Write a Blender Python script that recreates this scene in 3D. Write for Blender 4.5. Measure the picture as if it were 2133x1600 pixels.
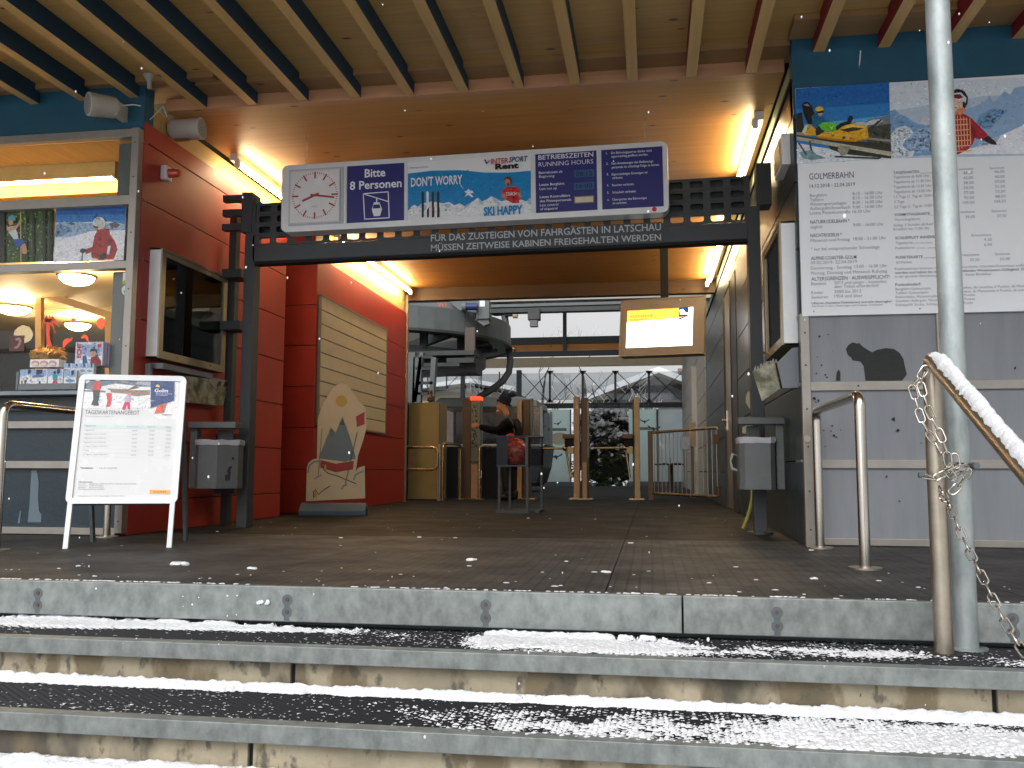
import bpy, bmesh, math, random
import numpy as np
from mathutils import Vector, Matrix
random.seed(7)
for o in list(bpy.data.objects): bpy.data.objects.remove(o)
S = bpy.context.scene
C = S.collection

# ------------------------------------------------------------------ camera
FPX, YAW, PITCH, ROLL, EYE = 1853.66, .1546886, .0969680, .0027243, .45
_f = Vector((-math.sin(YAW)*math.cos(PITCH), math.cos(YAW)*math.cos(PITCH), math.sin(PITCH)))
_r0 = Vector((math.cos(YAW), math.sin(YAW), 0)); _u0 = _r0.cross(_f)
CR = _r0*math.cos(ROLL)+_u0*math.sin(ROLL); CU = _u0*math.cos(ROLL)-_r0*math.sin(ROLL); CO = Vector((0, 0, EYE))
cam = bpy.data.cameras.new('camera'); cam.sensor_width = 36; cam.lens = 36*FPX/2133
cam.clip_start = .05; cam.clip_end = 2000
co = bpy.data.objects.new('camera', cam); C.objects.link(co)
co.matrix_world = Matrix(((CR.x, CU.x, -_f.x, 0), (CR.y, CU.y, -_f.y, 0), (CR.z, CU.z, -_f.z, EYE), (0, 0, 0, 1)))
S.camera = co

# ------------------------------------------------------------------ sky, sun, exposure
W = bpy.data.worlds.new('World'); S.world = W; W.use_nodes = True
wn = W.node_tree; bg = wn.nodes['Background']
sky = wn.nodes.new('ShaderNodeTexSky'); sky.sky_type = 'NISHITA'; sky.sun_disc = False
sky.sun_elevation = math.radians(40); sky.sun_rotation = math.radians(200); sky.air_density = 1; sky.dust_density = 4
hs = wn.nodes.new('ShaderNodeHueSaturation'); hs.inputs['Saturation'].default_value = .03
wn.links.new(sky.outputs[0], hs.inputs['Color']); wn.links.new(hs.outputs[0], bg.inputs['Color'])
bg.inputs['Strength'].default_value = .15
sun = bpy.data.lights.new('sun', 'SUN'); sun.energy = .75; sun.angle = math.radians(25); sun.color = (1, .97, .93)
so = bpy.data.objects.new('sun', sun); C.objects.link(so)
so.rotation_euler = (math.radians(50), 0, math.radians(20)); so.location = (0, -10, 20)
S.view_settings.view_transform = 'Standard'; S.view_settings.look = 'None'
S.view_settings.exposure = 0.16; S.view_settings.gamma = 1

# ------------------------------------------------------------------ pixel helpers (photo pixels -> real planes)
def ray(x, y): return CR*((x-1066.5)/FPX) - CU*((y-800)/FPX) + _f
def at(x, y, ax, v):
    d = ray(x, y); i = 'XYZ'.index(ax); return CO + d*((v-CO[i])/d[i])
class Pl:
    """a real plane: origin, right, up; n points to the front"""
    def __init__(s, p0, ex, ey):
        s.p = Vector(p0); s.ex = Vector(ex).normalized(); s.n = s.ex.cross(Vector(ey)).normalized(); s.ey = s.n.cross(s.ex)
    def hit(s, x, y):
        d = ray(x, y); t = (s.p-CO).dot(s.n)/d.dot(s.n); return CO+d*t
    def uv(s, x, y):
        q = s.hit(x, y)-s.p; return q.dot(s.ex), q.dot(s.ey)
    def w(s, u, v, off=0): return s.p+s.ex*u+s.ey*v+s.n*off
def PY(y): return Pl((0, y, 0), (1, 0, 0), (0, 0, 1))            # faces the viewer (-Y)
def PXL(x): return Pl((x, 0, 0), (0, 1, 0), (0, 0, 1))           # faces +X
def PXR(x): return Pl((x, 0, 0), (0, -1, 0), (0, 0, 1))          # faces -X

# ------------------------------------------------------------------ materials
def lin(c): return tuple(((v/255)/12.92 if v/255 <= .04045 else ((v/255+.055)/1.055)**2.4) for v in c)
_m = {}
def mat(name, rgb, rough=.6, metal=0., var=.12, scale=6., bump=0., bscale=60., spec=.5, stretch=(1, 1, 1), rgb2=None, contrast=None, coat=0., coord='Object'):
    if name in _m: return _m[name]
    m = bpy.data.materials.new(name); m.use_nodes = True; n = m.node_tree; L = n.links; b = n.nodes['Principled BSDF']; _m[name] = m
    b.inputs['Roughness'].default_value = rough; b.inputs['Metallic'].default_value = metal
    b.inputs['Specular IOR Level'].default_value = spec; b.inputs['Coat Weight'].default_value = coat
    c = lin(rgb) if max(rgb) > 1.001 else rgb
    geo = n.nodes.new('ShaderNodeNewGeometry')
    mp = n.nodes.new('ShaderNodeMapping'); mp.inputs['Scale'].default_value = stretch
    L.new(geo.outputs['Position'], mp.inputs['Vector'])
    t = n.nodes.new('ShaderNodeTexNoise'); t.inputs['Scale'].default_value = scale; t.inputs['Detail'].default_value = 6; t.inputs['Roughness'].default_value = .65
    L.new(mp.outputs[0], t.inputs['Vector'])
    r = n.nodes.new('ShaderNodeValToRGB'); lo, hi = contrast or (.3, .7)
    r.color_ramp.elements[0].position = lo; r.color_ramp.elements[1].position = hi
    c2 = (lin(rgb2) if max(rgb2) > 1.001 else rgb2) if rgb2 else tuple(min(1, v*(1+var)) for v in c)
    c1 = c if rgb2 else tuple(v*(1-var) for v in c)
    r.color_ramp.elements[0].color = (*c1, 1); r.color_ramp.elements[1].color = (*c2, 1)
    L.new(t.outputs['Fac'], r.inputs['Fac']); L.new(r.outputs['Color'], b.inputs['Base Color'])
    mr = n.nodes.new('ShaderNodeMapRange'); mr.inputs['To Min'].default_value = max(.02, rough-.08); mr.inputs['To Max'].default_value = min(1, rough+.1)
    L.new(t.outputs['Fac'], mr.inputs['Value']); L.new(mr.outputs[0], b.inputs['Roughness'])
    if bump:
        t2 = n.nodes.new('ShaderNodeTexNoise'); t2.inputs['Scale'].default_value = bscale; t2.inputs['Detail'].default_value = 5
        L.new(mp.outputs[0], t2.inputs['Vector'])
        bp = n.nodes.new('ShaderNodeBump'); bp.inputs['Strength'].default_value = bump; bp.inputs['Distance'].default_value = .01
        L.new(t2.outputs['Fac'], bp.inputs['Height']); L.new(bp.outputs[0], b.inputs['Normal'])
    return m
def paint(rgb, rough=.45, var=.05):
    k = 'print_%d_%d_%d' % tuple(rgb)
    return mat(k, rgb, rough, var=var, scale=25)
def emit(name, rgb, s):
    if name in _m: return _m[name]
    m = bpy.data.materials.new(name); m.use_nodes = True; b = m.node_tree.nodes['Principled BSDF']; _m[name] = m
    b.inputs['Base Color'].default_value = (*[v*.15 for v in rgb], 1)
    b.inputs['Emission Color'].default_value = (*rgb, 1); b.inputs['Emission Strength'].default_value = s
    return m
def glass(name, tint=(1, 1, 1), fac=1.0, rough=.02, ior=1.45):
    if name in _m: return _m[name]
    m = bpy.data.materials.new(name); m.use_nodes = True; n = m.node_tree; L = n.links; _m[name] = m
    n.nodes.remove(n.nodes['Principled BSDF']); out = n.nodes['Material Output']
    tr = n.nodes.new('ShaderNodeBsdfTransparent'); tr.inputs[0].default_value = (*tint, 1)
    gl = n.nodes.new('ShaderNodeBsdfGlossy'); gl.inputs['Roughness'].default_value = rough; gl.inputs[0].default_value = (fac, fac, fac, 1)
    fr = n.nodes.new('ShaderNodeFresnel'); fr.inputs['IOR'].default_value = ior
    mx = n.nodes.new('ShaderNodeMixShader'); L.new(fr.outputs[0], mx.inputs[0]); L.new(tr.outputs[0], mx.inputs[1]); L.new(gl.outputs[0], mx.inputs[2]); L.new(mx.outputs[0], out.inputs[0])
    return m
def wood(name, base, knot, axis='X', dark=.8, sc=1.):
    """plywood: grain along X or Y, scattered knots"""
    if name in _m: return _m[name]
    m = bpy.data.materials.new(name); m.use_nodes = True; n = m.node_tree; L = n.links; b = n.nodes['Principled BSDF']; _m[name] = m
    geo = n.nodes.new('ShaderNodeNewGeometry'); mp = n.nodes.new('ShaderNodeMapping'); L.new(geo.outputs['Position'], mp.inputs['Vector'])
    mp.inputs['Scale'].default_value = {'X': (1.2*sc, 26*sc, 26*sc), 'Y': (26*sc, 1.2*sc, 26*sc)}[axis]
    t = n.nodes.new('ShaderNodeTexNoise'); t.inputs['Scale'].default_value = 1; t.inputs['Detail'].default_value = 7; t.inputs['Distortion'].default_value = .6; L.new(mp.outputs[0], t.inputs['Vector'])
    r = n.nodes.new('ShaderNodeValToRGB'); r.color_ramp.elements[0].position = .3; r.color_ramp.elements[1].position = .72
    c = lin(base); r.color_ramp.elements[0].color = (*[v*dark for v in c], 1); r.color_ramp.elements[1].color = (*c, 1); L.new(t.outputs['Fac'], r.inputs['Fac'])
    m2 = n.nodes.new('ShaderNodeMapping'); m2.inputs['Scale'].default_value = {'X': (2.6, 6.5, 4.), 'Y': (6.5, 2.6, 4.)}[axis]; L.new(geo.outputs['Position'], m2.inputs['Vector'])
    v = n.nodes.new('ShaderNodeTexVoronoi'); v.inputs['Scale'].default_value = 1; L.new(m2.outputs[0], v.inputs['Vector'])
    kr = n.nodes.new('ShaderNodeValToRGB'); kr.color_ramp.elements[0].position = .05; kr.color_ramp.elements[1].position = .11
    kr.color_ramp.elements[0].color = (1, 1, 1, 1); kr.color_ramp.elements[1].color = (0, 0, 0, 1); L.new(v.outputs['Distance'], kr.inputs['Fac'])
    mx = n.nodes.new('ShaderNodeMixRGB'); mx.inputs['Color2'].default_value = (*lin(knot), 1)
    L.new(kr.outputs['Color'], mx.inputs['Fac']); L.new(r.outputs['Color'], mx.inputs['Color1'])
    t3 = n.nodes.new('ShaderNodeTexNoise'); t3.inputs['Scale'].default_value = .9; L.new(geo.outputs['Position'], t3.inputs['Vector'])
    m3 = n.nodes.new('ShaderNodeMixRGB'); m3.blend_type = 'MULTIPLY'; m3.inputs['Fac'].default_value = .35; L.new(mx.outputs[0], m3.inputs['Color1']); L.new(t3.outputs['Fac'], m3.inputs['Color2'])
    L.new(m3.outputs[0], b.inputs['Base Color'])
    b.inputs['Roughness'].default_value = .5
    return m

WOODX = wood('plywood_across', (226, 184, 112), (96, 60, 32), 'X')
WOODY = wood('plywood_along', (222, 182, 116), (110, 70, 38), 'Y')
WOODP = wood('pinkish_glulam', (205, 152, 112), (120, 70, 45), 'X')
WOODD = wood('plywood_edge', (92, 66, 44), (60, 40, 25), 'X'); PURL = wood('purlin_wood', (176, 138, 92), (90, 60, 36), 'X')
BLUE = mat('petrol_blue_paint', (24, 78, 100), .5, var=.15, scale=4, bump=.1, bscale=120)
BLUED = mat('dark_petrol_panel', (24, 44, 54), .42, var=.2, scale=5, bump=.15, bscale=40)
BEAMB = mat('rafter_blue', (20, 58, 78), .6, var=.2, scale=5)
BEAMR = mat('rafter_red', (128, 22, 26), .6, var=.2, scale=5)
RED = mat('red_panel', (146, 36, 24), .5, rgb2=(170, 50, 34), scale=3.5, stretch=(1, 1, .5), contrast=(.3, .75), bump=.12, bscale=90)
REDG = mat('groove_dark', (40, 34, 34), .8)
ALU = mat('aluminium_profile', (150, 145, 138), .38, metal=.5, var=.1, scale=8)
ALUW = mat('white_aluminium', (218, 220, 222), .35, metal=.15, var=.04, scale=10)
GREYP = mat('grey_panel', (112, 116, 122), .5, rgb2=(134, 138, 144), contrast=(.2, .8), stretch=(3, 3, .35), scale=3, bump=.05, bscale=30)
FRAMEG = mat('anthracite_steel', (64, 67, 70), .5, metal=.2, var=.12, scale=5)
GALV = mat('galvanised_steel', (108, 114, 113), .5, metal=.3, var=.0, rgb2=(144, 150, 148), scale=16, contrast=(.34, .66), stretch=(1, 1, .7), bump=.12, bscale=50)
GALVD = mat('galvanised_dark', (92, 100, 104), .55, metal=.3, var=.15, scale=20)
INOX = mat('stainless_steel', (205, 198, 188), .2, metal=1., var=.08, scale=30, stretch=(1, 1, .1))
INOXM = mat('stainless_matt', (176, 166, 150), .34, metal=.9, var=.1, scale=20)
SNOW = mat('snow', (.80, .815, .84), .6, var=.03, scale=40, bump=.5, bscale=150, spec=.3)
DARK = mat('black_void', (18, 20, 22), .8)
RUB = mat('black_rubber', (28, 29, 31), .6)
GRATE = mat('expanded_metal', (20, 22, 26), .5, spec=.35, var=.2, scale=60)
WHITE = paint((232, 234, 236)); NAVY = paint((34, 36, 110)); TXTW = paint((226, 228, 236)); TXTD = paint((88, 92, 112)); TXTG = paint((140, 146, 152))
STEELG = mat('machine_grey', (100, 106, 106), .5, metal=.1, var=.12, scale=3)
STEELD = mat('machine_dark', (62, 66, 66), .55, metal=.2, var=.25, scale=4)
TAN = mat('tan_coated_steel', (184, 168, 138), .45, metal=.1, var=.08)
GL = glass('window_glass', ior=1.13); 

def concrete():
    m = mat('stained_concrete', (146, 137, 118), .85, rgb2=(178, 167, 144), scale=3.2, contrast=(.35, .65), bump=.35, bscale=45, spec=.2)
    n = m.node_tree; L = n.links; b = n.nodes['Principled BSDF']
    src = b.inputs['Base Color'].links[0].from_socket
    geo = n.nodes.new('ShaderNodeNewGeometry'); mp = n.nodes.new('ShaderNodeMapping'); mp.inputs['Scale'].default_value = (1, 1, .55); L.new(geo.outputs['Position'], mp.inputs['Vector'])
    for sc, lo, hi, col, seed in ((5.5, .50, .56, (112, 100, 80), 0), (19, .57, .64, (92, 88, 80), 5), (2.1, .58, .66, (84, 82, 76), 11), (70, .66, .72, (70, 66, 60), 3)):
        t = n.nodes.new('ShaderNodeTexNoise'); t.noise_dimensions = '4D'; t.inputs['W'].default_value = seed; t.inputs['Scale'].default_value = sc; t.inputs['Detail'].default_value = 5; t.inputs['Roughness'].default_value = .55
        L.new(mp.outputs[0], t.inputs['Vector'])
        r = n.nodes.new('ShaderNodeMapRange'); r.inputs['From Min'].default_value = lo; r.inputs['From Max'].default_value = hi; r.inputs['To Max'].default_value = .85; L.new(t.outputs['Fac'], r.inputs['Value'])
        x = n.nodes.new('ShaderNodeMixRGB'); x.inputs['Color2'].default_value = (*lin(col), 1); L.new(r.outputs[0], x.inputs['Fac']); L.new(src, x.inputs['Color1']); src = x.outputs[0]
    L.new(src, b.inputs['Base Color']); return m
CONC = concrete()

def floor_mat(name, base, base2, cell, mort, rough, bump):
    """small studded tiles"""
    m = bpy.data.materials.new(name); m.use_nodes = True; n = m.node_tree; L = n.links; b = n.nodes['Principled BSDF']
    geo = n.nodes.new('ShaderNodeNewGeometry')
    t = n.nodes.new('ShaderNodeTexNoise'); t.inputs['Scale'].default_value = 2.2; t.inputs['Detail'].default_value = 8; t.inputs['Roughness'].default_value = .7; L.new(geo.outputs['Position'], t.inputs['Vector'])
    r = n.nodes.new('ShaderNodeValToRGB'); r.color_ramp.elements[0].position = .35; r.color_ramp.elements[1].position = .68
    r.color_ramp.elements[0].color = (*lin(base), 1); r.color_ramp.elements[1].color = (*lin(base2), 1); L.new(t.outputs['Fac'], r.inputs['Fac'])
    br = n.nodes.new('ShaderNodeTexBrick'); br.inputs['Scale'].default_value = 1; br.offset = 0
    br.inputs['Brick Width'].default_value = cell; br.inputs['Row Height'].default_value = cell*.62; br.inputs['Mortar Size'].default_value = mort; br.inputs['Mortar Smooth'].default_value = .3
    br.inputs['Color1'].default_value = (1, 1, 1, 1); br.inputs['Color2'].default_value = (.82, .82, .82, 1); br.inputs['Mortar'].default_value = (.30, .30, .30, 1)
    L.new(geo.outputs['Position'], br.inputs['Vector'])
    mx = n.nodes.new('ShaderNodeMixRGB'); mx.blend_type = 'MULTIPLY'; mx.inputs['Fac'].default_value = .8; L.new(r.outputs[0], mx.inputs['Color1']); L.new(br.outputs['Color'], mx.inputs['Color2']); L.new(mx.outputs[0], b.inputs['Base Color'])
    bp = n.nodes.new('ShaderNodeBump'); bp.inputs['Strength'].default_value = bump; bp.inputs['Distance'].default_value = .004
    ad = n.nodes.new('ShaderNodeMixRGB'); ad.inputs['Fac'].default_value = .4; t4 = n.nodes.new('ShaderNodeTexNoise'); t4.inputs['Scale'].default_value = 120; L.new(geo.outputs['Position'], t4.inputs['Vector'])
    L.new(br.outputs['Color'], ad.inputs['Color1']); L.new(t4.outputs['Fac'], ad.inputs['Color2']); L.new(ad.outputs[0], bp.inputs['Height']); L.new(bp.outputs[0], b.inputs['Normal'])
    rr = n.nodes.new('ShaderNodeMapRange'); rr.inputs['From Min'].default_value = .3; rr.inputs['From Max'].default_value = .7; rr.inputs['To Min'].default_value = rough+.12; rr.inputs['To Max'].default_value = rough-.12; b.inputs['Specular IOR Level'].default_value = .38; L.new(t.outputs['Fac'], rr.inputs['Value']); L.new(rr.outputs[0], b.inputs['Roughness'])
    return m
FLOORA = floor_mat('wet_studded_floor', (50, 50, 50), (80, 79, 78), .05, .006, .62, .9)
FLOORB = floor_mat('dark_rubber_matting', (13, 13, 13), (26, 26, 25), .07, .014, .7, 1.)

# ------------------------------------------------------------------ mesh collector
DG = None
_tc = {}
def text_mesh(s, bold):
    k = (s, bold)
    if k in _tc: return _tc[k]
    cu = bpy.data.curves.new('lettering', 'FONT'); cu.body = s; cu.size = 1; cu.resolution_u = 2; cu.offset = bold; cu.fill_mode = 'FRONT'
    ob = bpy.data.objects.new('lettering', cu); C.objects.link(ob); bpy.context.view_layer.update()
    me = bpy.data.meshes.new_from_object(ob.evaluated_get(bpy.context.evaluated_depsgraph_get()))
    vs = [v.co.copy() for v in me.vertices]; fs = [tuple(p.vertices) for p in me.polygons]
    bpy.data.objects.remove(ob); bpy.data.curves.remove(cu); bpy.data.meshes.remove(me)
    _tc[k] = (vs, fs); return _tc[k]
class M:
    def __init__(s): s.v = []; s.f = []; s.mi = []; s.mats = []
    def m(s, mt):
        if mt not in s.mats: s.mats.append(mt)
        return s.mats.index(mt)
    def add(s, vs, fs, mt):
        b = len(s.v); s.v += [Vector(v) for v in vs]; i = s.m(mt)
        for f in fs: s.f.append(tuple(b+k for k in f)); s.mi.append(i)
        return s
    def box(s, x0, x1, y0, y1, z0, z1, mt):
        vs = [(x0, y0, z0), (x1, y0, z0), (x1, y1, z0), (x0, y1, z0), (x0, y0, z1), (x1, y0, z1), (x1, y1, z1), (x0, y1, z1)]
        return s.add(vs, [(0, 3, 2, 1), (4, 5, 6, 7), (0, 1, 5, 4), (1, 2, 6, 5), (2, 3, 7, 6), (3, 0, 4, 7)], mt)
    def pbox(s, pl, u0, u1, v0, v1, o0, o1, mt):
        vs = [pl.w(u, v, o) for o in (o0, o1) for u, v in ((u0, v0), (u1, v0), (u1, v1), (u0, v1))]
        return s.add(vs, [(3, 2, 1, 0), (4, 5, 6, 7), (0, 1, 5, 4), (1, 2, 6, 5), (2, 3, 7, 6), (3, 0, 4, 7)], mt)
    def pxbox(s, pl, x0, y0, x1, y1, o0, o1, mt):
        """axis box on plane from two photo corners"""
        a = pl.uv(x0, y0); b = pl.uv(x1, y1); return s.pbox(pl, min(a[0], b[0]), max(a[0], b[0]), min(a[1], b[1]), max(a[1], b[1]), o0, o1, mt)
    def bar(s, a, b, w, h, mt, up=(0, 0, 1)):
        a = Vector(a); b = Vector(b); d = (b-a).normalized(); sd = d.cross(Vector(up)).normalized(); u = sd.cross(d)
        vs = [p+sd*i*w/2+u*j*h/2 for p in (a, b) for i, j in ((-1, -1), (1, -1), (1, 1), (-1, 1))]
        return s.add(vs, [(0, 1, 2, 3), (7, 6, 5, 4), (0, 4, 5, 1), (1, 5, 6, 2), (2, 6, 7, 3), (3, 7, 4, 0)], mt)
    def tube(s, path, r, mt, seg=12, closed=False, r1=None, cap=True):
        path = [Vector(p) for p in path]; n = len(path); vs = []; prev = None
        for i, p in enumerate(path):
            if closed: t = (path[(i+1) % n]-path[i-1]).normalized()
            else: t = (path[min(i+1, n-1)]-path[max(i-1, 0)]).normalized()
            if prev is None: a = t.orthogonal().normalized()
            else: a = (prev-t*prev.dot(t)).normalized()
            prev = a; b = t.cross(a); rr = r if r1 is None else r+(r1-r)*i/(n-1)
            for k in range(seg):
                q = 2*math.pi*k/seg; vs.append(p+a*math.cos(q)*rr+b*math.sin(q)*rr)
        fs = []
        for i in range(n if closed else n-1):
            j = (i+1) % n
            for k in range(seg): l = (k+1) % seg; fs.append((i*seg+k, i*seg+l, j*seg+l, j*seg+k))
        if not closed and cap: fs += [tuple(range(seg))[::-1], tuple((n-1)*seg+k for k in range(seg))]
        return s.add(vs, fs, mt)
    def cyl(s, a, b, r, mt, seg=20, r1=None): return s.tube([a, b], r, mt, seg, r1=r1)
    def ball(s, c, r, mt, sc=(1, 1, 1), seg=14, rings=9, rough=0., rot=None):
        c = Vector(c); vs = []; fs = []; rr = random.Random(int(abs(c.x*977+c.y*131+c.z*37)*100))
        for i in range(rings+1):
            th = math.pi*i/rings
            for k in range(seg):
                ph = 2*math.pi*k/seg; q = 1+rr.uniform(-rough, rough)
                d = Vector((math.sin(th)*math.cos(ph)*sc[0], math.sin(th)*math.sin(ph)*sc[1], math.cos(th)*sc[2]))*r*q
                if rot: d = rot @ d
                vs.append(c+d)
        for i in range(rings):
            for k in range(seg): l = (k+1) % seg; fs.append((i*seg+k, (i+1)*seg+k, (i+1)*seg+l, i*seg+l))
        return s.add(vs, fs, mt)
    def prism(s, pts, ext, mt):
        pts = [Vector(p) for p in pts]; n = len(pts); e = Vector(ext)
        return s.add(pts+[p+e for p in pts], [tuple(range(n)), tuple(range(2*n-1, n-1, -1))]+[(i, (i+1) % n, n+(i+1) % n, n+i) for i in range(n)], mt)
    def poly(s, pl, pts, off, mt): return s.add([pl.w(*pl.uv(x, y), off) for x, y in pts], [tuple(range(len(pts)))], mt)
    def sheet(s, pl, pts, off, th, mt):
        a = [pl.w(*pl.uv(x, y), off) for x, y in pts]; return s.prism(a, pl.n*th, mt)
    def text(s, pl, t, x0, y0, x1, mt, off=.004, h=None, bold=0., y1=None, italic=0.):
        """baseline from photo point (x0,y0) to column x1; h = cap height in photo px"""
        vs, fs = text_mesh(t, bold)
        if not vs: return s
        mnx = min(v.x for v in vs); mxx = max(v.x for v in vs)
        ua, va = pl.uv(x0, y0); ub, vb = pl.uv(x1, y1 if y1 is not None else y0)
        sx = (ub-ua)/(mxx-mnx)
        if h: sy = abs(pl.uv(x0, y0-h)[1]-va)/.7
        else: sy = sx
        return s.add([pl.w(ua+(v.x-mnx)*sx+v.y*sy*italic, va+v.y*sy, off) for v in vs], fs, mt)
    def build(s, name, parent=None, smooth=False, bevel=0., seg=2, label=None, norm=True):
        me = bpy.data.meshes.new(name); me.from_pydata([tuple(v) for v in s.v], [], s.f)
        for mt in s.mats: me.materials.append(mt)
        me.polygons.foreach_set('material_index', s.mi)
        if norm:
            bm = bmesh.new(); bm.from_mesh(me); bmesh.ops.recalc_face_normals(bm, faces=bm.faces); bm.to_mesh(me); bm.free()
        if smooth: me.polygons.foreach_set('use_smooth', [True]*len(me.polygons))
        o = bpy.data.objects.new(name, me); C.objects.link(o)
        if smooth:
            try: me.set_sharp_from_angle(angle=math.radians(40))
            except Exception: pass
        if bevel:
            b = o.modifiers.new('bevel', 'BEVEL'); b.width = bevel; b.segments = seg; b.limit_method = 'ANGLE'; b.angle_limit = math.radians(50)
        if parent:
            o.parent = parent
            o.matrix_parent_inverse = Matrix.Translation(-parent.location) if parent.type == 'EMPTY' else Matrix()
        if label: o['label'] = label
        return o
def tag(o, label=None, cat=None, group=None, kind=None):
    if label: o['label'] = label
    if cat: o['category'] = cat
    if group: o['group'] = group
    if kind: o['kind'] = kind
    return o
def thing(name, loc, label=None, cat=None, group=None, kind=None):
    o = bpy.data.objects.new(name, None); o.empty_display_size = .1; C.objects.link(o); o.location = Vector(loc); return tag(o, label, cat, group, kind)
def dup(root, delta, label=None):
    """copy a thing with its parts and sub-parts, moved by delta"""
    r = root.copy(); C.objects.link(r); r.location = root.location+Vector(delta)
    if label: r['label'] = label
    def rec(a, b):
        for ch in [o for o in S.objects if o.parent == a]:
            c = ch.copy(); C.objects.link(c); c.parent = b; rec(ch, c)
    rec(root, r); return r
def arc(c, r, a0, a1, ax, ay, n=6):
    c = Vector(c); ax = Vector(ax); ay = Vector(ay)
    return [c+ax*r*math.cos(a0+(a1-a0)*i/n)+ay*r*math.sin(a0+(a1-a0)*i/n) for i in range(n+1)]
def bend(pts, r, n=6):
    """polyline with rounded corners"""
    pts = [Vector(p) for p in pts]; out = [pts[0]]
    for i in range(1, len(pts)-1):
        a = (pts[i-1]-pts[i]).normalized(); b = (pts[i+1]-pts[i]).normalized(); p0 = pts[i]+a*r; p2 = pts[i]+b*r
        for k in range(n+1):
            t = k/n; out.append(p0*(1-t)**2+pts[i]*2*t*(1-t)+p2*t*t)
    return out+[pts[-1]]
def rbox_path(pl, x0, y0, x1, y1, off, r):
    a = pl.uv(x0, y0); b = pl.uv(x1, y1); u0, u1 = sorted((a[0], b[0])); v0, v1 = sorted((a[1], b[1])); out = []
    for cu, cv, s in ((u1-r, v1-r, 0), (u0+r, v1-r, 1), (u0+r, v0+r, 2), (u1-r, v0+r, 3)):
        for k in range(7):
            q = math.pi/2*(s+k/6); out.append(pl.w(cu+r*math.cos(q), cv+r*math.sin(q), off))
    return out
def skin(name, nodes, edges, mt, parent, sub=2):
    """one smooth surface grown round a skeleton: nodes = [(pos, r)] """
    me = bpy.data.meshes.new(name); me.from_pydata([tuple(n[0]) for n in nodes], edges, [])
    ob = bpy.data.objects.new(name, me); C.objects.link(ob)
    ob.modifiers.new('skin', 'SKIN'); sm = ob.modifiers.new('sub', 'SUBSURF'); sm.levels = sub; sm.render_levels = sub
    for i, n in enumerate(nodes):
        r = n[1] if isinstance(n[1], tuple) else (n[1], n[1]); me.skin_vertices[0].data[i].radius = r
    me.skin_vertices[0].data[0].use_root = True
    bpy.context.view_layer.update()
    m2 = bpy.data.meshes.new_from_object(ob.evaluated_get(bpy.context.evaluated_depsgraph_get())); bpy.data.objects.remove(ob)
    m2.materials.clear(); m2.materials.append(mt); m2.polygons.foreach_set('use_smooth', [True]*len(m2.polygons))
    o = bpy.data.objects.new(name, m2); C.objects.link(o)
    if parent: o.parent = parent; o.matrix_parent_inverse = Matrix.Translation(-parent.location) if parent.type == 'EMPTY' else Matrix()
    return o
def noise2(x, y, seed, octv=4):
    """value noise on numpy arrays"""
    out = 0; amp = 1; tot = 0
    for o in range(octv):
        xi = np.floor(x).astype(np.int64); yi = np.floor(y).astype(np.int64); xf = x-xi; yf = y-yi
        def h(a, b): 
            q = (a*374761393+b*668265263+seed*982451653+o*1274126177) & 0xffffffff; q = ((q ^ (q >> 13))*1274126177) & 0xffffffff; return ((q ^ (q >> 16)) & 0xffff)/65535.
        u = xf*xf*(3-2*xf); v = yf*yf*(3-2*yf)
        out = out+amp*((h(xi, yi)*(1-u)+h(xi+1, yi)*u)*(1-v)+(h(xi, yi+1)*(1-u)+h(xi+1, yi+1)*u)*v); tot += amp
        amp *= .5; x = x*2.03+7.1; y = y*2.03+3.7
    return out/tot

# ================================================================== SETTING
FY = 5.66                                   # the plane of the two shop fronts
# ground: lower square behind the viewer, snow field behind the station
g = M(); g.box(-400, 400, -400, 2.0, -1.25, -1.05, SNOW); tag(g.build('ground'), 'snowy ground below the station steps', kind='structure')
nx, ny = 60, 50
g = M(); vs = []
for j in range(ny+1):
    for i in range(nx+1):
        x = -260+520*i/nx; y = 27.2+(j/ny)**1.6*420
        d = max(0, y-34); z = -.12+.095*d*(1-math.exp(-d/60))*(.7+.3*math.sin(x*.011+1)) + .5*math.sin(x*.13+y*.07)*min(1, d/20)
        vs.append((x, y, z))
g.add(vs, [(j*(nx+1)+i, j*(nx+1)+i+1, (j+1)*(nx+1)+i+1, (j+1)*(nx+1)+i) for j in range(ny) for i in range(nx)], mat('distant_snow', (.42, .44, .47), .8, rgb2=(.80, .82, .84), scale=.35, contrast=(.4, .55)))
tag(g.build('hillside', smooth=True), 'snow covered hillside rising behind the station', kind='structure')
# platform: studded plates in front, darker matting inside
p = M(); xs = [-14.2+1.5*k for k in range(15)]
off = .92+.055
xs = [-.175-1.5*9+1.5*k for k in range(16)]
for a, b in zip(xs[:-1], xs[1:]):
    p.box(a+.0025, b-.0025, 3.335, 5.97, -.04, 0, FLOORA)
for a, b in zip(xs[:-1], xs[1:]):
    for c, d in ((5.975, 9.9), (9.905, 14.6), (14.605, 27.1)): p.box(a+.002, b-.002, c, d, -.04, .0, FLOORB)
p.box(-14, 9.2, 3.4, 27.1, -.3, -.045, DARK)
tag(p.build('platform'), 'dark wet platform of studded plates and matting', kind='structure')

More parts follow.
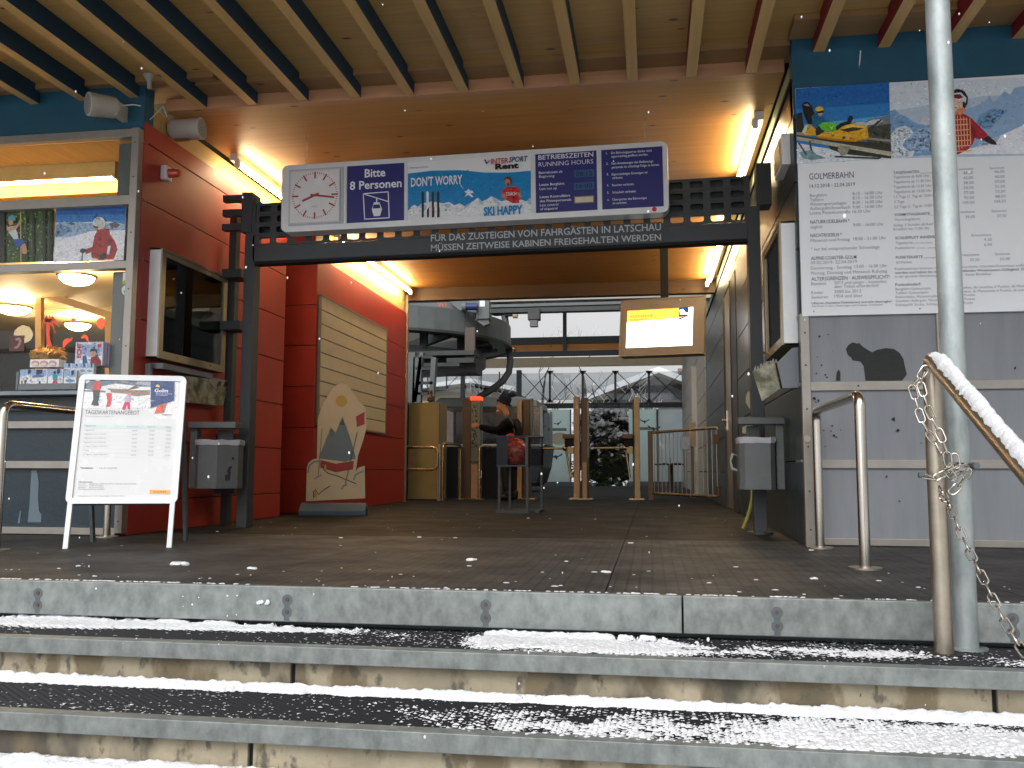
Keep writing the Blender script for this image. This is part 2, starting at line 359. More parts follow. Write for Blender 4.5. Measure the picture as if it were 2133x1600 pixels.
# ------------------------------------------------------------------ staircase
st = thing('staircase', (0, 3.3, 0), 'galvanised and concrete steps with snow on their black gratings', kind='structure')
b = M(); b.box(-14, -0.02-.0, 3.31, 3.334, -.128, .004, GALV); b.box(-.012, 9, 3.31, 3.334, -.128, .004, GALV); 
b = M()
xj = at(1422, 1270, 'Y', 3.31).x
b.box(-9, xj-.003, 3.31, 3.334, -.130, .004, GALV); b.box(xj+.003, 9, 3.31, 3.334, -.130, .004, GALV)
b.box(-9, xj-.003, 3.334, 3.36, -.130, -.11, GALV); b.box(xj+.003, 9, 3.334, 3.36, -.130, -.11, GALV)
eb = b.build('edge_beam', st, bevel=.004)
b = M(); s2 = M()
for cx_ in (78, 598, 1012, 1618, 2108):
    q = at(cx_, 1260, 'Y', 3.31)
    for dz in (-.045, -.092):
        b.cyl((q.x, 3.3105, dz), (q.x, 3.306, dz), .0075, mat('rusty_bolt', (84, 72, 64), .6)); 
        s2.cyl((q.x, 3.3099, dz-.002), (q.x, 3.3092, dz-.002), .021, GALVD, 24)
    s2.box(q.x-.011, q.x+.011, 3.3093, 3.3099, -.125, -.03, GALVD)
b.build('bolt', eb); s2.build('water_stain', eb)
STEP = [(2.952, -.15), (2.572, -.30), (2.19, -.45), (1.81, -.60)]; backs = [3.40, 2.985, 2.605, 2.225]
SN = []
for k, (yf, z) in enumerate(STEP):
    yb = backs[k]
    b = M(); b.box(-9, 9, yf-.012, yf, z-.052, z+.004, GALV); b.box(-9, 9, yf, yf+.045, z-.004, z+.0035, GALV); b.box(-9, 9, yf-.0, yf+.03, z-.052, z-.047, GALVD); b.build('nosing', st, bevel=.003)
    # black grating: zigzag strands
    xa, xb = -3.3, 2.2; nxs = int((xb-xa)/.017); rows = int((yb-yf-.045)/.0135); vv = []; ff = []
    for r in range(rows):
        y0 = yf+.05+r*.0135
        for i in range(nxs+1):
            x = xa+i*.017; yy = y0+(.0052 if (i+r) % 2 else -.0052)
            for (dy, dz) in ((-.0016, -.007), (.0022, 0), (.0036, -.001), (0, -.008)): vv.append((x, yy+dy, z+dz))
        base = r*(nxs+1)*4
        for i in range(nxs):
            for c in range(4):
                d = (c+1) % 4; a0 = base+i*4; a1 = a0+4; ff.append((a0+c, a0+d, a1+d, a1+c))
    t = M(); t.v = [Vector(q) for q in vv]; t.f = ff; t.mi = [0]*len(ff); t.mats = [GRATE]
    tr = t.build('tread', st, norm=False)
    t = M(); t.box(-9, 9, yf+.02, yb+.02, z-.03, z-.02, DARK); t.box(-9, xa, yf+.045, yb, z-.02, z, GRATE); t.box(xb, 9, yf+.045, yb, z-.02, z, GRATE); t.build('tray', st)  # black sheet stands in for the dark void under the grating
    # riser below this tread: concrete slabs with joints
    t = M(); zt, zb = z-.053, z-.185
    js = [[at(610, 1400, 'Y', yf+.03).x, at(2072, 1440, 'Y', yf+.03).x], [at(522, 1540, 'Y', yf+.03).x], [-.4], [.5]][k]
    ed = [-9]+sorted(js)+[9]
    for a0, a1 in zip(ed[:-1], ed[1:]): t.box(a0+.008, a1-.008, yf+.03, yf+.10, zb-.05, zt, CONC)
    t.box(-9, 9, yf+.045, yf+.09, zb-.04, zt-.002, DARK); t.build('riser', st, bevel=.003)
    # dark wall under the edge beam for the first tread
    if k == 0:
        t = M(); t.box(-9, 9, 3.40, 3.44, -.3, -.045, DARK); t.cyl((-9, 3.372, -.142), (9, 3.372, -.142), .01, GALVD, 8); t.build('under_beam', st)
    # snow: a rough field with holes where the grating shows
    nxg = int((xb-xa)/.0052); nyg = int((yb-yf-.012)/.0048)
    X, Y = np.meshgrid(xa+np.arange(nxg)*.0052, yf+.014+np.arange(nyg)*.0048)
    t_ = (Y-yf)/(yb-yf)                                     # 0 front, 1 back
    big = noise2(X*1.7+k*9, Y*5, 3+k); med = noise2(X*9, Y*16, 11+k); fine = noise2(X*52, Y*85, 21+k, 3); wx = .010*(noise2(X*14, Y*20, 61+k, 2)-.5)
    rowi = np.floor((Y-yf-.043)/.0135); dia = .5+.5*np.cos((X+wx-xa)/.017*math.pi+np.pi*rowi)*np.cos(((Y-yf-.043)/.0135-rowi-.5)*math.pi*.9)
    px = X/2.3                                              # left .. right
    if k == 0:
        ip = lambda xs, ys: np.interp(X, xs, ys)
        amp = ip([-3.3, -2.6, -1.9, -1.5, -1.0, -.72, -.58, -.35, .0, .2, .5, .8, 1.0, 1.3, 2.2], [1.0, .8, 1.05, .95, .62, .25, .98, 1.0, .95, .62, .55, .7, .62, .8, .7])
        ct = ip([-3.3, -1.9, -1.0, -.7, -.55, 0, .4, .9, 1.2, 2.2], [.60, .66, .66, .45, .45, .42, .42, .45, .25, .3]); wdh = ip([-3.3, -1.9, -1.0, -.6, 0, .3, .9, 2.2], [.30, .26, .16, .40, .38, .26, .26, .3])
        amt = amp*np.clip(1.35-np.abs(t_-ct)/wdh, 0, 1)-.04; ridge = np.clip(1-np.abs(t_-ct-wdh*.75)/.10, 0, 1)*np.clip(amp-.6, 0, .4)*2.5
    elif k == 1:
        back = np.clip((t_-.80+.10*(big-.5)+.06*(med-.5))/.10, 0, 1)
        fr = np.interp(X, [-3.3, -1.0, -.7, -.3, .2, .6, 1.0, 2.2], [.1, .12, .5, .62, .68, .78, .84, .82])*np.clip(1.12-np.abs(t_-.25)*.75, 0, 1)
        amt = np.maximum(back*1.4, fr*.85)+.07; ridge = np.clip(1-np.abs(t_-.92)/.09, 0, 1)
    else:
        back = np.clip((t_-.72)/.14, 0, 1); amt = np.maximum(back*1.5, np.clip((X+.6)/.8, 0, 1)*.8)+.08; ridge = np.clip(1-np.abs(t_-.90)/.12, 0, 1)
    score = amt*1.0+(big-.5)*.6+(med-.5)*.6+(fine-.5)*.85-(dia*(.35+1.3*fine*med*2)-.30)*.46*(1-np.clip(ridge*1.6, 0, 1))*np.clip(1.6-amt, .35, 1)
    mask = score > .52
    speck = (noise2(X*95+3, Y*130, 41+k, 2)+.25*(big-.5)) > .80
    mask |= speck & (t_ < .93)
    Z = z+.0015+np.clip(score-.5, 0, .5)*.014+ridge*(.006+.034*med*big+.012*fine)*np.clip(score-.5, 0, .4)*2.5+.004*fine
    if k == 0: Z = z+.0015+np.clip(score-.5, 0, .5)*.010+ridge*.022*med+.003*fine
    idx = -np.ones(X.shape, int); fm = mask[:-1, :-1]
    need = np.zeros(X.shape, bool)
    for dj in (0, 1):
        for di in (0, 1): need[dj:dj+fm.shape[0], di:di+fm.shape[1]] |= fm
    idx[need] = np.arange(need.sum())
    edge = np.zeros(X.shape, bool); full = np.zeros(X.shape, int)
    for dj in (0, 1):
        for di in (0, 1): full[dj:dj+fm.shape[0], di:di+fm.shape[1]] += fm
    Z = np.where(full < 4, z+.001, Z)
    rng = np.random.RandomState(k); XX = X+rng.uniform(-.0016, .0016, X.shape); YY = Y+rng.uniform(-.0014, .0014, X.shape)
    jj, ii = np.where(fm)
    quads = np.stack([idx[jj, ii], idx[jj, ii+1], idx[jj+1, ii+1], idx[jj+1, ii]], 1)
    SN.append((np.stack([XX[need], YY[need], Z[need]], 1), quads))
allv = []; allf = []; bs = 0
for v, f in SN: allv.append(v); allf.append(f+bs); bs += len(v)
allv = np.concatenate(allv); allf = np.concatenate(allf)
me = bpy.data.meshes.new('snow'); me.vertices.add(len(allv)); me.vertices.foreach_set('co', allv.astype(np.float32).ravel())
me.loops.add(len(allf)*4); me.loops.foreach_set('vertex_index', allf.astype(np.int32).ravel()); me.polygons.add(len(allf))
me.polygons.foreach_set('loop_start', np.arange(len(allf), dtype=np.int32)*4); me.update(calc_edges=True); me.validate()
me.materials.append(SNOW); me.polygons.foreach_set('use_smooth', [True]*len(me.polygons))
so_ = bpy.data.objects.new('snow', me); C.objects.link(so_); tag(so_, 'fresh snow lying in patches on the black step gratings', 'snow', kind='stuff')
# crumbs of snow on the platform
cr = M(); R = random.Random(5)
for x, y, w in ((373, 1178, 30), (523, 1186, 20), (985, 1168, 22), (1262, 1193, 16), (1313, 1132, 9), (873, 1120, 10), (709, 1121, 8), (452, 1108, 7), (948, 1121, 7), (1696, 1207, 18), (165, 1180, 12), (1690, 1147, 8), (1100, 1080, 6), (1180, 1170, 7), (1240, 1082, 5)):
    q = at(x, y, 'Z', 0); r = w/1854*q.y*.5
    for k in range(7): cr.ball((q.x+R.uniform(-.7, .7)*r, q.y+R.uniform(-.5, .5)*r, .2*r), r*R.uniform(.35, .7), SNOW, (1.2, 1, .5), 9, 6, .15)
for k in range(120):
    if R.random() < .6: x = R.uniform(-3.3, 1.9); y = 3.345+abs(R.gauss(0, .42))
    else: x = R.uniform(-3.3, .8); y = R.uniform(3.4, 11)
    if y > 5.6 and (x < -3.3 or x > .7): continue
    r = R.choice((.0025, .003, .004, .006)); cr.ball((x, y, .1*r), r, SNOW, (R.uniform(1, 2.6), 1, .45), 6, 4, .2)
for k in range(420):
    x = R.uniform(-3.2, 2); 
    if noise2(np.array([x*2.2]), np.array([1.]), 4)[0] < .48: continue
    cr.ball((x, 3.338+R.uniform(0, .012), .004), R.uniform(.002, .0045), SNOW, (2.2, 1, .6), 6, 4, .2)
for k in range(9):
    x = R.uniform(-2.2, -1.55); cr.ball((x, 3.308, -R.uniform(.02, .12)), R.uniform(.002, .005), SNOW, (1, .4, 1), 6, 4, .2)
for k in range(9): cr.ball((at(548, 1262, 'Y', 3.308).x+R.uniform(-.02, .02), 3.306, -.06+R.uniform(-.006, .006)), R.uniform(.004, .009), SNOW, (1, .5, 1), 8, 5, .2)
tag(cr.build('snow_crumbs', smooth=True), 'small crumbs of snow scattered over the dark platform', 'snow', kind='stuff')

# ------------------------------------------------------------------ canopy roof
roof = thing('canopy_roof', (-1.3, 5.9, 3.1), 'timber canopy roof with rafters above the station entrance', 'roof')
b = M(); b.box(-9, 6, 2.9, 5.98, 3.235, 3.275, WOODX); b.build('roof_deck', roof)
b = M(); b.box(-9, 6, 2.78, 13, 3.28, 3.42, DARK); b.build('roof_cover', roof)
b = M(); b.box(-3.53, .91, 5.98, 12.45, 3.10, 3.13, wood('soffit_plywood', (208, 150, 80), (96, 60, 30), 'X')); b.box(-3.53, .91, 5.912, 5.98, 3.10, 3.19, WOODP); b.build('soffit', roof)
b = M(); b.box(-9, -3.0, 5.60, 5.66, 3.19, 3.234, PURL); b.box(-9, 6, 5.72, 5.98, 3.192, 3.234, PURL); b.box(.9, 6, 5.40, 5.65, 3.192, 3.234, PURL); b.build('purlin', roof)
b = M(); b.box(-3.6, 1.0, 12.452, 12.60, 2.92, 3.13, WOODD); b.build('end_beam', roof)
b = M(); b.box(-9, 6, 2.86, 2.9, 3.08, 3.28, BLUE); b.build('fascia', roof)
for k in range(-14, 13):
    x = -.878+.3925*k; inner = -3.3 < x < .95; y1 = 5.90 if inner else 5.655
    b = M(); w = .036; z0, z1 = 3.102, 3.234
    v = [(x-w, 2.9, z0), (x+w, 2.9, z0), (x+w, y1, z0), (x-w, y1, z0), (x-w, 2.9, z1), (x+w, 2.9, z1), (x+w, y1, z1), (x-w, y1, z1)]
    b.add(v, [(0, 3, 2, 1)], WOODY); b.add(v, [(1, 2, 6, 5)], BEAMB); b.add(v, [(3, 0, 4, 7)], BEAMR); b.add(v, [(4, 5, 6, 7)], WOODY); b.add(v, [(0, 1, 5, 4), (2, 3, 7, 6)], WOODY)
    b.build('rafter', roof, norm=False)

# station hall roof far behind (dark steel roof over the machinery)
hall = thing('station_hall', (-3, 20, 0), 'glazed station hall with cross-braced windows behind the turnstiles', 'hall')
b = M(); b.box(-13, 8, 19.5, 27, 5.6, 5.8, STEELD); b.build('hall_roof', hall)
F = PY(26)
b = M(); b.pxbox(F, 700, 772, 1560, 740, 0, .25, TAN); b.build('lintel_beam', hall)
b = M(); b.pxbox(F, 700, 742, 1560, 738, .22, .3, FRAMEG); b.pxbox(F, 700, 740, 1560, 712, 0, .2, wood('orange_board', (244, 160, 58), (120, 70, 30), 'X')); b.build('timber_band', hall)
b = M(); b.pxbox(F, 700, 855, 1560, 837.5, .0, .2, mat('header_dark', (30, 32, 33), .6)); tb = b.build('door_header', hall)
b = M(); TEAL = paint((38, 84, 84)); b.text(F, 'Danke für Ihren Besuch!', 1165, 851.5, 1352, TEAL, off=.206, h=9.5); b.build('lettering', tb)
b = M(); b.pxbox(F, 700, 1013, 1232, 1004, 0, .12, FRAMEG); b.pxbox(F, 1308, 1013, 1560, 1004, 0, .12, FRAMEG); b.build('threshold', hall)
for x, w in ((852, 5), (965, 8), (1082, 10), (1432, 7)):
    b = M(); b.pxbox(F, x-w/2, 839, x+w/2, 772, 0, .14, FRAMEG); b.build('post', hall)
for x in (1146, 1214, 1282, 1352):
    b = M(); b.pxbox(F, x-2, 839, x+2, 773, .03, .1, FRAMEG); b.sheet(F, [(x-8, 773), (x+8, 773), (x+2, 780), (x-2, 780)], .03, .07, FRAMEG); b.sheet(F, [(x-8, 839), (x+8, 839), (x+2, 832), (x-2, 832)], .03, .07, FRAMEG); b.build('mullion', hall)
b = M()
xs_ = [1082, 1146, 1214, 1282, 1352, 1425]
def pw(x, y, o): return F.w(*F.uv(x, y), o)
for a0, a1 in zip(xs_[:-1], xs_[1:]):
    b.tube([pw(a0+3, 775, .06), pw(a1-3, 838, .06)], .012, FRAMEG, 6); b.tube([pw(a0+3, 838, .075), pw(a1-3, 775, .075)], .012, FRAMEG, 6)
for x0, x1 in ((893, 930), (1004, 1040)):
    pass
for a0, m1, m2, a1 in ((872, 892, 931, 955), (978, 1003, 1041, 1060)):
    b.tube([pw(a0, 783, .06), pw(m1, 808, .06), pw(m2, 808, .06), pw(a1, 783, .06)], .010, FRAMEG, 6)
    b.tube([pw(m1, 775, .06), pw(m1, 808, .06)], .02, FRAMEG, 6); b.tube([pw(m2, 775, .06), pw(m2, 808, .06)], .02, FRAMEG, 6)
b.build('tension_rods', hall)
for x, w in ((841, 5), (1059, 5), (1178, 7), (1462, 6)):
    b = M(); b.pxbox(F, x-w/2, 740, x+w/2, 560, .205, .29, FRAMEG); b.build('clerestory_post', hall)
b = M(); b.pxbox(F, 700, 713.5, 1560, 711.5, .0, .22, FRAMEG); b.build('sill', hall)
b = M(); b.pxbox(F, 700, 838, 1430, 773, -.02, -.01, glass('grey_tint_glass', (.72, .74, .75), 1, .05)); b.build('transom_glass', hall)  # even grey tint dims the view behind the glass
# glass door leaves
FROST = glass('teal_tinted_glass', (.80, .92, .90), .8, .1, 1.6)
TEALP = mat('frosted_film', (150, 188, 182), .5, var=.06)
m_ = _m['teal_tinted_glass']; nt = m_.node_tree
df = nt.nodes.new('ShaderNodeBsdfTranslucent'); df.inputs[0].default_value = (.86, .97, .95, 1); mxs = nt.nodes.new('ShaderNodeMixShader'); mxs.inputs[0].default_value = .8
cur = nt.nodes['Material Output'].inputs[0].links[0].from_socket; nt.links.new(cur, mxs.inputs[1]); nt.links.new(df.outputs[0], mxs.inputs[2]); nt.links.new(mxs.outputs[0], nt.nodes['Material Output'].inputs[0])
BIRDC = paint((24, 40, 36)); FR2 = FROST.copy(); FR2.name = 'pale_reflection_glass'; [setattr(n_.inputs[0], 'default_value', .5) for n_ in FR2.node_tree.nodes if n_.type == 'MIX_SHADER' and n_.inputs[0].default_value > .7]
[setattr(n_.inputs[0], 'default_value', (.86, .90, .93, 1)) for n_ in FR2.node_tree.nodes if n_.type == 'BSDF_TRANSLUCENT']  # pale translucent colour stands in for reflections on the clear outer leaves
def bird(b, cx, cy, s, fl=1, rot=0):
    pts = [(-20, -6), (-13, -4), (-5, 1), (0, -2), (3, -3), (6, 0), (13, -6), (20, -10), (16, -2), (8, 4), (3, 6), (2, 11), (-2, 11), (-2, 6), (-10, 2), (-18, -1)]
    c, s_ = math.cos(rot), math.sin(rot)
    b.sheet(F, [(cx+(x*c-y*s_)*s*fl, cy+(x*s_+y*c)*s) for x, y in pts], .035, .004, BIRDC)
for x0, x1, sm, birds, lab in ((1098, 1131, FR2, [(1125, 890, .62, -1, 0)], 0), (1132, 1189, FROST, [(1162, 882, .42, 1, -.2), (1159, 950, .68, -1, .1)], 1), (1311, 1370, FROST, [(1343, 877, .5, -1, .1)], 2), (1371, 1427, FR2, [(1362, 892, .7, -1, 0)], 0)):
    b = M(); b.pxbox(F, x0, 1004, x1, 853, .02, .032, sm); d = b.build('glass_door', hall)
    b = M(); b.pxbox(F, x1-1, 1004, x1+1, 853, .0, .05, FRAMEG); b.build('door_frame', d)
    b = M(); [bird(b, *q) for q in birds]; b.build('bird_sticker', d)
    if lab == 1:
        b = M(); b.pxbox(F, 1142, 898, 1180, 892, .034, .038, paint((70, 92, 88))); b.text(F, 'AUSGANG', 1144, 897.2, 1178, paint((130, 150, 144)), off=.040); b.build('exit_label', d)
        b = M(); b.sheet(F, [(1166+21*math.cos(q*.314), 914+13*math.sin(q*.314)) for q in range(20)], .034, .003, paint((168, 164, 138))); b.build('oval_sticker', d)
    if lab == 2:
        b = M(); b.pxbox(F, 1331, 896, 1361, 890, .034, .038, paint((70, 92, 88))); b.text(F, 'AUSGANG', 1333, 895.2, 1359, paint((130, 150, 144)), off=.040); b.build('exit_label', d)
# right-hand inner wall of the hall
b = M(); LG = mat('pale_grey_wall', (150, 146, 134), .55, var=.1, scale=2)
zs = [.0, .437, .87, 1.30, 1.73, 2.16]
ys_ = [15.02, 18.2, 21.4, 25.95]
for z0 in zs:
    for ya, yb_ in zip(ys_[:-1], ys_[1:]): b.box(.90, 1.2, ya+.01, yb_-.01, z0+.01, z0+.43, LG)
b.box(.93, 1.2, 15.0, 26, 0, 2.7, REDG); b.box(.90, 1.2, 15.02, 25.95, 2.6, 3.3, LG); 
b.box(.80, .9, 17.7, 17.95, 0, 2.5, LG); b.build('inner_wall', hall, bevel=.004)
b = M(); b.box(.93, 5, 14.8, 26.3, 3.3, 5.6, TAN); b.build('upper_wall', hall)
# light slats under far clerestory left side: keep sky visible above

# ================================================================== LEFT KIOSK
kb = thing('ticket_kiosk', (-3.6, 5.66, 0), 'red and petrol blue ticket kiosk with a lit window and aluminium frames', 'kiosk')
K = PY(FY)
zf = lambda x, y: at(x, y, 'Y', FY).z
b = M(); b.box(-9, -3.545, FY, FY+.12, 2.862, 3.23, BLUE); b.build('upper_wall', kb)
ZT, ZB1, ZB2, ZS = zf(285, 275), zf(290, 419), zf(285, 553), .985
b = M()
for z, h in ((ZT-.02, .058), (ZB1, .066), (ZB2, .055)): b.box(-9, -3.60, FY-.045, FY+.03, z-h/2, z+h/2, ALU)
b.box(-3.60, -3.545, FY-.055, FY+.04, .02, ZT+.01, ALU)
z1 = at(60, 885, 'Y', FY-.03).z-.02; z2 = at(60, 968, 'Y', FY-.03).z
for z, h in ((z1+.02, .05), (z2, .05), (.03, .045)): b.box(-9, -3.60, FY-.045, FY+.03, z-h/2, z+h/2, ALU)
xv = at(240, 1080, 'Y', FY).x
for z in (.1, .3, .55, .8, 1.3, 1.7, 2.1, 2.5, 2.75): b.cyl((-3.572, FY-.058, z), (-3.572, FY-.055, z), .006, FRAMEG, 8)
b.build('window_frame', kb, bevel=.003)
b = M(); b.box(-9, -3.60, FY, FY+.05, .03, .975, BLUED); pb = b.build('counter_panel', kb)
b = M()
GP = paint((96, 112, 122)); PF = PY(FY-.001)
b.poly(PF, [(66, 979), (77, 979), (81, 1005), (80, 1040), (82, 1065), (87, 1072), (86, 1088), (58, 1088), (62, 1050), (64, 1010)], .002, GP)
b.poly(PF, [(0, 979), (6, 979), (9, 998), (5, 1015), (0, 1030)], .002, GP); b.poly(PF, [(42, 1064), (44, 1064), (42, 1090), (37, 1090)], .002, GP)
b.poly(PF, [(0, 930), (8, 945), (8, 960), (0, 960)], .002, paint((70, 84, 92))); b.build('peeled_film', pb)
b = M(); b.box(-9, -3.55, FY-.17, FY+.1, .955, .985, mat('sill_steel', (120, 128, 134), .35, metal=.5)); b.build('counter', kb, bevel=.004)
b = M(); b.box(-9, -3.6, FY-.05, FY-.0, .86, .95, FRAMEG); b.build('counter_support', kb)
# panes
for z0, z1_ in ((ZB1+.03, ZT-.05), (ZB2+.025, ZB1-.03), (.99, ZB2-.025)):
    b = M(); b.box(-9, -3.60, FY+.0, FY+.008, z0, z1_, GL); b.build('window_pane', kb)
# interior
KW = mat('kiosk_inner_wall', (66, 70, 62), .6, var=.15, scale=3)
b = M(); b.box(-7.5, -3.64, FY+.06, 8.15, 2.82, 2.85, WOODY); b.box(-3.66, -3.64, FY+.05, 8.15, 0, 2.85, KW); b.box(-7.5, -4.70, 8.10, 8.15, 2.12, 2.85, KW); b.box(-4.70, -3.64, 8.10, 8.15, 0, 2.85, KW); b.box(-9.05, -9.0, FY+.1, 11.2, 0, 2.85, KW); b.box(-9, -3.64, FY+.1, 8.15, 0, .02, KW); b.box(-9, -4.70, 8.16, 11.2, 0, .02, KW); b.box(-9, -3.68, 5.95, 8.1, 2.08, 2.11, mat('pale_inner_ceiling', (226, 196, 140), .6, var=.04)); b.box(-9, -4.70, 8.16, 11.2, 2.08, 2.11, _m['pale_inner_ceiling'])
b.v = [v for v in b.v]; b.box(-9, -4.66, 11.2, 11.25, 0, 2.1, KW); b.box(-4.70, -4.66, 8.16, 11.2, 0, 2.1, KW); b.build('inner_room', kb)
b = M()
for z0, z1_ in ((ZB1+.03, ZT-.06), (ZB2+.03, ZB1-.03), (1.0, ZB2-.03)): b.box(-3.76, -3.66, FY+.05, FY+.10, z0, z1_, mat('reveal_grey', (88, 96, 94), .4, metal=.3))
b.build('window_reveal', kb)
I = PY(7.6)
b = M(); WB = mat('oak_bar', (196, 160, 110), .5)
def ibar(x0, y0, x1, y1, w, y=7.6, mt=WB): b.bar(at(x0, y0, 'Y', y), at(x1, y1, 'Y', y), .05, w, mt, (0, 0, 1) if abs(x1-x0) > abs(y1-y0) else (1, 0, 0))
ibar(-30, 572, 245, 662, .065); ibar(83, 618, 83, 800, .06); ibar(228, 655, 228, 800, .06); b.build('partition_frame', kb)
b = M(); a = I
b.add([at(x, y, 'Y', 7.66) for x, y in ((-60, 575), (85, 612), (230, 655), (260, 662), (260, 830), (-60, 830))], [(0, 1, 2, 3, 4, 5)], glass('partition_glazing', (.8, .84, .8), 1, .02, 1.3)); b.build('partition_glass', kb)
ORG = paint((226, 84, 60))
A = PY(7.1)
def deco(name, label, shapes):
    b = M(); [b.sheet(A, s, 0, .006, ORG) for s in shapes]; return b.build(name, kb, label=label)
frond = lambda cx, cy, dx, dy, l: [(cx, cy-3), (cx+dx*l*.5, cy+dy*l*.5-7), (cx+dx*l, cy+dy*l+6), (cx+dx*l*.55, cy+dy*l*.5+1), (cx, cy+3)]
deco('palm_cutout', 'orange palm tree cutout', [[(98, 672), (105, 672), (103, 690), (104, 705), (109, 722), (99, 722), (97, 700)]]+[frond(102, 668, dx, dy, l) for dx, dy, l in ((-.7, .1, 20), (-.5, -.5, 18), (.2, -.9, 14), (.8, -.3, 20), (.95, .3, 24), (-.8, .6, 18), (.6, .9, 24))])
deco('sun_cutout', 'orange sun cutout', [[(211+(11 if q % 2 else 7.5)*math.cos(q*math.pi/14), 673+(14 if q % 2 else 9.5)*math.sin(q*math.pi/14)) for q in range(28)]])
deco('dolphin_cutout', 'small orange dolphin cutout', [[(131, 716), (134, 708), (141, 705), (148, 706), (152, 702), (150, 710), (143, 715), (137, 720), (132, 727)]])
deco('dolphin_cutout', 'orange dolphin cutout leaping right', [[(170, 706), (172, 699), (178, 697), (183, 701), (186, 712), (182, 710), (178, 704)]])
deco('butterfly_cutout', None, [[(149, 661), (153, 664), (157, 660), (156, 668), (150, 668)]])
# stickers on the glass
SG = PY(FY-.002)
b = M(); b.sheet(SG, [(257, 568), (281, 567), (280, 591), (256, 592)], .003, .001, paint((224, 228, 220))); b.sheet(SG, [(256, 586), (281, 576), (280, 591), (256, 592)], .0045, .001, paint((176, 190, 48))); b.text(SG, 'wienert', 265, 578, 275, TXTG, off=.006); b.build('sticker', kb, label='square white and lime window sticker')
b = M(); b.sheet(SG, [(266+12*math.cos(q*.314), 605+12*math.sin(q*.314)) for q in range(20)], .003, .001, paint((222, 224, 220))); b.sheet(SG, [(258, 605), (262, 607), (275, 604), (274, 609), (266, 612), (259, 610)], .0045, .001, paint((52, 140, 84))); b.sheet(SG, [(262, 603), (271, 598), (272, 600), (263, 605)], .0045, .001, paint((196, 90, 70))); b.build('sticker', kb, label='round white sticker with a green bowl')
b = M(); b.sheet(SG, [(20, 700), (52, 699), (51, 731), (20, 732)], .003, .001, paint((92, 46, 42))); b.sheet(SG, [(33, 705), (42, 703), (46, 709), (44, 718), (38, 726), (31, 727), (31, 723), (36, 721), (40, 714), (40, 709), (34, 710)], .0045, .001, paint((160, 128, 118))); b.build('sticker', kb, label='brown square sticker with a pale ear symbol')
# picture posters in the middle window
def inpoly(x, y, P):
    c = False; j = len(P)-1
    for i in range(len(P)):
        if (P[i][1] > y) != (P[j][1] > y) and x < (P[j][0]-P[i][0])*(y-P[i][1])/(P[j][1]-P[i][1]+1e-9)+P[i][0]: c = not c
        j = i
    return c
def picture(name, pl, layers, parent, off=.004, step=.0007, label=None, grain=1.):
    """printed photo: colour fields broken up by thousands of small tone patches"""
    b = M(); R = random.Random(len(layers)*7+len(name))
    for i, (rgb, pts) in enumerate(layers):
        b.add([pl.w(*pl.uv(x, y), off+i*step) for x, y in pts], [tuple(range(len(pts)))], paint(rgb, .35, .09))
        xs, ys = [p[0] for p in pts], [p[1] for p in pts]; w, h = max(xs)-min(xs), max(ys)-min(ys); A_r = w*h
        if A_r < 25 or not grain: continue
        hue = [tuple(max(0, min(255, int(v*f+a))) for v, a in zip(rgb, ad)) for f, ad in ((.82, (0, 0, 0)), (.91, (-3, 0, 6)), (1.07, (4, 4, 2)), (1.14, (8, 6, 0)))]
        for k in range(int(min(420, A_r/7*grain))):
            x, y = R.uniform(min(xs), max(xs)), R.uniform(min(ys), max(ys))
            if not inpoly(x, y, pts): continue
            s_ = R.uniform(.5, 1.0)*min(3.2, .6+.10*min(w, h)); a = R.gauss(-.25, .35); ca, sa = math.cos(a)*s_, math.sin(a)*s_; q_ = R.uniform(.3, .6)
            q4 = [(x-ca, y-sa), (x+sa*q_, y-ca*q_), (x+ca, y+sa), (x-sa*q_, y+ca*q_)]
            if not all(inpoly(u, v, pts) for u, v in q4) and R.random() < .8: continue
            b.add([pl.w(*pl.uv(u, v), off+i*step+step*.45) for u, v in q4], [(0, 1, 2, 3)], paint(R.choice(hue), .35, .05))
    return b.build(name, parent, label=label, norm=False)
def ell(cx, cy, rx, ry, n=14, rot=0): return [(cx+rx*math.cos(t)*math.cos(rot)-ry*math.sin(t)*math.sin(rot), cy+rx*math.cos(t)*math.sin(rot)+ry*math.sin(t)*math.cos(rot)) for t in [2*math.pi*q/n for q in range(n)]]
PP = PY(FY+.02)
R = random.Random(3)
forest = [((60, 84, 40), [(-20, 434), (114, 431), (112, 545), (-20, 549)])]
for k in range(330):
    x, y = R.uniform(0, 112), R.uniform(434, 542); c = R.choice(((84, 122, 44), (118, 150, 62), (150, 176, 96), (40, 56, 30), (30, 40, 26)))
    forest.append((c, [(x, y-R.uniform(1, 3)), (x+R.uniform(1, 3.5), y), (x, y+R.uniform(1, 3)), (x-R.uniform(1, 2.5), y)]))
for x, w in ((6, 14), (72, 4), (95, 6), (108, 5), (58, 2)): forest.append(((34, 30, 28), [(x-w/2, 432), (x+w/2, 432), (x+w/2, 546), (x-w/2, 547)]))
forest += [((200, 176, 130), [(45, 433), (47, 433), (48, 547), (46, 547)]), ((196, 150, 120), ell(26, 464, 5, 7)), ((90, 150, 164), [(20, 461), (21, 453), (28, 449), (35, 453), (36, 461)]), ((196, 206, 210), [(21, 474), (32, 472), (40, 486), (42, 500), (32, 500), (22, 486)]), ((196, 150, 120), [(17, 470), (21, 476), (38, 470), (44, 462), (46, 466), (38, 478), (24, 484), (18, 480)]), ((40, 84, 156), [(31, 500), (50, 498), (56, 506), (52, 516), (36, 514)]), ((190, 140, 110), [(48, 512), (56, 508), (60, 522), (58, 532), (50, 530)]), ((50, 46, 52), [(49, 530), (61, 530), (62, 542), (48, 543)])]
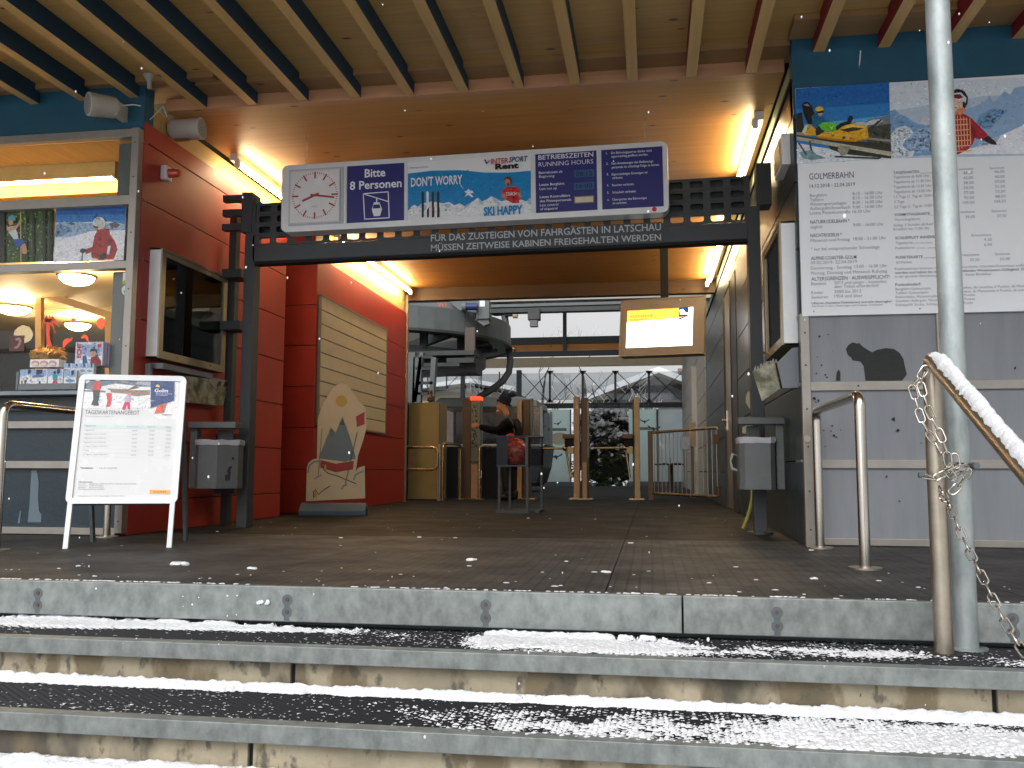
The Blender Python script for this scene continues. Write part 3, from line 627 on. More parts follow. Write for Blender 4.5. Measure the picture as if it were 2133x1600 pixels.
pp = M(); pp.add([PP.w(*PP.uv(x, y), .0) for x, y in ((-40, 428), (114, 424), (112, 548), (-40, 552))], [(0, 1, 2, 3)], paint((60, 84, 40))); 
picture('poster', PP, forest, kb, off=.003, step=.00004, grain=0, label='poster of a child on a rope in green woods')
ski = [((214, 220, 228), [(118, 431), (264, 426), (258, 542), (112, 547)]), ((20, 92, 168), [(118, 431), (264, 426), (261, 466), (230, 460), (117, 462)]), ((54, 128, 196), [(117, 448), (263, 447), (261, 468), (230, 462), (117, 464)]), ((150, 178, 206), [(117, 466), (135, 462), (150, 466), (165, 462), (185, 466), (205, 462), (225, 466), (262, 468), (261, 490), (116, 495)]), ((110, 146, 182), [(117, 470), (128, 466), (140, 472), (152, 480), (130, 492), (116, 494)]),
       ((84, 96, 110), [(142, 466), (150, 462), (158, 467), (150, 470)]), ((92, 88, 92), [(228, 466), (240, 463), (252, 469), (242, 476), (238, 474), (234, 480), (232, 473)]), ((226, 228, 234), [(115, 508), (150, 494), (190, 482), (262, 480), (258, 542), (112, 547)]),
       ((168, 40, 38), [(204, 480), (214, 473), (228, 478), (231, 490), (240, 502), (246, 520), (238, 540), (196, 542), (191, 534), (194, 512), (198, 492)]), ((130, 28, 30), [(226, 496), (232, 512), (226, 530), (230, 534), (238, 522), (234, 506)]), ((226, 228, 234), [(226, 514), (232, 512), (228, 532), (224, 528)]), ((150, 34, 36), [(178, 520), (196, 514), (196, 524), (180, 530)]), ((30, 36, 38), ell(174, 523, 6, 5)), ((60, 62, 66), [(172, 526), (174, 526), (173, 544), (171, 544)]),
       ((226, 226, 222), ell(208, 466, 13, 13)), ((196, 196, 190), ell(211, 468, 8, 9)), ((190, 130, 104), [(198, 472), (206, 472), (206, 480), (201, 482)]), ((40, 40, 42), [(196, 470), (207, 474), (206, 477), (196, 474)]), ((28, 28, 34), [(208, 532), (218, 528), (222, 536), (218, 542), (208, 542)]), ((230, 230, 232), [(190, 538), (206, 540), (206, 543), (192, 544)])]
picture('poster', PP, ski, kb, off=.003, step=.0004, label='poster of a skier in a red jacket')
# lamps in the kiosk
WARM = (1.0, .70, .32); WARMW = (1., .80, .48)
def ceiling_pan(x, y, w, label):
    q = at(x, y, 'Z', 1.98); t = thing('ceiling_lamp', (q.x, q.y, 1.98), label, 'lamp', 'bowl lamps inside the ticket kiosk'); r = w/1854*q.y/2
    b = M(); b.tube([(q.x+r*1.04*math.cos(a_), q.y+r*1.04*math.sin(a_), 2.0) for a_ in [k_*math.pi/16 for k_ in range(32)]], .012, FRAMEG, 6, closed=True); b.cyl((q.x, q.y, 2.0), (q.x, q.y, 2.08), .02, FRAMEG, 8); b.build('lamp_rim', t)
    b = M(); n = 24; prof = [(1.0, .0), (.95, -.03), (.7, -.06), (.35, -.075), (.0, -.08)]; vs = []; fs = []
    for i, (rr, zz) in enumerate(prof):
        for k in range(n): vs.append((q.x+r*rr*math.cos(2*math.pi*k/n), q.y+r*rr*math.sin(2*math.pi*k/n), 2.0+zz))
    for i in range(len(prof)-1):
        for k in range(n): l = (k+1) % n; fs.append((i*n+k, i*n+l, (i+1)*n+l, (i+1)*n+k))
    b.add(vs, fs, emit('bowl_glow', WARMW, 22)); b.add([(q.x+r*.96*math.cos(k*math.pi/12), q.y+r*.96*math.sin(k*math.pi/12), 2.003) for k in range(24)], [tuple(range(24))], emit('bowl_top_glow', WARMW, 150)); b.build('lamp_shade', t, smooth=True)
    li = bpy.data.lights.new('bowl_fill_light', 'POINT'); li.energy = 16; li.color = (1, .74, .40); li.shadow_soft_size = .12; lo_ = bpy.data.objects.new('bowl_fill_light', li); C.objects.link(lo_); lo_.parent = t; lo_.location = (0, 0, -.22)  # added point light hanging below the bowl to brighten the inner ceiling
ceiling_pan(160, 580, 78, 'large bowl lamp nearest the front of the kiosk window')
ceiling_pan(28, 644, 74, 'bowl lamp at the left edge of the kiosk window')
ceiling_pan(162, 678, 56, 'small bowl lamp seen between the palm and the sun cutouts')
# long trough lamp behind the top window
t = thing('trough_lamp', (-4.3, 6.3, 2.6), 'long wooden trough lamp glowing behind the top kiosk window', 'lamp')
a = at(262, 380, 'Y', 6.3); TW = mat('lamp_trough', (206, 176, 110), .5)
z = a.z-.02; x1 = a.x
b = M(); v = [(x1-.0, 6.18, z+.0), (x1-.06, 6.18, z+.16), (x1-.06, 6.55, z+.18), (x1+.02, 6.60, z+.02)]
b.box(-7.3, x1, 6.12, 6.15, z+.02, z+.20, TW); b.box(-7.3, x1, 6.52, 6.55, z+.02, z+.20, TW); b.box(-7.3, x1, 6.15, 6.52, z+.17, z+.20, TW); b.box(x1, x1+.02, 6.12, 6.55, z+.0, z+.20, TW)
b.build('housing', t)
b = M(); b.cyl((-7.2, 6.33, z+.08), (x1-.05, 6.33, z+.08), .022, emit('trough_glow', WARMW, 34), 12); b.build('tube', t, smooth=True)
b = M(); b.box(-7.3, x1-.1, 6.25, 6.42, z+.201, z+.206, emit('trough_top_glow', WARMW, 60)); b.build('top_glow_strip', t)  # glowing strip added on the closed trough top to brighten the ceiling above
for dx_ in (.5, 2): b = M(); b.cyl((x1-dx_, 6.33, z+.21), (x1-dx_, 6.33, 2.82), .01, FRAMEG, 8); b.build('hanger', t)
# clerk behind the leaflets: only the bent blond head shows
q = at(95, 742, 'Y', 6.35)
ck = thing('person', (q.x, 6.35, .02), 'seated clerk behind the kiosk window whose blond hair shows above the leaflets', 'person')
SK = mat('skin', (186, 138, 112), .5, var=.05); HAIRB = mat('blond_hair', (196, 150, 84), .55, rgb2=(120, 80, 40), scale=60, stretch=(1, 1, .2), contrast=(.4, .75))
hx, hy, hz = q.x, 6.35, q.z
skin('body', [((hx, hy+.15, .55), .14), ((hx, hy+.12, .80), .13), ((hx, hy+.08, 1.0-.05), .12), ((hx, hy+.04, hz-.14), .05), ((hx, hy, hz-.03), .075), ((hx-.17, hy+.06, .93), .05), ((hx-.22, hy-.05, .74), .04), ((hx-.12, hy-.25, .80), .03), ((hx+.17, hy+.06, .93), .05), ((hx+.22, hy-.05, .74), .04), ((hx+.12, hy-.25, .80), .03)], [(0, 1), (1, 2), (2, 3), (3, 4), (2, 5), (5, 6), (6, 7), (2, 8), (8, 9), (9, 10)], SK, ck)
b = M(); R = random.Random(2)
b.ball((hx, hy, hz), .1, HAIRB, (1.15, 1, .62), 16, 10, .08)
for k in range(110):
    an = R.uniform(0, 6.28); el = R.uniform(0, 1); p0 = Vector((hx+.115*math.cos(an)*math.sqrt(1-el*el), hy+.1*math.sin(an)*math.sqrt(1-el*el), hz+.062*el)); d = Vector((math.cos(an)*.03+.02, math.sin(an)*.02, R.uniform(-.02, .03)))
    b.tube([p0, p0+d*.6+Vector((0, 0, .008)), p0+d*1.2], .004, HAIRB, 5, r1=.001)
b.build('hair', ck, smooth=True)
b = M(); b.box(hx-.2, hx+.2, hy+.25, hy+.3, .3, .9, FRAMEG)
# leaflets on the counter
def leaf_stand(x0, y0, x1, y1, yy, dpt, label, name='leaflet_holder', col=(196, 200, 204)):
    a = at(x0, y1, 'Y', yy); c = at(x1, y0, 'Y', yy); t = thing(name, ((a.x+c.x)/2, yy, a.z), label, 'leaflets'); return t, PY(yy)
LB = [((222, 228, 236), None), ]
def leaflet(pl, t, x0, y0, x1, y1, kind, back=.03):
    b = M(); b.pxbox(pl, x0, y0, x1, y1, -back, 0, paint((226, 228, 230))); o = b.build('leaflet', t)
    w, h = x1-x0, y1-y0; f = lambda u, v: (x0+w*u, y0+h*v)
    L_ = [((150, 180, 216), [f(0, 0), f(1, 0), f(1, .4), f(0, .45)]), ((226, 230, 236), [f(0, .42), f(.3, .3), f(.6, .4), f(1, .34), f(1, .95), f(0, .97)]), ((24, 46, 92), [f(.62, 0), f(.85, 0), f(.85, .2), f(.62, .28)])]
    if kind == 'wide': L_ += [((24, 46, 92), [f(.3, 0), f(.4, 0), f(.4, .2), f(.3, .26)]), ((84, 110, 150), [f(.45, .35), f(.7, .25), f(.95, .35), f(.8, .42), f(.5, .42)]), ((170, 50, 60), [f(.05, .6), f(.1, .58), f(.11, .78), f(.05, .8)]), ((50, 54, 70), [f(.17, .55), f(.22, .55), f(.23, .8), f(.17, .8)]), ((160, 60, 60), [f(.4, .5), f(.43, .5), f(.44, .64), f(.4, .66)]), ((60, 40, 46), [f(.72, .62), f(.78, .62), f(.78, .85), f(.72, .85)])]
    if kind == 'child': L_ += [((48, 150, 156), [f(.3, .28), f(.5, .22), f(.66, .34), f(.66, .58), f(.34, .6)]), ((196, 40, 84), [f(.36, .6), f(.62, .58), f(.72, .86), f(.56, .84), f(.5, .7), f(.38, .86), f(.24, .84)]), ((40, 50, 60), ell(x0+w*.46, y0+h*.18, w*.1, h*.09))]
    if kind == 'small': L_ += [((120, 160, 200), [f(.1, .5), f(.5, .45), f(.9, .55), f(.9, .9), f(.1, .85)]), ((232, 236, 240), [f(.1, .6), f(.5, .7), f(.9, .62), f(.9, .95), f(.1, .92)])]
    picture('cover_print', pl, L_, o, off=.001, step=.0004)
t, pl = leaf_stand(38, 768, 160, 812, 5.54, .1, 'grey leaflet rack with ski leaflets on the kiosk counter')
b = M(); b.pxbox(pl, 38, 800, 160, 811, .002, .008, mat('rack_grey', (110, 116, 120), .5)); b.pxbox(pl, 36, 775, 39, 812, -.10, .008, _m['rack_grey']); b.pxbox(pl, 38, 776, 160, 811, -.10, -.09, _m['rack_grey']); b.build('rack', t)
leaflet(pl, t, 42, 770, 97, 809, 'wide'); leaflet(pl, t, 101, 769, 130, 809, 'child'); leaflet(pl, t, 134, 772, 158, 809, 'small')
t, pl = leaf_stand(62, 748, 128, 768, 5.64, .1, 'low white box of round badges behind the leaflet rack')
b = M(); b.pxbox(pl, 63, 749, 122, 764, -.08, 0, WHITE); b.build('box', t)
for cx in (74, 92, 110): b = M(); b.sheet(pl, ell(cx, 757, 8, 6), .001, .003, paint((206, 160, 148))); b.sheet(pl, ell(cx, 759, 6, 3), .004, .001, paint((226, 210, 206))); b.build('badge', t)
t, pl = leaf_stand(134, 757, 195, 782, 5.62, .1, 'row of small blue and white leaflets under the magazine')
for k in range(4): leaflet(pl, t, 134+k*15.5, 757+(k % 2), 148+k*15.5, 784, 'small')
t, pl = leaf_stand(157, 712, 236, 760, 5.70-.06, .1, 'stack of magazines with red title standing behind the kiosk window', 'magazine_stack')
b = M(); b.pxbox(pl, 158, 713, 213, 761, -.14, 0, paint((200, 204, 216))); 
for k in range(7): b.pbox(pl, *[pl.uv(213, 713)[0], pl.uv(213, 713)[0]+.003+.006*(k+1)], pl.uv(213, 760)[1], pl.uv(213, 714+k*.4)[1], -.02*(k+1)-.01, -.02*k-.012, paint((176, 170, 198)))
o = b.build('magazine', t)
picture('cover_print', pl, [((196, 204, 222), [(158, 713), (213, 713), (213, 761), (158, 761)]), ((156, 176, 214), [(170, 717), (184, 722), (213, 716), (213, 732), (190, 742), (170, 736)]), ((226, 230, 238), [(166, 738), (190, 744), (213, 740), (213, 761), (166, 761)]), ((40, 90, 150), [(173, 742), (180, 740), (183, 758), (172, 760)]), ((200, 150, 130), ell(194, 735, 6, 8)), ((50, 50, 60), [(187, 733), (190, 727), (198, 726), (203, 731), (203, 738), (199, 732), (190, 732)]), ((140, 40, 44), [(190, 744), (204, 742), (211, 752), (211, 761), (188, 761)]), ((206, 40, 56), [(204, 717), (211, 717), (211, 724), (204, 724)])], o, off=.001, step=.0004)
b = M(); RV = Pl(pl.w(*pl.uv(169, 746), .004), (0, 0, 1), (-1, 0, 0))
vs, fs = text_mesh('ECHT', .03); wd = max(v.x for v in vs); hgt = pl.uv(160, 715)[1]-pl.uv(160, 746)[1]; sc = hgt/wd
b.add([RV.p+Vector((-v.y*sc*1.1, 0, v.x*sc)) for v in vs], fs, paint((196, 34, 50))); b.build('title', o, norm=False)

# red wall of the kiosk along the passage
def grooved_wall(name, parent, pl, u0, u1, z0, z1_, zs, mt, th=.1, gap=.008, steel=None):
    """boards stacked with real gaps; pl faces the passage"""
    b = M(); e = [z0]+sorted(zs)+[z1_]
    for a, c in zip(e[:-1], e[1:]): b.pbox(pl, u0, u1, a+gap/2, c-gap/2, -th, 0, mt)
    o = b.build(name, parent, bevel=.003); b = M(); b.pbox(pl, u0+.005, u1-.005, z0+.01, z1_-.01, -th+.01, -.02, REDG); b.build('joint_backing', o); return o
W1 = PXL(-3.54)
zg = [.23, .655, 1.08, 1.505, 1.93, 2.355, 2.78]
wl = grooved_wall('side_wall', kb, W1, 5.665, 8.2, 0, 2.93, zg, RED)
b = M(); b.box(-3.66, -3.575, 5.7, 8.18, 2.93, 3.09, WOODY); b.build('timber_strip', kb)
b = M()
for z in zg[1:]:
    b.cyl((-3.54, 5.70, z), (-3.532, 5.70, z), .008, ALU, 8)
b.build('bolt', wl)
# second red block with the slatted panel
rb = thing('red_building', (-3.6, 9, 0), 'red grooved building block behind the kiosk in the passage', 'building')
zg2 = [.437*k+.02 for k in range(1, 6)]
grooved_wall('side_wall', rb, PXL(-3.5), 8.93, 12.44, 0, 2.74, zg2, RED)
grooved_wall('front_wall', rb, PY(8.92), -4.4, -3.503, 0, 2.74, zg2, RED)
b = M(); b.box(-3.8, -3.53, 8.96, 12.44, 2.745, 3.10, WOODY); b.box(-4.2, -3.53, 8.93, 8.96, 2.745, 3.10, RED); b.build('timber_strip', rb)
b = M(); b.box(-3.52, -3.48, 12.442, 12.49, 0, 3.0, ALU); b.build('corner_profile', rb)
t = thing('slat_panel', (-3.47, 9, 1), 'cream slatted display panel on the red wall behind the cutout board', 'panel')
Q = PXL(-3.465); CRM = mat('cream_panel', (204, 198, 180), .5, var=.06)
u0 = Q.uv(668, 640)[0]; u1 = Q.uv(805, 780)[0]; zt = Q.uv(668, 614)[1]; zb = Q.uv(803, 903)[1]
n = 9
for k in range(n):
    b = M(); h = (zt-zb)/n; b.pbox(Q, u0+.02, u1-.02, zb+h*k+.006, zb+h*(k+1)-.006, -.02, 0, CRM); b.build('slat', t)
b = M(); b.pbox(Q, u0, u1, zb-.01, zb+.01, -.025, .006, ALU); b.pbox(Q, u0, u1, zt-.01, zt+.01, -.025, .006, ALU); b.pbox(Q, u0, u0+.02, zb, zt, -.025, .006, ALU); b.pbox(Q, u1-.02, u1, zb, zt, -.025, .006, ALU); b.pbox(Q, u0, u1, zb, zt, -.03, -.021, mat('slat_gap', (96, 90, 80), .7)); b.build('frame', t)

# ================================================================== RIGHT BUILDING
rbld = thing('ticket_office', (1.6, 5.66, 0), 'petrol blue building on the right with grey panels and a long dark side wall', 'building')
PZ = PY(FY)
b = M(); b.box(.92, 7, FY, FY+.12, 2.70, 3.23, BLUE); uw = b.build('upper_wall', rbld)
b = M(); b.poly(PY(FY), [(1791, 105), (1794, 106), (1793, 120), (1792, 130), (1790, 138), (1790, 145), (1789, 132), (1790, 118)], .002, paint((190, 200, 196))); b.build('white_streak', uw, norm=False)
b = M(); b.box(.96, 7, FY+.004, FY+.10, .04, 2.75, GREYP); gp = b.build('grey_panel', rbld)
zr1, zr2, zr0 = zf(1800, 804), zf(1800, 967), .03
b = M()
for z, h in ((zr1, .055), (zr2, .05), (zr0, .04)): b.box(.972, 7, FY-.016, FY+.03, z-h/2, z+h/2, ALU)
b.box(.92, .972, FY-.02, FY+.03, 0, 1.42, ALU)
xm = at(1964, 900, 'Y', FY).x
b.box(xm-.012, xm+.012, FY-.013, FY+.03, .05, 1.42, ALU)
for z in (.1, .33, .6, .83, 1.1, 1.3): b.cyl((.946, FY-.024, z), (.946, FY-.02, z), .006, FRAMEG, 8)
for x in (1.25, 1.55, 1.85): b.cyl((x, FY-.02, zr1), (x, FY-.016, zr1), .006, FRAMEG, 8)
b.build('panel_frame', rbld, bevel=.002)
b = M(); TD = mat('bared_backing', (40, 46, 44), .8, var=.25, scale=20, stretch=(1, 1, 8)); Gp = PY(FY)
b.poly(Gp, [(1762, 727), (1767, 719), (1776, 713), (1786, 716), (1789, 714), (1797, 722), (1808, 729), (1817, 734), (1826, 729), (1846, 725), (1862, 727), (1874, 735), (1882, 748), (1885, 763), (1889, 780), (1886, 784), (1879, 793), (1803, 793), (1799, 762), (1792, 753), (1776, 751), (1773, 745), (1766, 739)], .0, TD)
b_ = M(); b_.poly(Gp, [(1741, 793), (1743, 775), (1747, 770), (1750, 776), (1750, 793)], .003, TD); b_.build('paint_chip', gp, norm=False)
R = random.Random(9)
for x, y, s in ((1707, 701, 2.6), (1725, 697, 1.5), (1711, 761, 2), (1700, 778, 2), (1719, 781, 2.5), (1722, 786, 2), (1696, 830, 4), (1705, 835, 3), (1699, 838, 2), (1861, 873, 5), (1870, 896, 4), (1737, 908, 3), (1731, 898, 1.6), (1708, 930, 2), (1742, 911, 2), (1751, 896, 1.5), (1846, 993, 2.5), (2114, 767, 3), (1873, 1044, 2), (1925, 990, 1.2), (1918, 923, 1.4), (1734, 733, 1), (1702, 744, 1.5), (1733, 887, 2), (1716, 897, 1.6), (1719, 930, 1.6)):
    b_ = M(); b_.poly(Gp, [(x+s*math.cos(q)*R.uniform(.5, 1.2), y+s*math.sin(q)*R.uniform(.5, 1.3)) for q in (0, .9, 1.8, 2.7, 3.6, 4.5, 5.4)], .003, TD); b_.build('paint_chip', gp, norm=False)
for v in b.v: v.y = FY+.001
b.build('peeled_patch', gp, norm=False)
# long side wall
W3 = PXR(.92)
zs3 = [.40, .83, 1.26, 1.69, 2.12, 2.55]
SIDE = mat('weathered_petrol_panel', (22, 38, 46), .36, rgb2=(46, 60, 60), scale=5, contrast=(.4, .6), bump=.35, bscale=14, spec=.6)
for a, c in ((-11.27, -9.98), (-9.98, -9.66)): pass
b = M()
dY0, dY1 = 9.72, 11.25
w3 = grooved_wall('side_wall', rbld, W3, -9.66, -5.69, 0, 2.93, [.514, .985, 1.41, 1.84, 2.27, 2.70], SIDE)
grooved_wall('side_wall', rbld, W3, -15.0, -11.30, 0, 2.93, [.437*k for k in range(1, 7)], SIDE)
b = M(); b.box(.92, 1.0, 9.66, 11.30, 2.62, 2.93, SIDE); b.box(.955, 1.02, 9.66, 11.3, 0, 2.62, REDG); b.build('lintel', rbld)
b = M(); b.box(.925, .97, 10.32, 11.24, .01, 2.60, INOXM); d = b.build('door', rbld, bevel=.003)
b = M(); b.box(.915, .95, 9.70, 10.30, .01, 2.60, mat('door_side', (58, 60, 58), .4, metal=.4)); b.box(.905, .96, 10.295, 10.33, 0, 2.62, FRAMEG); b.box(.905, .96, 11.24, 11.28, 0, 2.62, FRAMEG); b.build('door_frame', rbld)
hz = at(1507, 881, 'X', .92).z
b = M(); b.box(.912, .925, 11.08, 11.12, hz-.12, hz+.12, INOX); b.tube(bend([(.92, 11.10, hz), (.86, 11.10, hz), (.86, 10.96, hz)], .02), .011, INOX, 8); b.cyl((.918, 11.1, hz-.09), (.905, 11.1, hz-.09), .014, INOX); b.build('handle', d, smooth=True)
b = M()
for z in (.4, 1.3, 2.2): b.cyl((.912, 10.33, z-.05), (.912, 10.33, z+.05), .01, ALU, 8)
b.build('hinge', d)
b = M(); b.box(.925, .99, 5.7, 15, 2.94, 3.09, mat('pale_green_strip', (120, 134, 112), .4, var=.1)); b.box(.905, .93, 5.68, 15.0, 2.925, 2.945, DARK); b.build('top_strip', rbld)
b = M()
for z in (.514, .985, 1.41): b.box(.914, .92, 5.70, 5.92, z-.008, z+.008, ALU); 
b.cyl((.918, 5.695, .72), (.912, 5.66-.03, .72), .0, ALU)
b.build('bracket', w3)
b = M(); c = at(1682, 914, 'Y', FY-.03); b.cyl(c+Vector((.0, 0, 0)), c+Vector((0, .008, 0)), .02, mat('pale_cap', (176, 168, 150), .5), 20); b.build('cap', rbld)

# ------------------------------------------------------------------ big information board
ib = thing('information_board', (1.9, FY-.02, 1.4), 'large white price board headed by two winter photos on the right wall', 'board')
BI = PY(FY-.022)
tl, bl = BI.uv(1657, 184), BI.uv(1664, 659)
b = M(); b.pbox(BI, tl[0], 3.35, bl[1], tl[1], -.018, 0, mat('white_board', (226, 229, 233), .35, var=.02)); pn = b.build('board_panel', ib, bevel=.002)
zt = BI.uv(1657, 184)[1]
# coaster photo
def sc_(pts): return pts
CO_ = [((40, 122, 190), [(1657, 185), (1852, 172), (1856, 330), (1660, 342)]), ((24, 98, 172), [(1657, 185), (1852, 172), (1853, 215), (1658, 228)]), ((96, 168, 214), [(1658, 262), (1854, 240), (1855, 275), (1659, 280)]),
  ((110, 122, 128), [(1762, 262), (1775, 256), (1790, 252), (1800, 256), (1812, 248), (1830, 246), (1854, 240), (1855, 300), (1762, 290)]), ((196, 204, 210), [(1775, 258), (1790, 254), (1806, 256), (1815, 250), (1830, 248), (1840, 252), (1826, 262), (1812, 260), (1796, 266), (1780, 262)]), ((70, 72, 60), [(1806, 272), (1830, 262), (1855, 258), (1855, 305), (1806, 300)]),
  ((40, 40, 36), [(1658, 238), (1670, 234), (1676, 276), (1659, 276)]), ((214, 222, 228), [(1660, 298), (1700, 306), (1750, 314), (1856, 330), (1660, 342)]), ((120, 156, 168), [(1664, 318), (1690, 312), (1700, 322), (1722, 330), (1690, 334), (1672, 330)]), ((46, 44, 34), [(1718, 290), (1856, 300), (1856, 331), (1760, 322), (1730, 312)]),
  ((60, 54, 40), [(1660, 282), (1856, 312), (1856, 318), (1660, 288)]), ((176, 174, 152), [(1659, 285), (1856, 317), (1856, 326), (1659, 292)]), ((150, 148, 130), [(1659, 276), (1690, 281), (1690, 285), (1659, 281)]), ((140, 138, 130), [(1790, 285), (1856, 292), (1856, 297), (1790, 290)]), ((80, 80, 72), [(1661, 298), (1665, 298), (1681, 322), (1678, 324)]), ((80, 80, 72), [(1684, 294), (1688, 294), (1692, 314), (1688, 315)]), ((150, 148, 130), [(1746, 304), (1770, 306), (1764, 322), (1752, 326), (1746, 316)]),
  ((28, 28, 30), [(1670, 220), (1676, 213), (1684, 214), (1690, 222), (1698, 240), (1696, 258), (1690, 260), (1682, 258), (1675, 242)]), ((140, 145, 150), [(1673, 219), (1682, 217), (1687, 223), (1680, 222)]), ((226, 168, 36), [(1676, 266), (1682, 260), (1700, 268), (1720, 276), (1740, 274), (1760, 262), (1775, 259), (1806, 264), (1809, 288), (1780, 294), (1740, 290), (1700, 284), (1678, 282), (1670, 279)]), ((240, 196, 70), [(1762, 262), (1776, 260), (1804, 265), (1800, 272), (1770, 274), (1750, 276)]), ((60, 50, 30), [(1748, 272), (1775, 266), (1800, 268), (1790, 272), (1765, 276)]), ((214, 206, 180), [(1670, 276), (1676, 264), (1682, 260), (1680, 272), (1676, 281)]), ((182, 124, 20), [(1700, 284), (1740, 290), (1780, 294), (1809, 288), (1809, 291), (1780, 297), (1738, 294), (1700, 288)]),
  ((36, 104, 142), [(1690, 244), (1698, 236), (1712, 240), (1716, 250), (1728, 252), (1726, 256), (1712, 256), (1706, 268), (1700, 272), (1692, 264)]), ((30, 42, 44), [(1700, 268), (1708, 262), (1714, 272), (1718, 268), (1716, 276), (1706, 282), (1700, 284), (1698, 276)]), ((96, 196, 50), [(1704, 262), (1716, 256), (1730, 256), (1744, 260), (1742, 272), (1734, 276), (1712, 272)]), ((180, 226, 120), [(1726, 262), (1731, 266), (1737, 261), (1732, 272)]), ((28, 32, 34), [(1740, 266), (1750, 258), (1764, 254), (1768, 244), (1774, 242), (1776, 248), (1770, 260), (1754, 264), (1742, 274)]),
  ((206, 150, 120), ell(1708, 238, 5, 5)), ((30, 30, 32), [(1702, 234), (1714, 230), (1715, 236), (1704, 238)]), ((224, 186, 60), [(1697, 232), (1699, 226), (1706, 223), (1713, 225), (1715, 231), (1704, 234)]), ((40, 40, 40), ell(1757, 288, 3, 2.6)), ((60, 60, 60), [(1806, 270), (1834, 250), (1836, 252), (1812, 275)]), ((24, 24, 24), [(1736, 326), (1836, 330), (1830, 333), (1740, 329)])]
picture('photo_print', BI, CO_, pn, off=.001, step=.00035, label='photo of a child on a yellow rail sled')
SK_ = [((176, 194, 212), [(1852.5, 172), (2440, 152), (2440, 318), (1856.5, 330)]), ((206, 216, 226), [(1853, 172), (2440, 152), (2440, 186), (2050, 200), (1854, 232)]), ((118, 158, 198), [(1853, 232), (1864, 228), (1874, 238), (1890, 244), (1902, 254), (1916, 260), (1950, 258), (1950, 322), (1856, 330)]), ((140, 172, 206), [(2010, 228), (2030, 222), (2052, 212), (2061, 199), (2068, 214), (2078, 206), (2092, 190), (2104, 198), (2112, 184), (2130, 180), (2440, 178), (2440, 300), (2010, 320)]), ((112, 150, 190), [(2040, 240), (2070, 226), (2100, 230), (2080, 250), (2060, 270), (2030, 262)]),
  ((206, 216, 228), [(1855, 282), (1866, 268), (1884, 262), (1896, 268), (1904, 280), (1896, 296), (1886, 290), (1880, 304), (1894, 316), (1906, 314), (1900, 328), (1856, 330)]), ((150, 180, 214), [(1888, 292), (1910, 270), (1930, 266), (1944, 270), (1944, 316), (1910, 320), (1890, 308)]), ((226, 230, 238), [(2070, 290), (2090, 280), (2112, 270), (2134, 260), (2440, 256), (2440, 318), (1990, 322), (2010, 312), (2040, 306)]), ((176, 190, 214), [(2040, 300), (2066, 288), (2084, 284), (2076, 296), (2050, 304), (2030, 308)]), ((206, 206, 222), [(1924, 242), (1936, 248), (1942, 258), (1926, 262), (1916, 256)]),
  ((168, 30, 52), [(1984, 244), (1998, 234), (2012, 240), (2024, 248), (2040, 264), (2056, 280), (2058, 286), (2048, 294), (2030, 288), (2026, 300), (2016, 312), (1996, 322), (1984, 322), (1984, 300), (1944, 314), (1940, 300), (1946, 272), (1960, 258)]), ((130, 22, 40), [(2016, 252), (2030, 270), (2034, 286), (2028, 288), (2020, 272)])]
for k in range(6): SK_.append(((222, 176, 120), [(1986+k*6.5, 240+k*1.5), (1987.6+k*6.5, 240+k*1.5), (1992+k*6, 316-k*3), (1990+k*6, 316-k*3)]))
for k in range(7): SK_.append(((222, 176, 120), [(1984, 250+k*11), (2014+k*1.5, 248+k*11), (2014+k*1.5, 250+k*11), (1984, 252+k*11)]))
SK_ += [((40, 36, 40), [(2046, 290), (2058, 284), (2072, 296), (2076, 303), (2064, 302), (2052, 296)]), ((40, 38, 44), [(1936, 298), (1946, 296), (1948, 314), (1938, 316)]), ((224, 190, 168), [(1986, 206), (2004, 208), (2006, 222), (1998, 232), (1990, 234), (1984, 230)]), ((220, 140, 100), [(1990, 232), (2006, 224), (2012, 232), (2000, 242), (1988, 238)]), ((36, 42, 50), [(1984, 190), (1996, 187), (2008, 192), (2015, 204), (2014, 218), (2008, 228), (2004, 224), (2004, 208), (1984, 202)]), ((214, 220, 226), [(1984, 196), (2000, 194), (2012, 206), (2010, 216), (2004, 212), (1996, 210), (1984, 208)]), ((120, 30, 40), [(1984, 199), (1998, 198), (2005, 204), (1996, 208), (1984, 206)]), ((160, 60, 60), [(1987, 224), (1992, 226), (1987, 227)])]
picture('photo_print', BI, SK_, pn, off=.001, step=.00035, label='photo of a child in a red checked ski jacket')
b = M(); D1 = paint((58, 56, 84)); D2 = paint((118, 120, 136)); O = .0016
def tx(s, x0, y0, x1, mt=D2, bold=0., h=None): b.text(BI, s, x0, y0, x1, mt, off=O, bold=bold, h=h)
tx('GOLMERBAHN', 1685.5, 374.5, 1778.5, D1, h=13)
tx('14.12.2018 - 22.04.2019', 1686.5, 391.5, 1781, D1, h=7.5)
L_ = [('Bergfahrt', 410.7, 1722.5, '8:15 - 16:00 Uhr', 407, 1838.5), ('Talfahrt', 420, 1716, '8:15 - 16:30 Uhr', 416, 1838.5), ('Wintersportanlagen', 429, 1763, '8:30 - 16:00 Uhr', 425.5, 1839), ('Außergolm/Innerbach', 438, 1771, '9:00 - 16:00 Uhr', 435, 1839.5), ('Letzte Pistenkontrolle', 447.5, 1771, '16:30 Uhr', 444.3, 1814)]
for a, y, x1, c, y2, x2 in L_: tx(a, 1687, y, x1, D2, -.004, h=6.6); tx(c, 1776, y2, x2, D2, -.004, h=6.6)
tx('NATURRODELBAHN *', 1687.6, 466.5, 1770, D1, .005, h=7.2); tx('täglich', 1688, 476.5, 1713, D2, -.004, h=6.6); tx('9:00 - 16:00 Uhr', 1777, 472.3, 1840.5, D2, -.004, h=6.6)
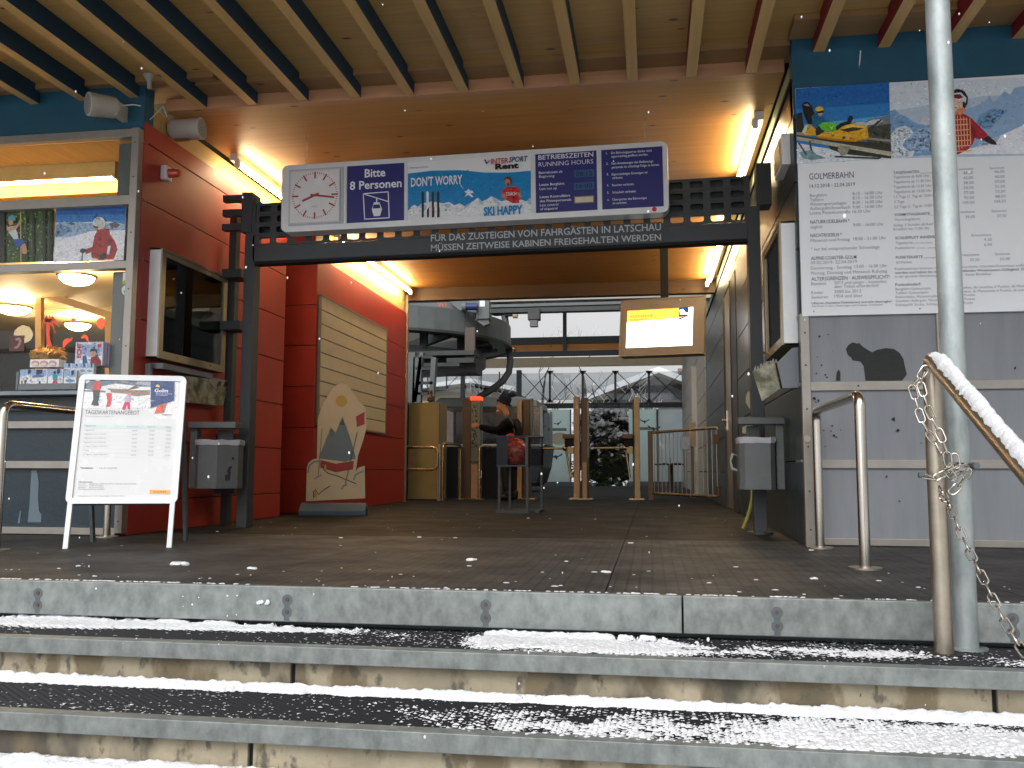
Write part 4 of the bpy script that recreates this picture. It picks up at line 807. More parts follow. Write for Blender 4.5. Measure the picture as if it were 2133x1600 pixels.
tx('NACHTRODELN *', 1688, 494.5, 1753.5, D1, .005, h=7.2); tx('Mittwoch und Freitag', 1688.5, 504.5, 1770, D2, -.004, h=6.6); tx('18:00 - 21:00 Uhr', 1777.5, 501, 1846, D2, -.004, h=6.6)
tx('* nur bei entsprechender Schneelage', 1689, 522.5, 1832, D2, -.004, h=6.6)
tx('ALPINE-COASTER-GOLM', 1689, 542, 1784, D1, .005, h=7.2); tx('09.02.2019- 22.04.2019', 1689, 551, 1785, D2, -.004, h=6.6)
tx('Donnerstag - Sonntag', 1689, 562, 1774, D2, -.004, h=6.6); tx('13:00 - 16:00 Uhr', 1780, 558.6, 1848, D2, -.004, h=6.6); tx('Montag, Dienstag und Mittwoch Ruhetag', 1689.5, 572.5, 1848, D2, -.004, h=6.6)
tx('ALTERSGRENZEN · AUSWEISPFLICHT!', 1690, 585, 1853, D1, .004, h=7.6)
for a, c, y, x1, x2 in (('Bambini', '2013 und jünger - kostenlos,', 594.5, 1720.5, 1848), ('', 'aber Ticket erforderlich!', 602.5, 0, 1831), ('Kinder', '2000 bis 2012', 613, 1715, 1794), ('Senioren', '1954 und älter', 622.5, 1725, 1796.5)):
    if a: tx(a, 1690, y, x1, D2, -.004, h=6.6)
    tx(c, 1738, y-2.2, x2, D2, -.004, h=6.6)
tx('Liftkarten (Ausnahme Punktekarten) sind nicht übertragbar!', 1690.5, 634, 1858, D1, .01, h=4.4); tx('Alle Preise in Euro. Änderungen und Irrtümer vorbehalten.', 1691, 640, 1840, D2, 0, h=4)
tx('TAGESKARTEN', 1860.5, 362.8, 1914.5, D1, .004, h=5.5); tx('(nicht übertragbar)', 1917, 362.2, 1955, TXTG, h=3)
for i, (s, x1, e, sn) in enumerate((('Tageskarte ab 8:00 Uhr', 1936, '48,50', '46,50'), ('Tageskarte ab 11:30 Uhr', 1939.5, '42,00', '40,00'), ('Tageskarte ab 12:30 Uhr', 1940.5, '38,50', '37,00'), ('Tageskarte ab 13:30 Uhr', 1941, '33,00', '31,50'), ('1,5 Tage (1. Tag ab 13:00 Uhr)', 1957, '77,00', '73,50'), ('2 Tage', 1883.5, '92,50', '88,50'), ('2,5 Tage (1. Tag ab 13:00 Uhr)', 1957, '109,50', '104,50'))):
    y = 372+i*10.3; tx(s, 1861+i*.3, y, x1, D2, -.004, h=5.6)
    tx(e, 2006-(3 if i == 6 else 0)+i*.4, y-8.5, 2027+i*.45, D2, -.004, h=5.8); tx(sn, 2071-(3 if i == 6 else 0)+i*.5, y-11.2, 2092+i*.5, D2, -.004, h=5.8)
tx('Erwachsene', 1990, 355.5, 2026.5, D2, -.004, h=5.4); tx('Senioren', 2061.5, 353, 2091.5, D2, -.004, h=5.4)
tx('VORMITTAGSKARTE', 1863, 450.5, 1937, D1, .004, h=5.6); tx('(nicht übertragbar)', 1939, 450, 1957, TXTG, h=2.5); tx('Erwachsene', 1994, 444.5, 2030, D2, -.004, h=5.4); tx('Senioren', 2065.5, 442.5, 2096, D2, -.004, h=5.4)
tx('Vormittagskarte', 1863.5, 460.5, 1916.5, D2, -.004, h=5.4); tx('39,00', 2011, 455, 2031, D2, -.004, h=5.8); tx('37,50', 2077, 452.8, 2096.5, D2, -.004, h=5.8)
tx('Gültig: 3 Stunden ab Kauf', 1861, 472, 1944, D2, -.004, h=5.4); tx('Erhältlich bis 11:00 Uhr', 1861, 480.5, 1936.5, D2, -.004, h=5.4)
tx('SCHLEPPLIFT INNERBACH', 1864.5, 499, 1965, D1, .004, h=5.8); tx('Erwachsene', 2024, 493, 2065, D2, -.004, h=5.4)
tx('Tageskarte', 1865.5, 509, 1901, D2, -.004, h=5.4); tx('(nicht übertragbar)', 1904, 508, 1943, TXTG, h=3); tx('9,30', 2050, 502.5, 2066, D2, -.004, h=5.8)
tx('Punktekarte', 1865.5, 519.5, 1905, D2, -.004, h=5.4); tx('(10 Punkte - übertragbar)', 1908, 518.5, 1955, TXTG, h=3); tx('6,90', 2050, 513, 2066, D2, -.004, h=5.8)
tx('PUNKTEKARTE', 1866, 539.5, 1922, D1, .004, h=5.8); tx('(übertragbar)', 1925, 538.5, 1952, TXTG, h=3); tx('Erwachsene', 2000, 534, 2039.5, D2, -.004, h=5.4); tx('Senioren', 2072.5, 532, 2103, D2, -.004, h=5.4)
tx('50 Punkte', 1866.5, 549.5, 1899.5, D2, -.004, h=5.4); tx('55,50', 2021, 544.5, 2040, D2, -.004, h=5.8); tx('53,00', 2083, 542.5, 2104, D2, -.004, h=5.8)
tx('Punktekarten können nur bei der Golmerbahn (Vandans/Latschau) außer', 1864, 563, 2138, D2, -.004, h=5.2)
tx('werden und haben bis zum Ende der laufenden Wintersaison Gültigkeit. Da', 1864, 571, 2138, D1, .004, h=5.2)
tx('in der gleichen Alterskategorie übertragbar. Keine Barablöse', 1864.5, 578.8, 2065, D2, -.004, h=5.2)
tx('Punktebedarf:', 1865, 596, 1918.5, D1, .004, h=5.8)
for i, (s, x1, r, rx) in enumerate((('Bergfahrt Golmerbahn', 1939, 'ab Vandans 9 Punkte, ab Latschau 6 Punkte, ab Matsc', 2138), ('Talfahrt Golmerbahn', 1933.5, 'ab Grüneck 9 Punkte, ab Matschwitz 6 Punkte, ab Latsc', 2138), ('Rätikonbahn, Hüttenkopfbahn', 1962, '3 Punkte', 2031), ('Sesselbahn Außergolm, Matschwitz', 1966, '2 Punkte', 2031), ('Schlepplift Sücka, Schlepplift', 1966, '1 Punkt', 2027))):
    y = 605+i*8.2; tx(s, 1865.5, y, x1, D2, -.004, h=5.2)
    if i < 2: tx(r, 1951, y-2, rx, D2, -.004, h=5.2)
    else: tx(r, 2002, y-4, rx, D2, -.004, h=5.2)
b.build('lettering', pn, norm=False)
b = M()
for x, y in ((1695, 649), (1916, 643), (1898, 175), (1684, 192)): c = BI.hit(x, y); b.cyl(c, c+BI.n*.003, .004, FRAMEG, 8)
b.build('screw', pn)

# ================================================================== LIGHTS IN THE PASSAGE
def lamp(x, y0, y1, z, side, label, n=2):
    t = thing('fluorescent_lamp', (x, y0, z), label, 'lamp', 'fluorescent lamps along the passage ceiling')
    b = M(); b.box(x-.035*1-.0+side*.03, x+.035+side*.03, y0, y1, z+.05, 3.098, ALUW); b.build('housing', t, bevel=.004)
    L_ = (y1-y0)/n
    for k in range(n):
        b = M(); b.cyl((x, y0+L_*k+.05, z+.02), (x, y0+L_*(k+1)-.05, z+.02), .019, emit('tube_glow', (1., .76, .42), 74), 12); b.build('tube', t, smooth=True)
    for k in range(n+1):
        b = M(); yy = y0+L_*k; b.box(x-.022, x+.022, max(y0, yy-.035), min(y1, yy+.035), z-.01, z+.06, ALUW); b.build('end_cap', t, bevel=.004)
lamp(-3.40, 6.80, 8.20, 2.985, -1, 'near left fluorescent lamp above the red kiosk wall', 1)
lamp(-3.40, 9.3, 12.30, 2.985, -1, 'far left fluorescent lamp running to the end of the ceiling', 2)
lamp(.79, 6.55, 7.95, 2.985, 1, 'near right fluorescent lamp above the dark wall', 1)
lamp(.79, 9.2, 12.35, 2.985, 1, 'far right fluorescent lamp running to the end of the ceiling', 2)

# ================================================================== STEEL PORTAL WITH PERFORATED RAILS
pt = thing('steel_portal', (-1.2, 6.6, 0), 'anthracite steel portal with perforated rails carrying a notice across the passage', 'portal')
YP = 6.6
def A_(x, y, Y=YP): return at(x, y, 'Y', Y)
lo = Pl(A_(530, 545), A_(1560, 497)-A_(530, 545), (0, 0, 1))
wl_ = (A_(1560, 497)-A_(530, 545)).length
b = M(); b.pbox(lo, -.02, wl_+.02, 0, lo.uv(530, 513)[1], -.10, 0, FRAMEG); b.pbox(lo, -.02, wl_+.02, -.022, 0, -.10, -.004, DARK); beam = b.build('lower_beam', pt, bevel=.003)
vtop = lo.uv(530, 513)[1]; H4 = lo.uv(530, 424)[1]-vtop
rowh = H4/4; pitch = .148; nh = int(wl_/pitch)
for r in range(4):
    z0 = vtop+r*rowh; z1 = z0+rowh; b = M(); hh = rowh*.40; zc = (z0+z1)/2
    top = r == 3
    o1 = -.004*r
    mt = FRAMEG
    b.pbox(lo, -.02, wl_+.02, z0+.003, zc-hh/2-.008, o1-.012, o1, mt); b.pbox(lo, -.02, wl_+.02, zc+hh/2+.008, z1-.001, o1-.012, o1, mt)
    u = -.02; k = 0
    while u < wl_:
        u1 = min(u+pitch*.34, wl_+.02); b.pbox(lo, u, u1, zc-hh/2-.008, zc+hh/2+.008, o1-.012, o1, mt)
        for (ua, sg) in ((u1, 1), (u+pitch, -1)):               # rounded slot corners
            for vz, sv in ((zc-hh/2-.008, 1), (zc+hh/2+.008, -1)):
                if ua < wl_: b.add([lo.w(ua, vz, o1), lo.w(ua+sg*.012, vz, o1), lo.w(ua, vz+sv*.010, o1)], [(0, 1, 2)], mt)
        u += pitch
    if r: b.pbox(lo, 0, wl_, z0+.004, z1-.004, -.10, -.085, STEELD if r < 3 else STEELD)
    b.pbox(lo, -.02, wl_+.02, z1-.004, z1, -.09, o1+.004, mt)
    b.build('perforated_rail', pt)
zb_ = A_(500, 420).z
for x0, x1, yb in ((511, 531, 0), ):
    b = M(); a = A_(507, 600); c = A_(528, 600); b.box(a.x, c.x, 6.6, 6.72, 0, zb_+.02, FRAMEG); b.build('post', pt, bevel=.004)
b = M(); a = A_(474, 600, 6.85); c = A_(489, 600, 6.85); b.box(a.x, c.x, 6.85, 6.93, 0, 2.62, FRAMEG); b.build('post', pt, bevel=.004)
b = M()
for y in (562, 672, 912, 1020): z = A_(500, y).z; b = M(); b.box(a.x+.02, A_(508, 600, 6.76).x, 6.70, 6.90, z-.035, z+.035, FRAMEG); b.build('spacer', pt)
b = M()
for y in (410, 440, 470): z = A_(490, y).z; b.box(A_(462, 400).x, A_(505, 400).x, 6.62, 6.68, z-.03, z+.025, FRAMEG)
b.box(A_(505, 400).x, A_(527, 400).x, 6.59, 6.75, A_(500, 485).z, A_(500, 402).z, FRAMEG); b.build('end_bracket', pt, bevel=.004)
b = M(); a = A_(1562, 700); c = A_(1588, 700); b.box(a.x, c.x, 6.58, 6.70, .02, A_(1570, 430).z, FRAMEG); b.cyl(((a.x+c.x)/2, 6.64, 0), ((a.x+c.x)/2, 6.64, .02), .09, FRAMEG); b.build('post', pt, bevel=.004)
b = M(); b.box(A_(1575, 400).x, A_(1606, 400).x, 6.56, 6.72, A_(1580, 430).z, A_(1580, 343).z, FRAMEG); b.ball((A_(1600, 400).x, 6.60, A_(1600, 372).z), .04, TAN, (.6, .8, 1.2)); b.build('end_bracket', pt, bevel=.004)
b = M(); dk = mat('notice_backing', (72, 74, 76), .6)
LN = paint((172, 176, 180))
b.text(lo, 'FÜR DAS ZUSTEIGEN VON FAHRGÄSTEN IN LATSCHAU', 898, 503.5, 1377, LN, off=.0085, h=14, bold=.012, y1=479)
b.text(lo, 'MÜSSEN ZEITWEISE KABINEN FREIGEHALTEN WERDEN', 898, 523.5, 1377, LN, off=.0085, h=13, bold=.012, y1=498.5)
ltr = b.build('notice_lettering', pt, norm=False)
b = M(); b.sheet(lo, [(896, 490), (1378, 463), (1380, 501), (896, 527)], .0045, .003, FRAMEG); b.build('notice_plate', pt)

# ================================================================== ILLUMINATED SIGN WITH CLOCK
YS = 6.42
TL, TR, BL = at(587, 345, 'Y', YS), at(1390, 293, 'Y', YS), at(594, 484, 'Y', YS)
sg = Pl(TL, TR-TL, (0, 0, 1)); wd = (TR-TL).length; hd = -sg.uv(594, 484)[1]
sgn = thing('hanging_sign', (TL+TR)/2, 'long white box sign with clock and notices hanging on chains over the passage', 'sign')
def rrect(u0, u1, v0, v1, r, n=5):
    out = []
    for cu, cv, s_ in ((u1-r, v1-r, 0), (u0+r, v1-r, 1), (u0+r, v0+r, 2), (u1-r, v0+r, 3)):
        for k in range(n+1): q = math.pi/2*(s_+k/n); out.append((cu+r*math.cos(q), cv+r*math.sin(q)))
    return out
b = M(); b.prism([sg.w(u, v, -.14) for u, v in rrect(0, wd, -hd, 0, .05)], sg.n*.14, ALUW); b.build('housing', sgn, bevel=.004)
def panel(x0, x1, ya, yb, mt, name, label=None):
    """panel between columns x0,x1; ya,yb = photo rows of top/bottom at x0"""
    u0 = sg.uv(x0, ya)[0]; u1 = sg.uv(x1, ya)[0]; v1 = sg.uv(x0, ya)[1]; v0 = sg.uv(x0, yb)[1]
    b = M(); b.pbox(sg, u0, u1, v0, v1, 0, .003, mt); return b.build(name, sgn, label=label), b
V1, V0 = sg.uv(721, 347)[1], sg.uv(726, 465)[1]
def cpanel(x0, x1, mt, name, label=None):
    u0 = sg.uv(x0, 400)[0]; u1 = sg.uv(x1, 400)[0]; b = M(); b.pbox(sg, u0, u1, V0, V1, 0, .003, mt); return b.build(name, sgn, label=label)
cp = cpanel(602, 716, mat('clock_case', (176, 180, 186), .3, var=.03), 'clock_panel')
b = M(); u0, u1 = sg.uv(604, 400)[0], sg.uv(709, 400)[0]; b.pbox(sg, u0, u1, V0+.012, V1-.012, .003, .012, mat('clock_bezel', (196, 198, 202), .3, var=.02)); b.pbox(sg, u0+.01, u1-.01, V0+.022, V1-.022, .012, .0125, mat('clock_face', (222, 221, 222), .25, var=.02)); ck_ = b.build('clock_face', cp)
b = M(); cu, cv = sg.uv(657, 408); CR_ = .188
RM = paint((158, 58, 54))
def tick(q, r0, r1, w, off=.0135):
    d = (math.sin(q), math.cos(q)); n_ = (d[1], -d[0]); b.add([sg.w(cu+d[0]*r+n_[0]*w*s_, cv+d[1]*r+n_[1]*w*s_, off) for r, s_ in ((r0, -1), (r0, 1), (r1, 1), (r1, -1))], [(0, 1, 2, 3)], RM)
for k in range(60):
    if k % 5: tick(k*math.pi/30, .172, .185, .0028)
    else: tick(k*math.pi/30, .134, .188, .0065)
b.build('hour_marks', ck_, norm=False)
for nm, deg, r1, w, rb_ in (('minute_hand', 99, .160, .0075, .035), ('hour_hand', 248, .108, .0085, .035)):
    b = M(); q = math.radians(deg); d = (math.sin(q), math.cos(q)); n_ = (d[1], -d[0]); b.prism([sg.w(cu+d[0]*r+n_[0]*w*s_, cv+d[1]*r+n_[1]*w*s_, .0145 if nm[0] == 'h' else .0165) for r, s_ in ((-rb_, -1), (-rb_, 1), (r1, 1), (r1, -1))], sg.n*.0015, RM); b.build(nm, ck_)
b = M(); b.text(sg, 'HARZ', 650, 433.5, 663, TXTG, off=.0135); b.build('small_mark', ck_, norm=False)
def seps():
    for x in (719, 846, 1111, 1249):
        b = M(); u = sg.uv(x, 400)[0]; b.pbox(sg, u-.008, u+.008, V0, V1, .0, .007, ALUW); b.build('divider', sgn)
seps()
p1 = cpanel(723, 842, NAVY, 'notice_panel', 'navy panel asking for eight persons')
b = M(); b.text(sg, 'Bitte', 760, 370, 803, TXTW, off=.0045, bold=.02, h=17, y1=367.5); b.text(sg, '8 Personen', 729, 396, 837, TXTW, off=.0045, bold=.02, h=17, y1=389); b.build('lettering', p1, norm=False)
b = M()
def ln(p, w=2.2, mt=TXTW):
    for a, c in zip(p[:-1], p[1:]):
        ua, ub = Vector(sg.uv(*a)), Vector(sg.uv(*c)); d = (ub-ua).normalized()*(w/1854*YS/2); n_ = Vector((-d.y, d.x)); b.add([sg.w(*q, .0045) for q in (ua-d-n_, ub+d-n_, ub+d+n_, ua-d+n_)], [(0, 1, 2, 3)], mt)
ln([(757, 404), (809, 400), (811, 454), (760, 457), (757, 404)]); ln([(757, 404), (808, 420)], 2.2); ln([(785, 413), (785, 423)], 3)
b.add([sg.w(*sg.uv(x, y), .0045) for x, y in ((779, 422), (791, 422), (796, 436), (792, 450), (779, 451), (775, 437))], [tuple(range(6))], TXTW)
b.add([sg.w(*sg.uv(x, y), .0052) for x, y in ((778, 427), (791, 426), (793, 434), (777, 435))], [(0, 1, 2, 3)], NAVY); b.build('pictogram', p1, norm=False)
p2 = cpanel(850, 1106, mat('ad_white', (226, 228, 230), .35, var=.02), 'advert_panel', 'blue and white ski rental advert panel')
AD = [((0, 128, 190), [(850, 362), (900, 356), (960, 355), (1010, 360), (1060, 360), (1106, 356), (1106, 442), (850, 455)]), ((222, 226, 230), [(850, 440), (858, 430), (865, 427), (870, 431), (880, 424), (900, 420), (925, 424), (935, 421), (947, 428), (958, 424), (968, 430), (985, 420), (996, 412), (1004, 420), (1014, 416), (1024, 409), (1034, 414), (1044, 420), (1056, 417), (1068, 424), (1085, 416), (1096, 420), (1106, 412), (1106, 442), (850, 455)]),
  ((160, 186, 206), [(872, 430), (882, 424), (892, 432), (884, 440)]), ((170, 192, 210), [(925, 424), (940, 426), (936, 434), (928, 432)]), ((166, 190, 208), [(996, 412), (1004, 420), (1008, 430), (998, 424)]), ((170, 192, 210), [(1024, 409), (1036, 416), (1044, 428), (1030, 422)]), ((160, 186, 206), [(1096, 420), (1106, 412), (1106, 428)]), ((150, 178, 200), [(985, 420), (976, 430), (966, 436), (970, 428)])]
for x, c in ((881, (34, 40, 44)), (891, (226, 230, 232)), (902, (40, 48, 50)), (913, (36, 42, 46))):
    AD.append((c, [(x-2.6, 402), (x, 398.5), (x+2.6, 402), (x+2.4, 428), (x+2.2, 453), (x-2, 454), (x-2.2, 428)]))
for x in (881, 892, 903, 914): AD.append(((30, 34, 36), [(x-2.3, 438), (x+2.3, 432), (x+2.1, 453), (x-2, 454)]))
AD += [((150, 50, 44), [(901, 432), (903, 432), (903, 440), (901, 440)]), ((226, 228, 230), [(967, 400), (973, 398), (977, 394), (980, 398), (984, 398), (988, 404), (984, 402), (981, 405), (988, 412), (984, 411), (976, 407), (968, 411), (973, 404)]), ((206, 216, 224), [(960, 388), (968, 397), (958, 382)]),
  ((206, 34, 40), [(1046, 398), (1056, 391), (1066, 389), (1078, 391), (1084, 396), (1084, 402), (1081, 404), (1082, 424), (1070, 424), (1060, 420), (1052, 416), (1054, 404), (1046, 406)]), ((186, 134, 104), ell(1058, 379, 6.5, 9)), ((80, 56, 44), [(1050, 384), (1051, 372), (1057, 368), (1064, 370), (1067, 378), (1065, 388), (1062, 376), (1056, 373), (1052, 376)]), ((100, 66, 54), [(1055, 383), (1062, 382), (1061, 388), (1057, 388)]), ((186, 134, 104), [(1045, 406), (1050, 404), (1056, 412), (1054, 418), (1046, 412)]), ((186, 134, 104), [(1084, 402), (1088, 410), (1084, 414), (1076, 402)])]
picture('advert_print', sg, AD, p2, off=.0045, step=.0003)
b = M(); O_ = .014
b.text(sg, "DON'T WORRY", 857, 390, 964, TXTW, off=O_, bold=.022, h=18, y1=384.5); b.text(sg, 'SKI HAPPY', 1008, 450, 1089, paint((0, 128, 190)), off=O_, bold=.04, h=17, y1=444.5)
b.text(sg, 'COACH', 1054, 409, 1076, TXTW, off=O_, bold=.02, h=7, y1=402); b.text(sg, 'intersportrent.at', 854.5, 352.5, 893, paint((0, 128, 190)), off=O_, h=3.6, y1=350)
b.text(sg, 'INTER', 1023, 343, 1060, paint((190, 36, 40)), off=O_, bold=.02, h=11, y1=339.5); b.text(sg, 'SPORT', 1060, 339.5, 1098, paint((36, 44, 110)), off=O_, bold=.02, h=11, y1=336, italic=.2); b.text(sg, 'Rent', 1032, 354, 1081, paint((26, 26, 28)), off=O_, bold=.05, h=11, y1=349.5)
b.poly(sg, [(1010, 336), (1013, 335), (1015, 340), (1021, 334), (1020, 338), (1014, 344)], O_, paint((36, 44, 110))); b.poly(sg, ell(1011, 335, 2, 2, 8), O_+.0005, paint((190, 36, 40))); b.build('lettering', p2, norm=False)
p3 = cpanel(1116, 1244, NAVY, 'notice_panel', 'navy panel with the running hours')
b = M(); O_ = .0045
b.text(sg, 'BETRIEBSZEITEN', 1121.5, 333.5, 1236, TXTW, off=O_, bold=.008, h=9.5, y1=326); b.text(sg, 'RUNNING HOURS', 1122, 348, 1236, TXTW, off=O_, bold=-.008, h=9.5, y1=341)
for s_, x, y, x1, bo in (('Betriebszeit ab', 1122.5, 363, 1171.5, .006), ('Beginning', 1123, 371, 1155, 0), ('Letzte Bergfahrt', 1123.5, 388, 1176, .006), ('Last run up', 1124, 396.5, 1160, 0), ('Letzte Kontrollfahrt', 1124.5, 413.5, 1188, .006), ('des Pistenpersonals', 1124.7, 422, 1190, .006), ('Last control', 1125, 430.5, 1163, 0), ('of skipatrol', 1125.2, 438.5, 1161, 0)):
    b.text(sg, s_, x, y, x1, TXTW, off=O_, bold=bo, h=5.2, y1=y-(x1-x)*.064)
b.build('lettering', p3, norm=False)
for k, (y, tx_) in enumerate(((364, '08:15'), (389, '16:00'), (416, ''))):
    b = M(); u0 = sg.uv(1196, y)[0]; u1 = sg.uv(1238, y)[0]; v = sg.uv(1196, y)[1]-.004*k; b.pbox(sg, u0, u1, v-.026, v+.030, .003, .010, paint((40, 84, 132)) if k < 2 else paint((120, 112, 92)))
    if k == 2: b.pbox(sg, u0+.008, u1-.008, v-.018, v+.022, .010, .0105, paint((206, 200, 176)))
    else: b.text(sg, tx_, 1200, y+4.5, 1234, paint((24, 34, 60)), off=.011, h=9, bold=.02, y1=y+2)
    b.build('display', p3)
p4 = cpanel(1254, 1382, NAVY, 'notice_panel', 'navy panel with six numbered rules')
b = M()
for s_, x, y, x1 in (('1.', 1262.5, 322, 1266), ('Die Bahnsteigsperren dürfen nicht', 1273, 321.5, 1358), ('eigenmächtig geöffnet werden.', 1273.5, 329, 1350), ('2.', 1263, 344, 1267), ('Den Anweisungen des Bedienungs-', 1274, 343.5, 1362), ('personals ist unbedingt Folge zu leisten.', 1274.5, 351.5, 1374), ('3.', 1264, 366, 1268), ('Eigenmächtiges Einsteigen ist', 1274.5, 366, 1349), ('verboten.', 1275, 373.5, 1298), ('4.', 1264.5, 389, 1268), ('Rauchen verboten.', 1275, 388.5, 1321), ('5.', 1265, 404, 1268.5), ('Schaukeln verboten.', 1275.5, 403.5, 1325.5), ('6.', 1265.5, 419, 1269), ('Überqueren des Bahnsteiges', 1276, 418.5, 1347), ('ist verboten.', 1276.5, 426, 1306)):
    b.text(sg, s_, x, y, x1, TXTW, off=O_, bold=.004, h=4.8, y1=y-(x1-x)*.064)
b.build('lettering', p4, norm=False)
b = M(); b.sheet(sg, ell(1363, 436, 5, 5), .001, .002, paint((200, 40, 44))); b.build('round_mark', sgn)
def link_path(c, d, n_, L_, wv):
    """stadium shaped link centred at c, long axis d, lying in plane (d,n_)"""
    c = Vector(c); d = Vector(d).normalized(); n_ = Vector(n_).normalized(); r = wv/2; h = L_/2-r; out = []
    for s_, a0 in ((1, -math.pi/2), (-1, math.pi/2)):
        for k in range(7): q = a0+math.pi*k/6; out.append(c+d*(s_*h+r*math.cos(q))+n_*r*math.sin(q))
    return out
for xx, yt, yb in ((630, 268, 340), (1343, 222, 294)):
    b = M(); top = at(xx, yt, 'Y', YS); bt = at(xx+1, yb, 'Y', YS); z = bt.z; k = 0
    while z < 3.09:
        nn = (1, 0, 0) if k % 2 else (0, 1, 0); b.tube(link_path((bt.x, YS+.07, z+.02), (0, 0, 1), nn, .034, .016), .0022, INOXM, 5, closed=True); z += .026; k += 1
    b.build('chain', sgn)
b = M()
for xx, yb in ((630, 340), (1343, 294)): bt = at(xx, yb, 'Y', YS); b.cyl((bt.x-.02, YS+.07, bt.z+.01), (bt.x+.02, YS+.07, bt.z+.01), .007, INOXM, 8)
b.build('hook', sgn)

# ================================================================== SPEAKERS, ALARM LAMP, SENSOR
WPL = mat('grey_white_plastic', (172, 168, 160), .45, var=.05)
def speaker(c, ax, r, L_, label, grille=True):
    c = Vector(c); ax = Vector(ax).normalized(); t = thing('loudspeaker', c, label, 'loudspeaker', 'round loudspeakers under the canopy')
    b = M(); b.tube([c-ax*L_*.5, c-ax*L_*.46, c-ax*L_*.35, c+ax*L_*.2, c+ax*L_*.22, c+ax*L_*.48, c+ax*L_*.5], r, WPL, 32)
    for k, f in enumerate((.72, .88, .97, 1, 1.03, 1.05, .98)):
        for j in range(32): i = k*32+j; cen = c+ax*((b.v[i]-c).dot(ax)); b.v[i] = cen+(b.v[i]-cen)*f
    b.build('body', t, smooth=True)
    b = M(); a1 = ax.orthogonal().normalized(); a2 = ax.cross(a1)
    for rr, n in ((0, 1), (.16, 6), (.32, 12), (.48, 18), (.64, 24), (.8, 30)):
        for k in range(n):
            q = 2*math.pi*k/max(n, 1)+rr; p = c+ax*(L_*.5+.0005)+(a1*math.cos(q)+a2*math.sin(q))*r*rr; b.cyl(p, p+ax*.001, r*.045, FRAMEG, 6)
    b.build('grille', t)
    return t
c1 = at(214, 221, 'Y', 5.50); t = speaker(c1, (-.62, -.78, -.12), .078, .20, 'round loudspeaker with perforated front on the blue kiosk wall')
b = M(); b.box(c1.x+.05, c1.x+.09, 5.53, FY, c1.z-.06, c1.z+.05, WPL); b.tube([c1+Vector((.08, .08, .03)), c1+Vector((.14, .14, .06)), c1+Vector((.19, .158, .055))], .005, ALUW, 6); b.build('wall_bracket', t)
c2 = at(388, 269, 'X', -3.43); t = speaker(c2, (.93, .05, .0), .078, .25, 'round loudspeaker pointing into the passage on the red wall')
b = M(); b.box(c2.x-.09, c2.x+.03, c2.y-.02, c2.y+.02, c2.z-.086, c2.z-.078, INOXM); b.tube([c2+Vector((-.1, -.1, .06)), c2+Vector((-.105, -.15, .12)), (-3.535, 5.72, 2.96)], .004, ALUW, 6); b.build('wall_bracket', t)
c3 = at(345, 362, 'X', -3.52)
t = thing('alarm_lamp', c3, 'small amber warning lamp in a white socket on the red wall', 'lamp')
b = M(); b.box(-3.54, -3.49, c3.y-.045, c3.y+.045, c3.z-.055, c3.z+.055, ALUW); b.build('socket', t, bevel=.012)
AMB = mat('amber_lens', (190, 72, 44), .15, spec=.8)
b = M(); b.tube([(-3.49, c3.y, c3.z), (-3.475, c3.y, c3.z), (-3.425, c3.y, c3.z), (-3.41, c3.y, c3.z)], .035, AMB, 20, r1=.026); b.build('lens', t, smooth=True)
c4 = at(312, 168, 'Z', 3.20)
t = thing('ceiling_sensor', c4, 'small yellowish sensor hanging under the canopy above the kiosk corner', 'sensor')
b = M(); b.cyl((c4.x, c4.y, 3.235), (c4.x, c4.y, 3.19), .05, WPL, 14, r1=.02); b.build('base', t); b = M(); b.cyl((c4.x, c4.y, 3.19), (c4.x, c4.y, 3.14), .018, WPL, 12); b.build('stem', t)

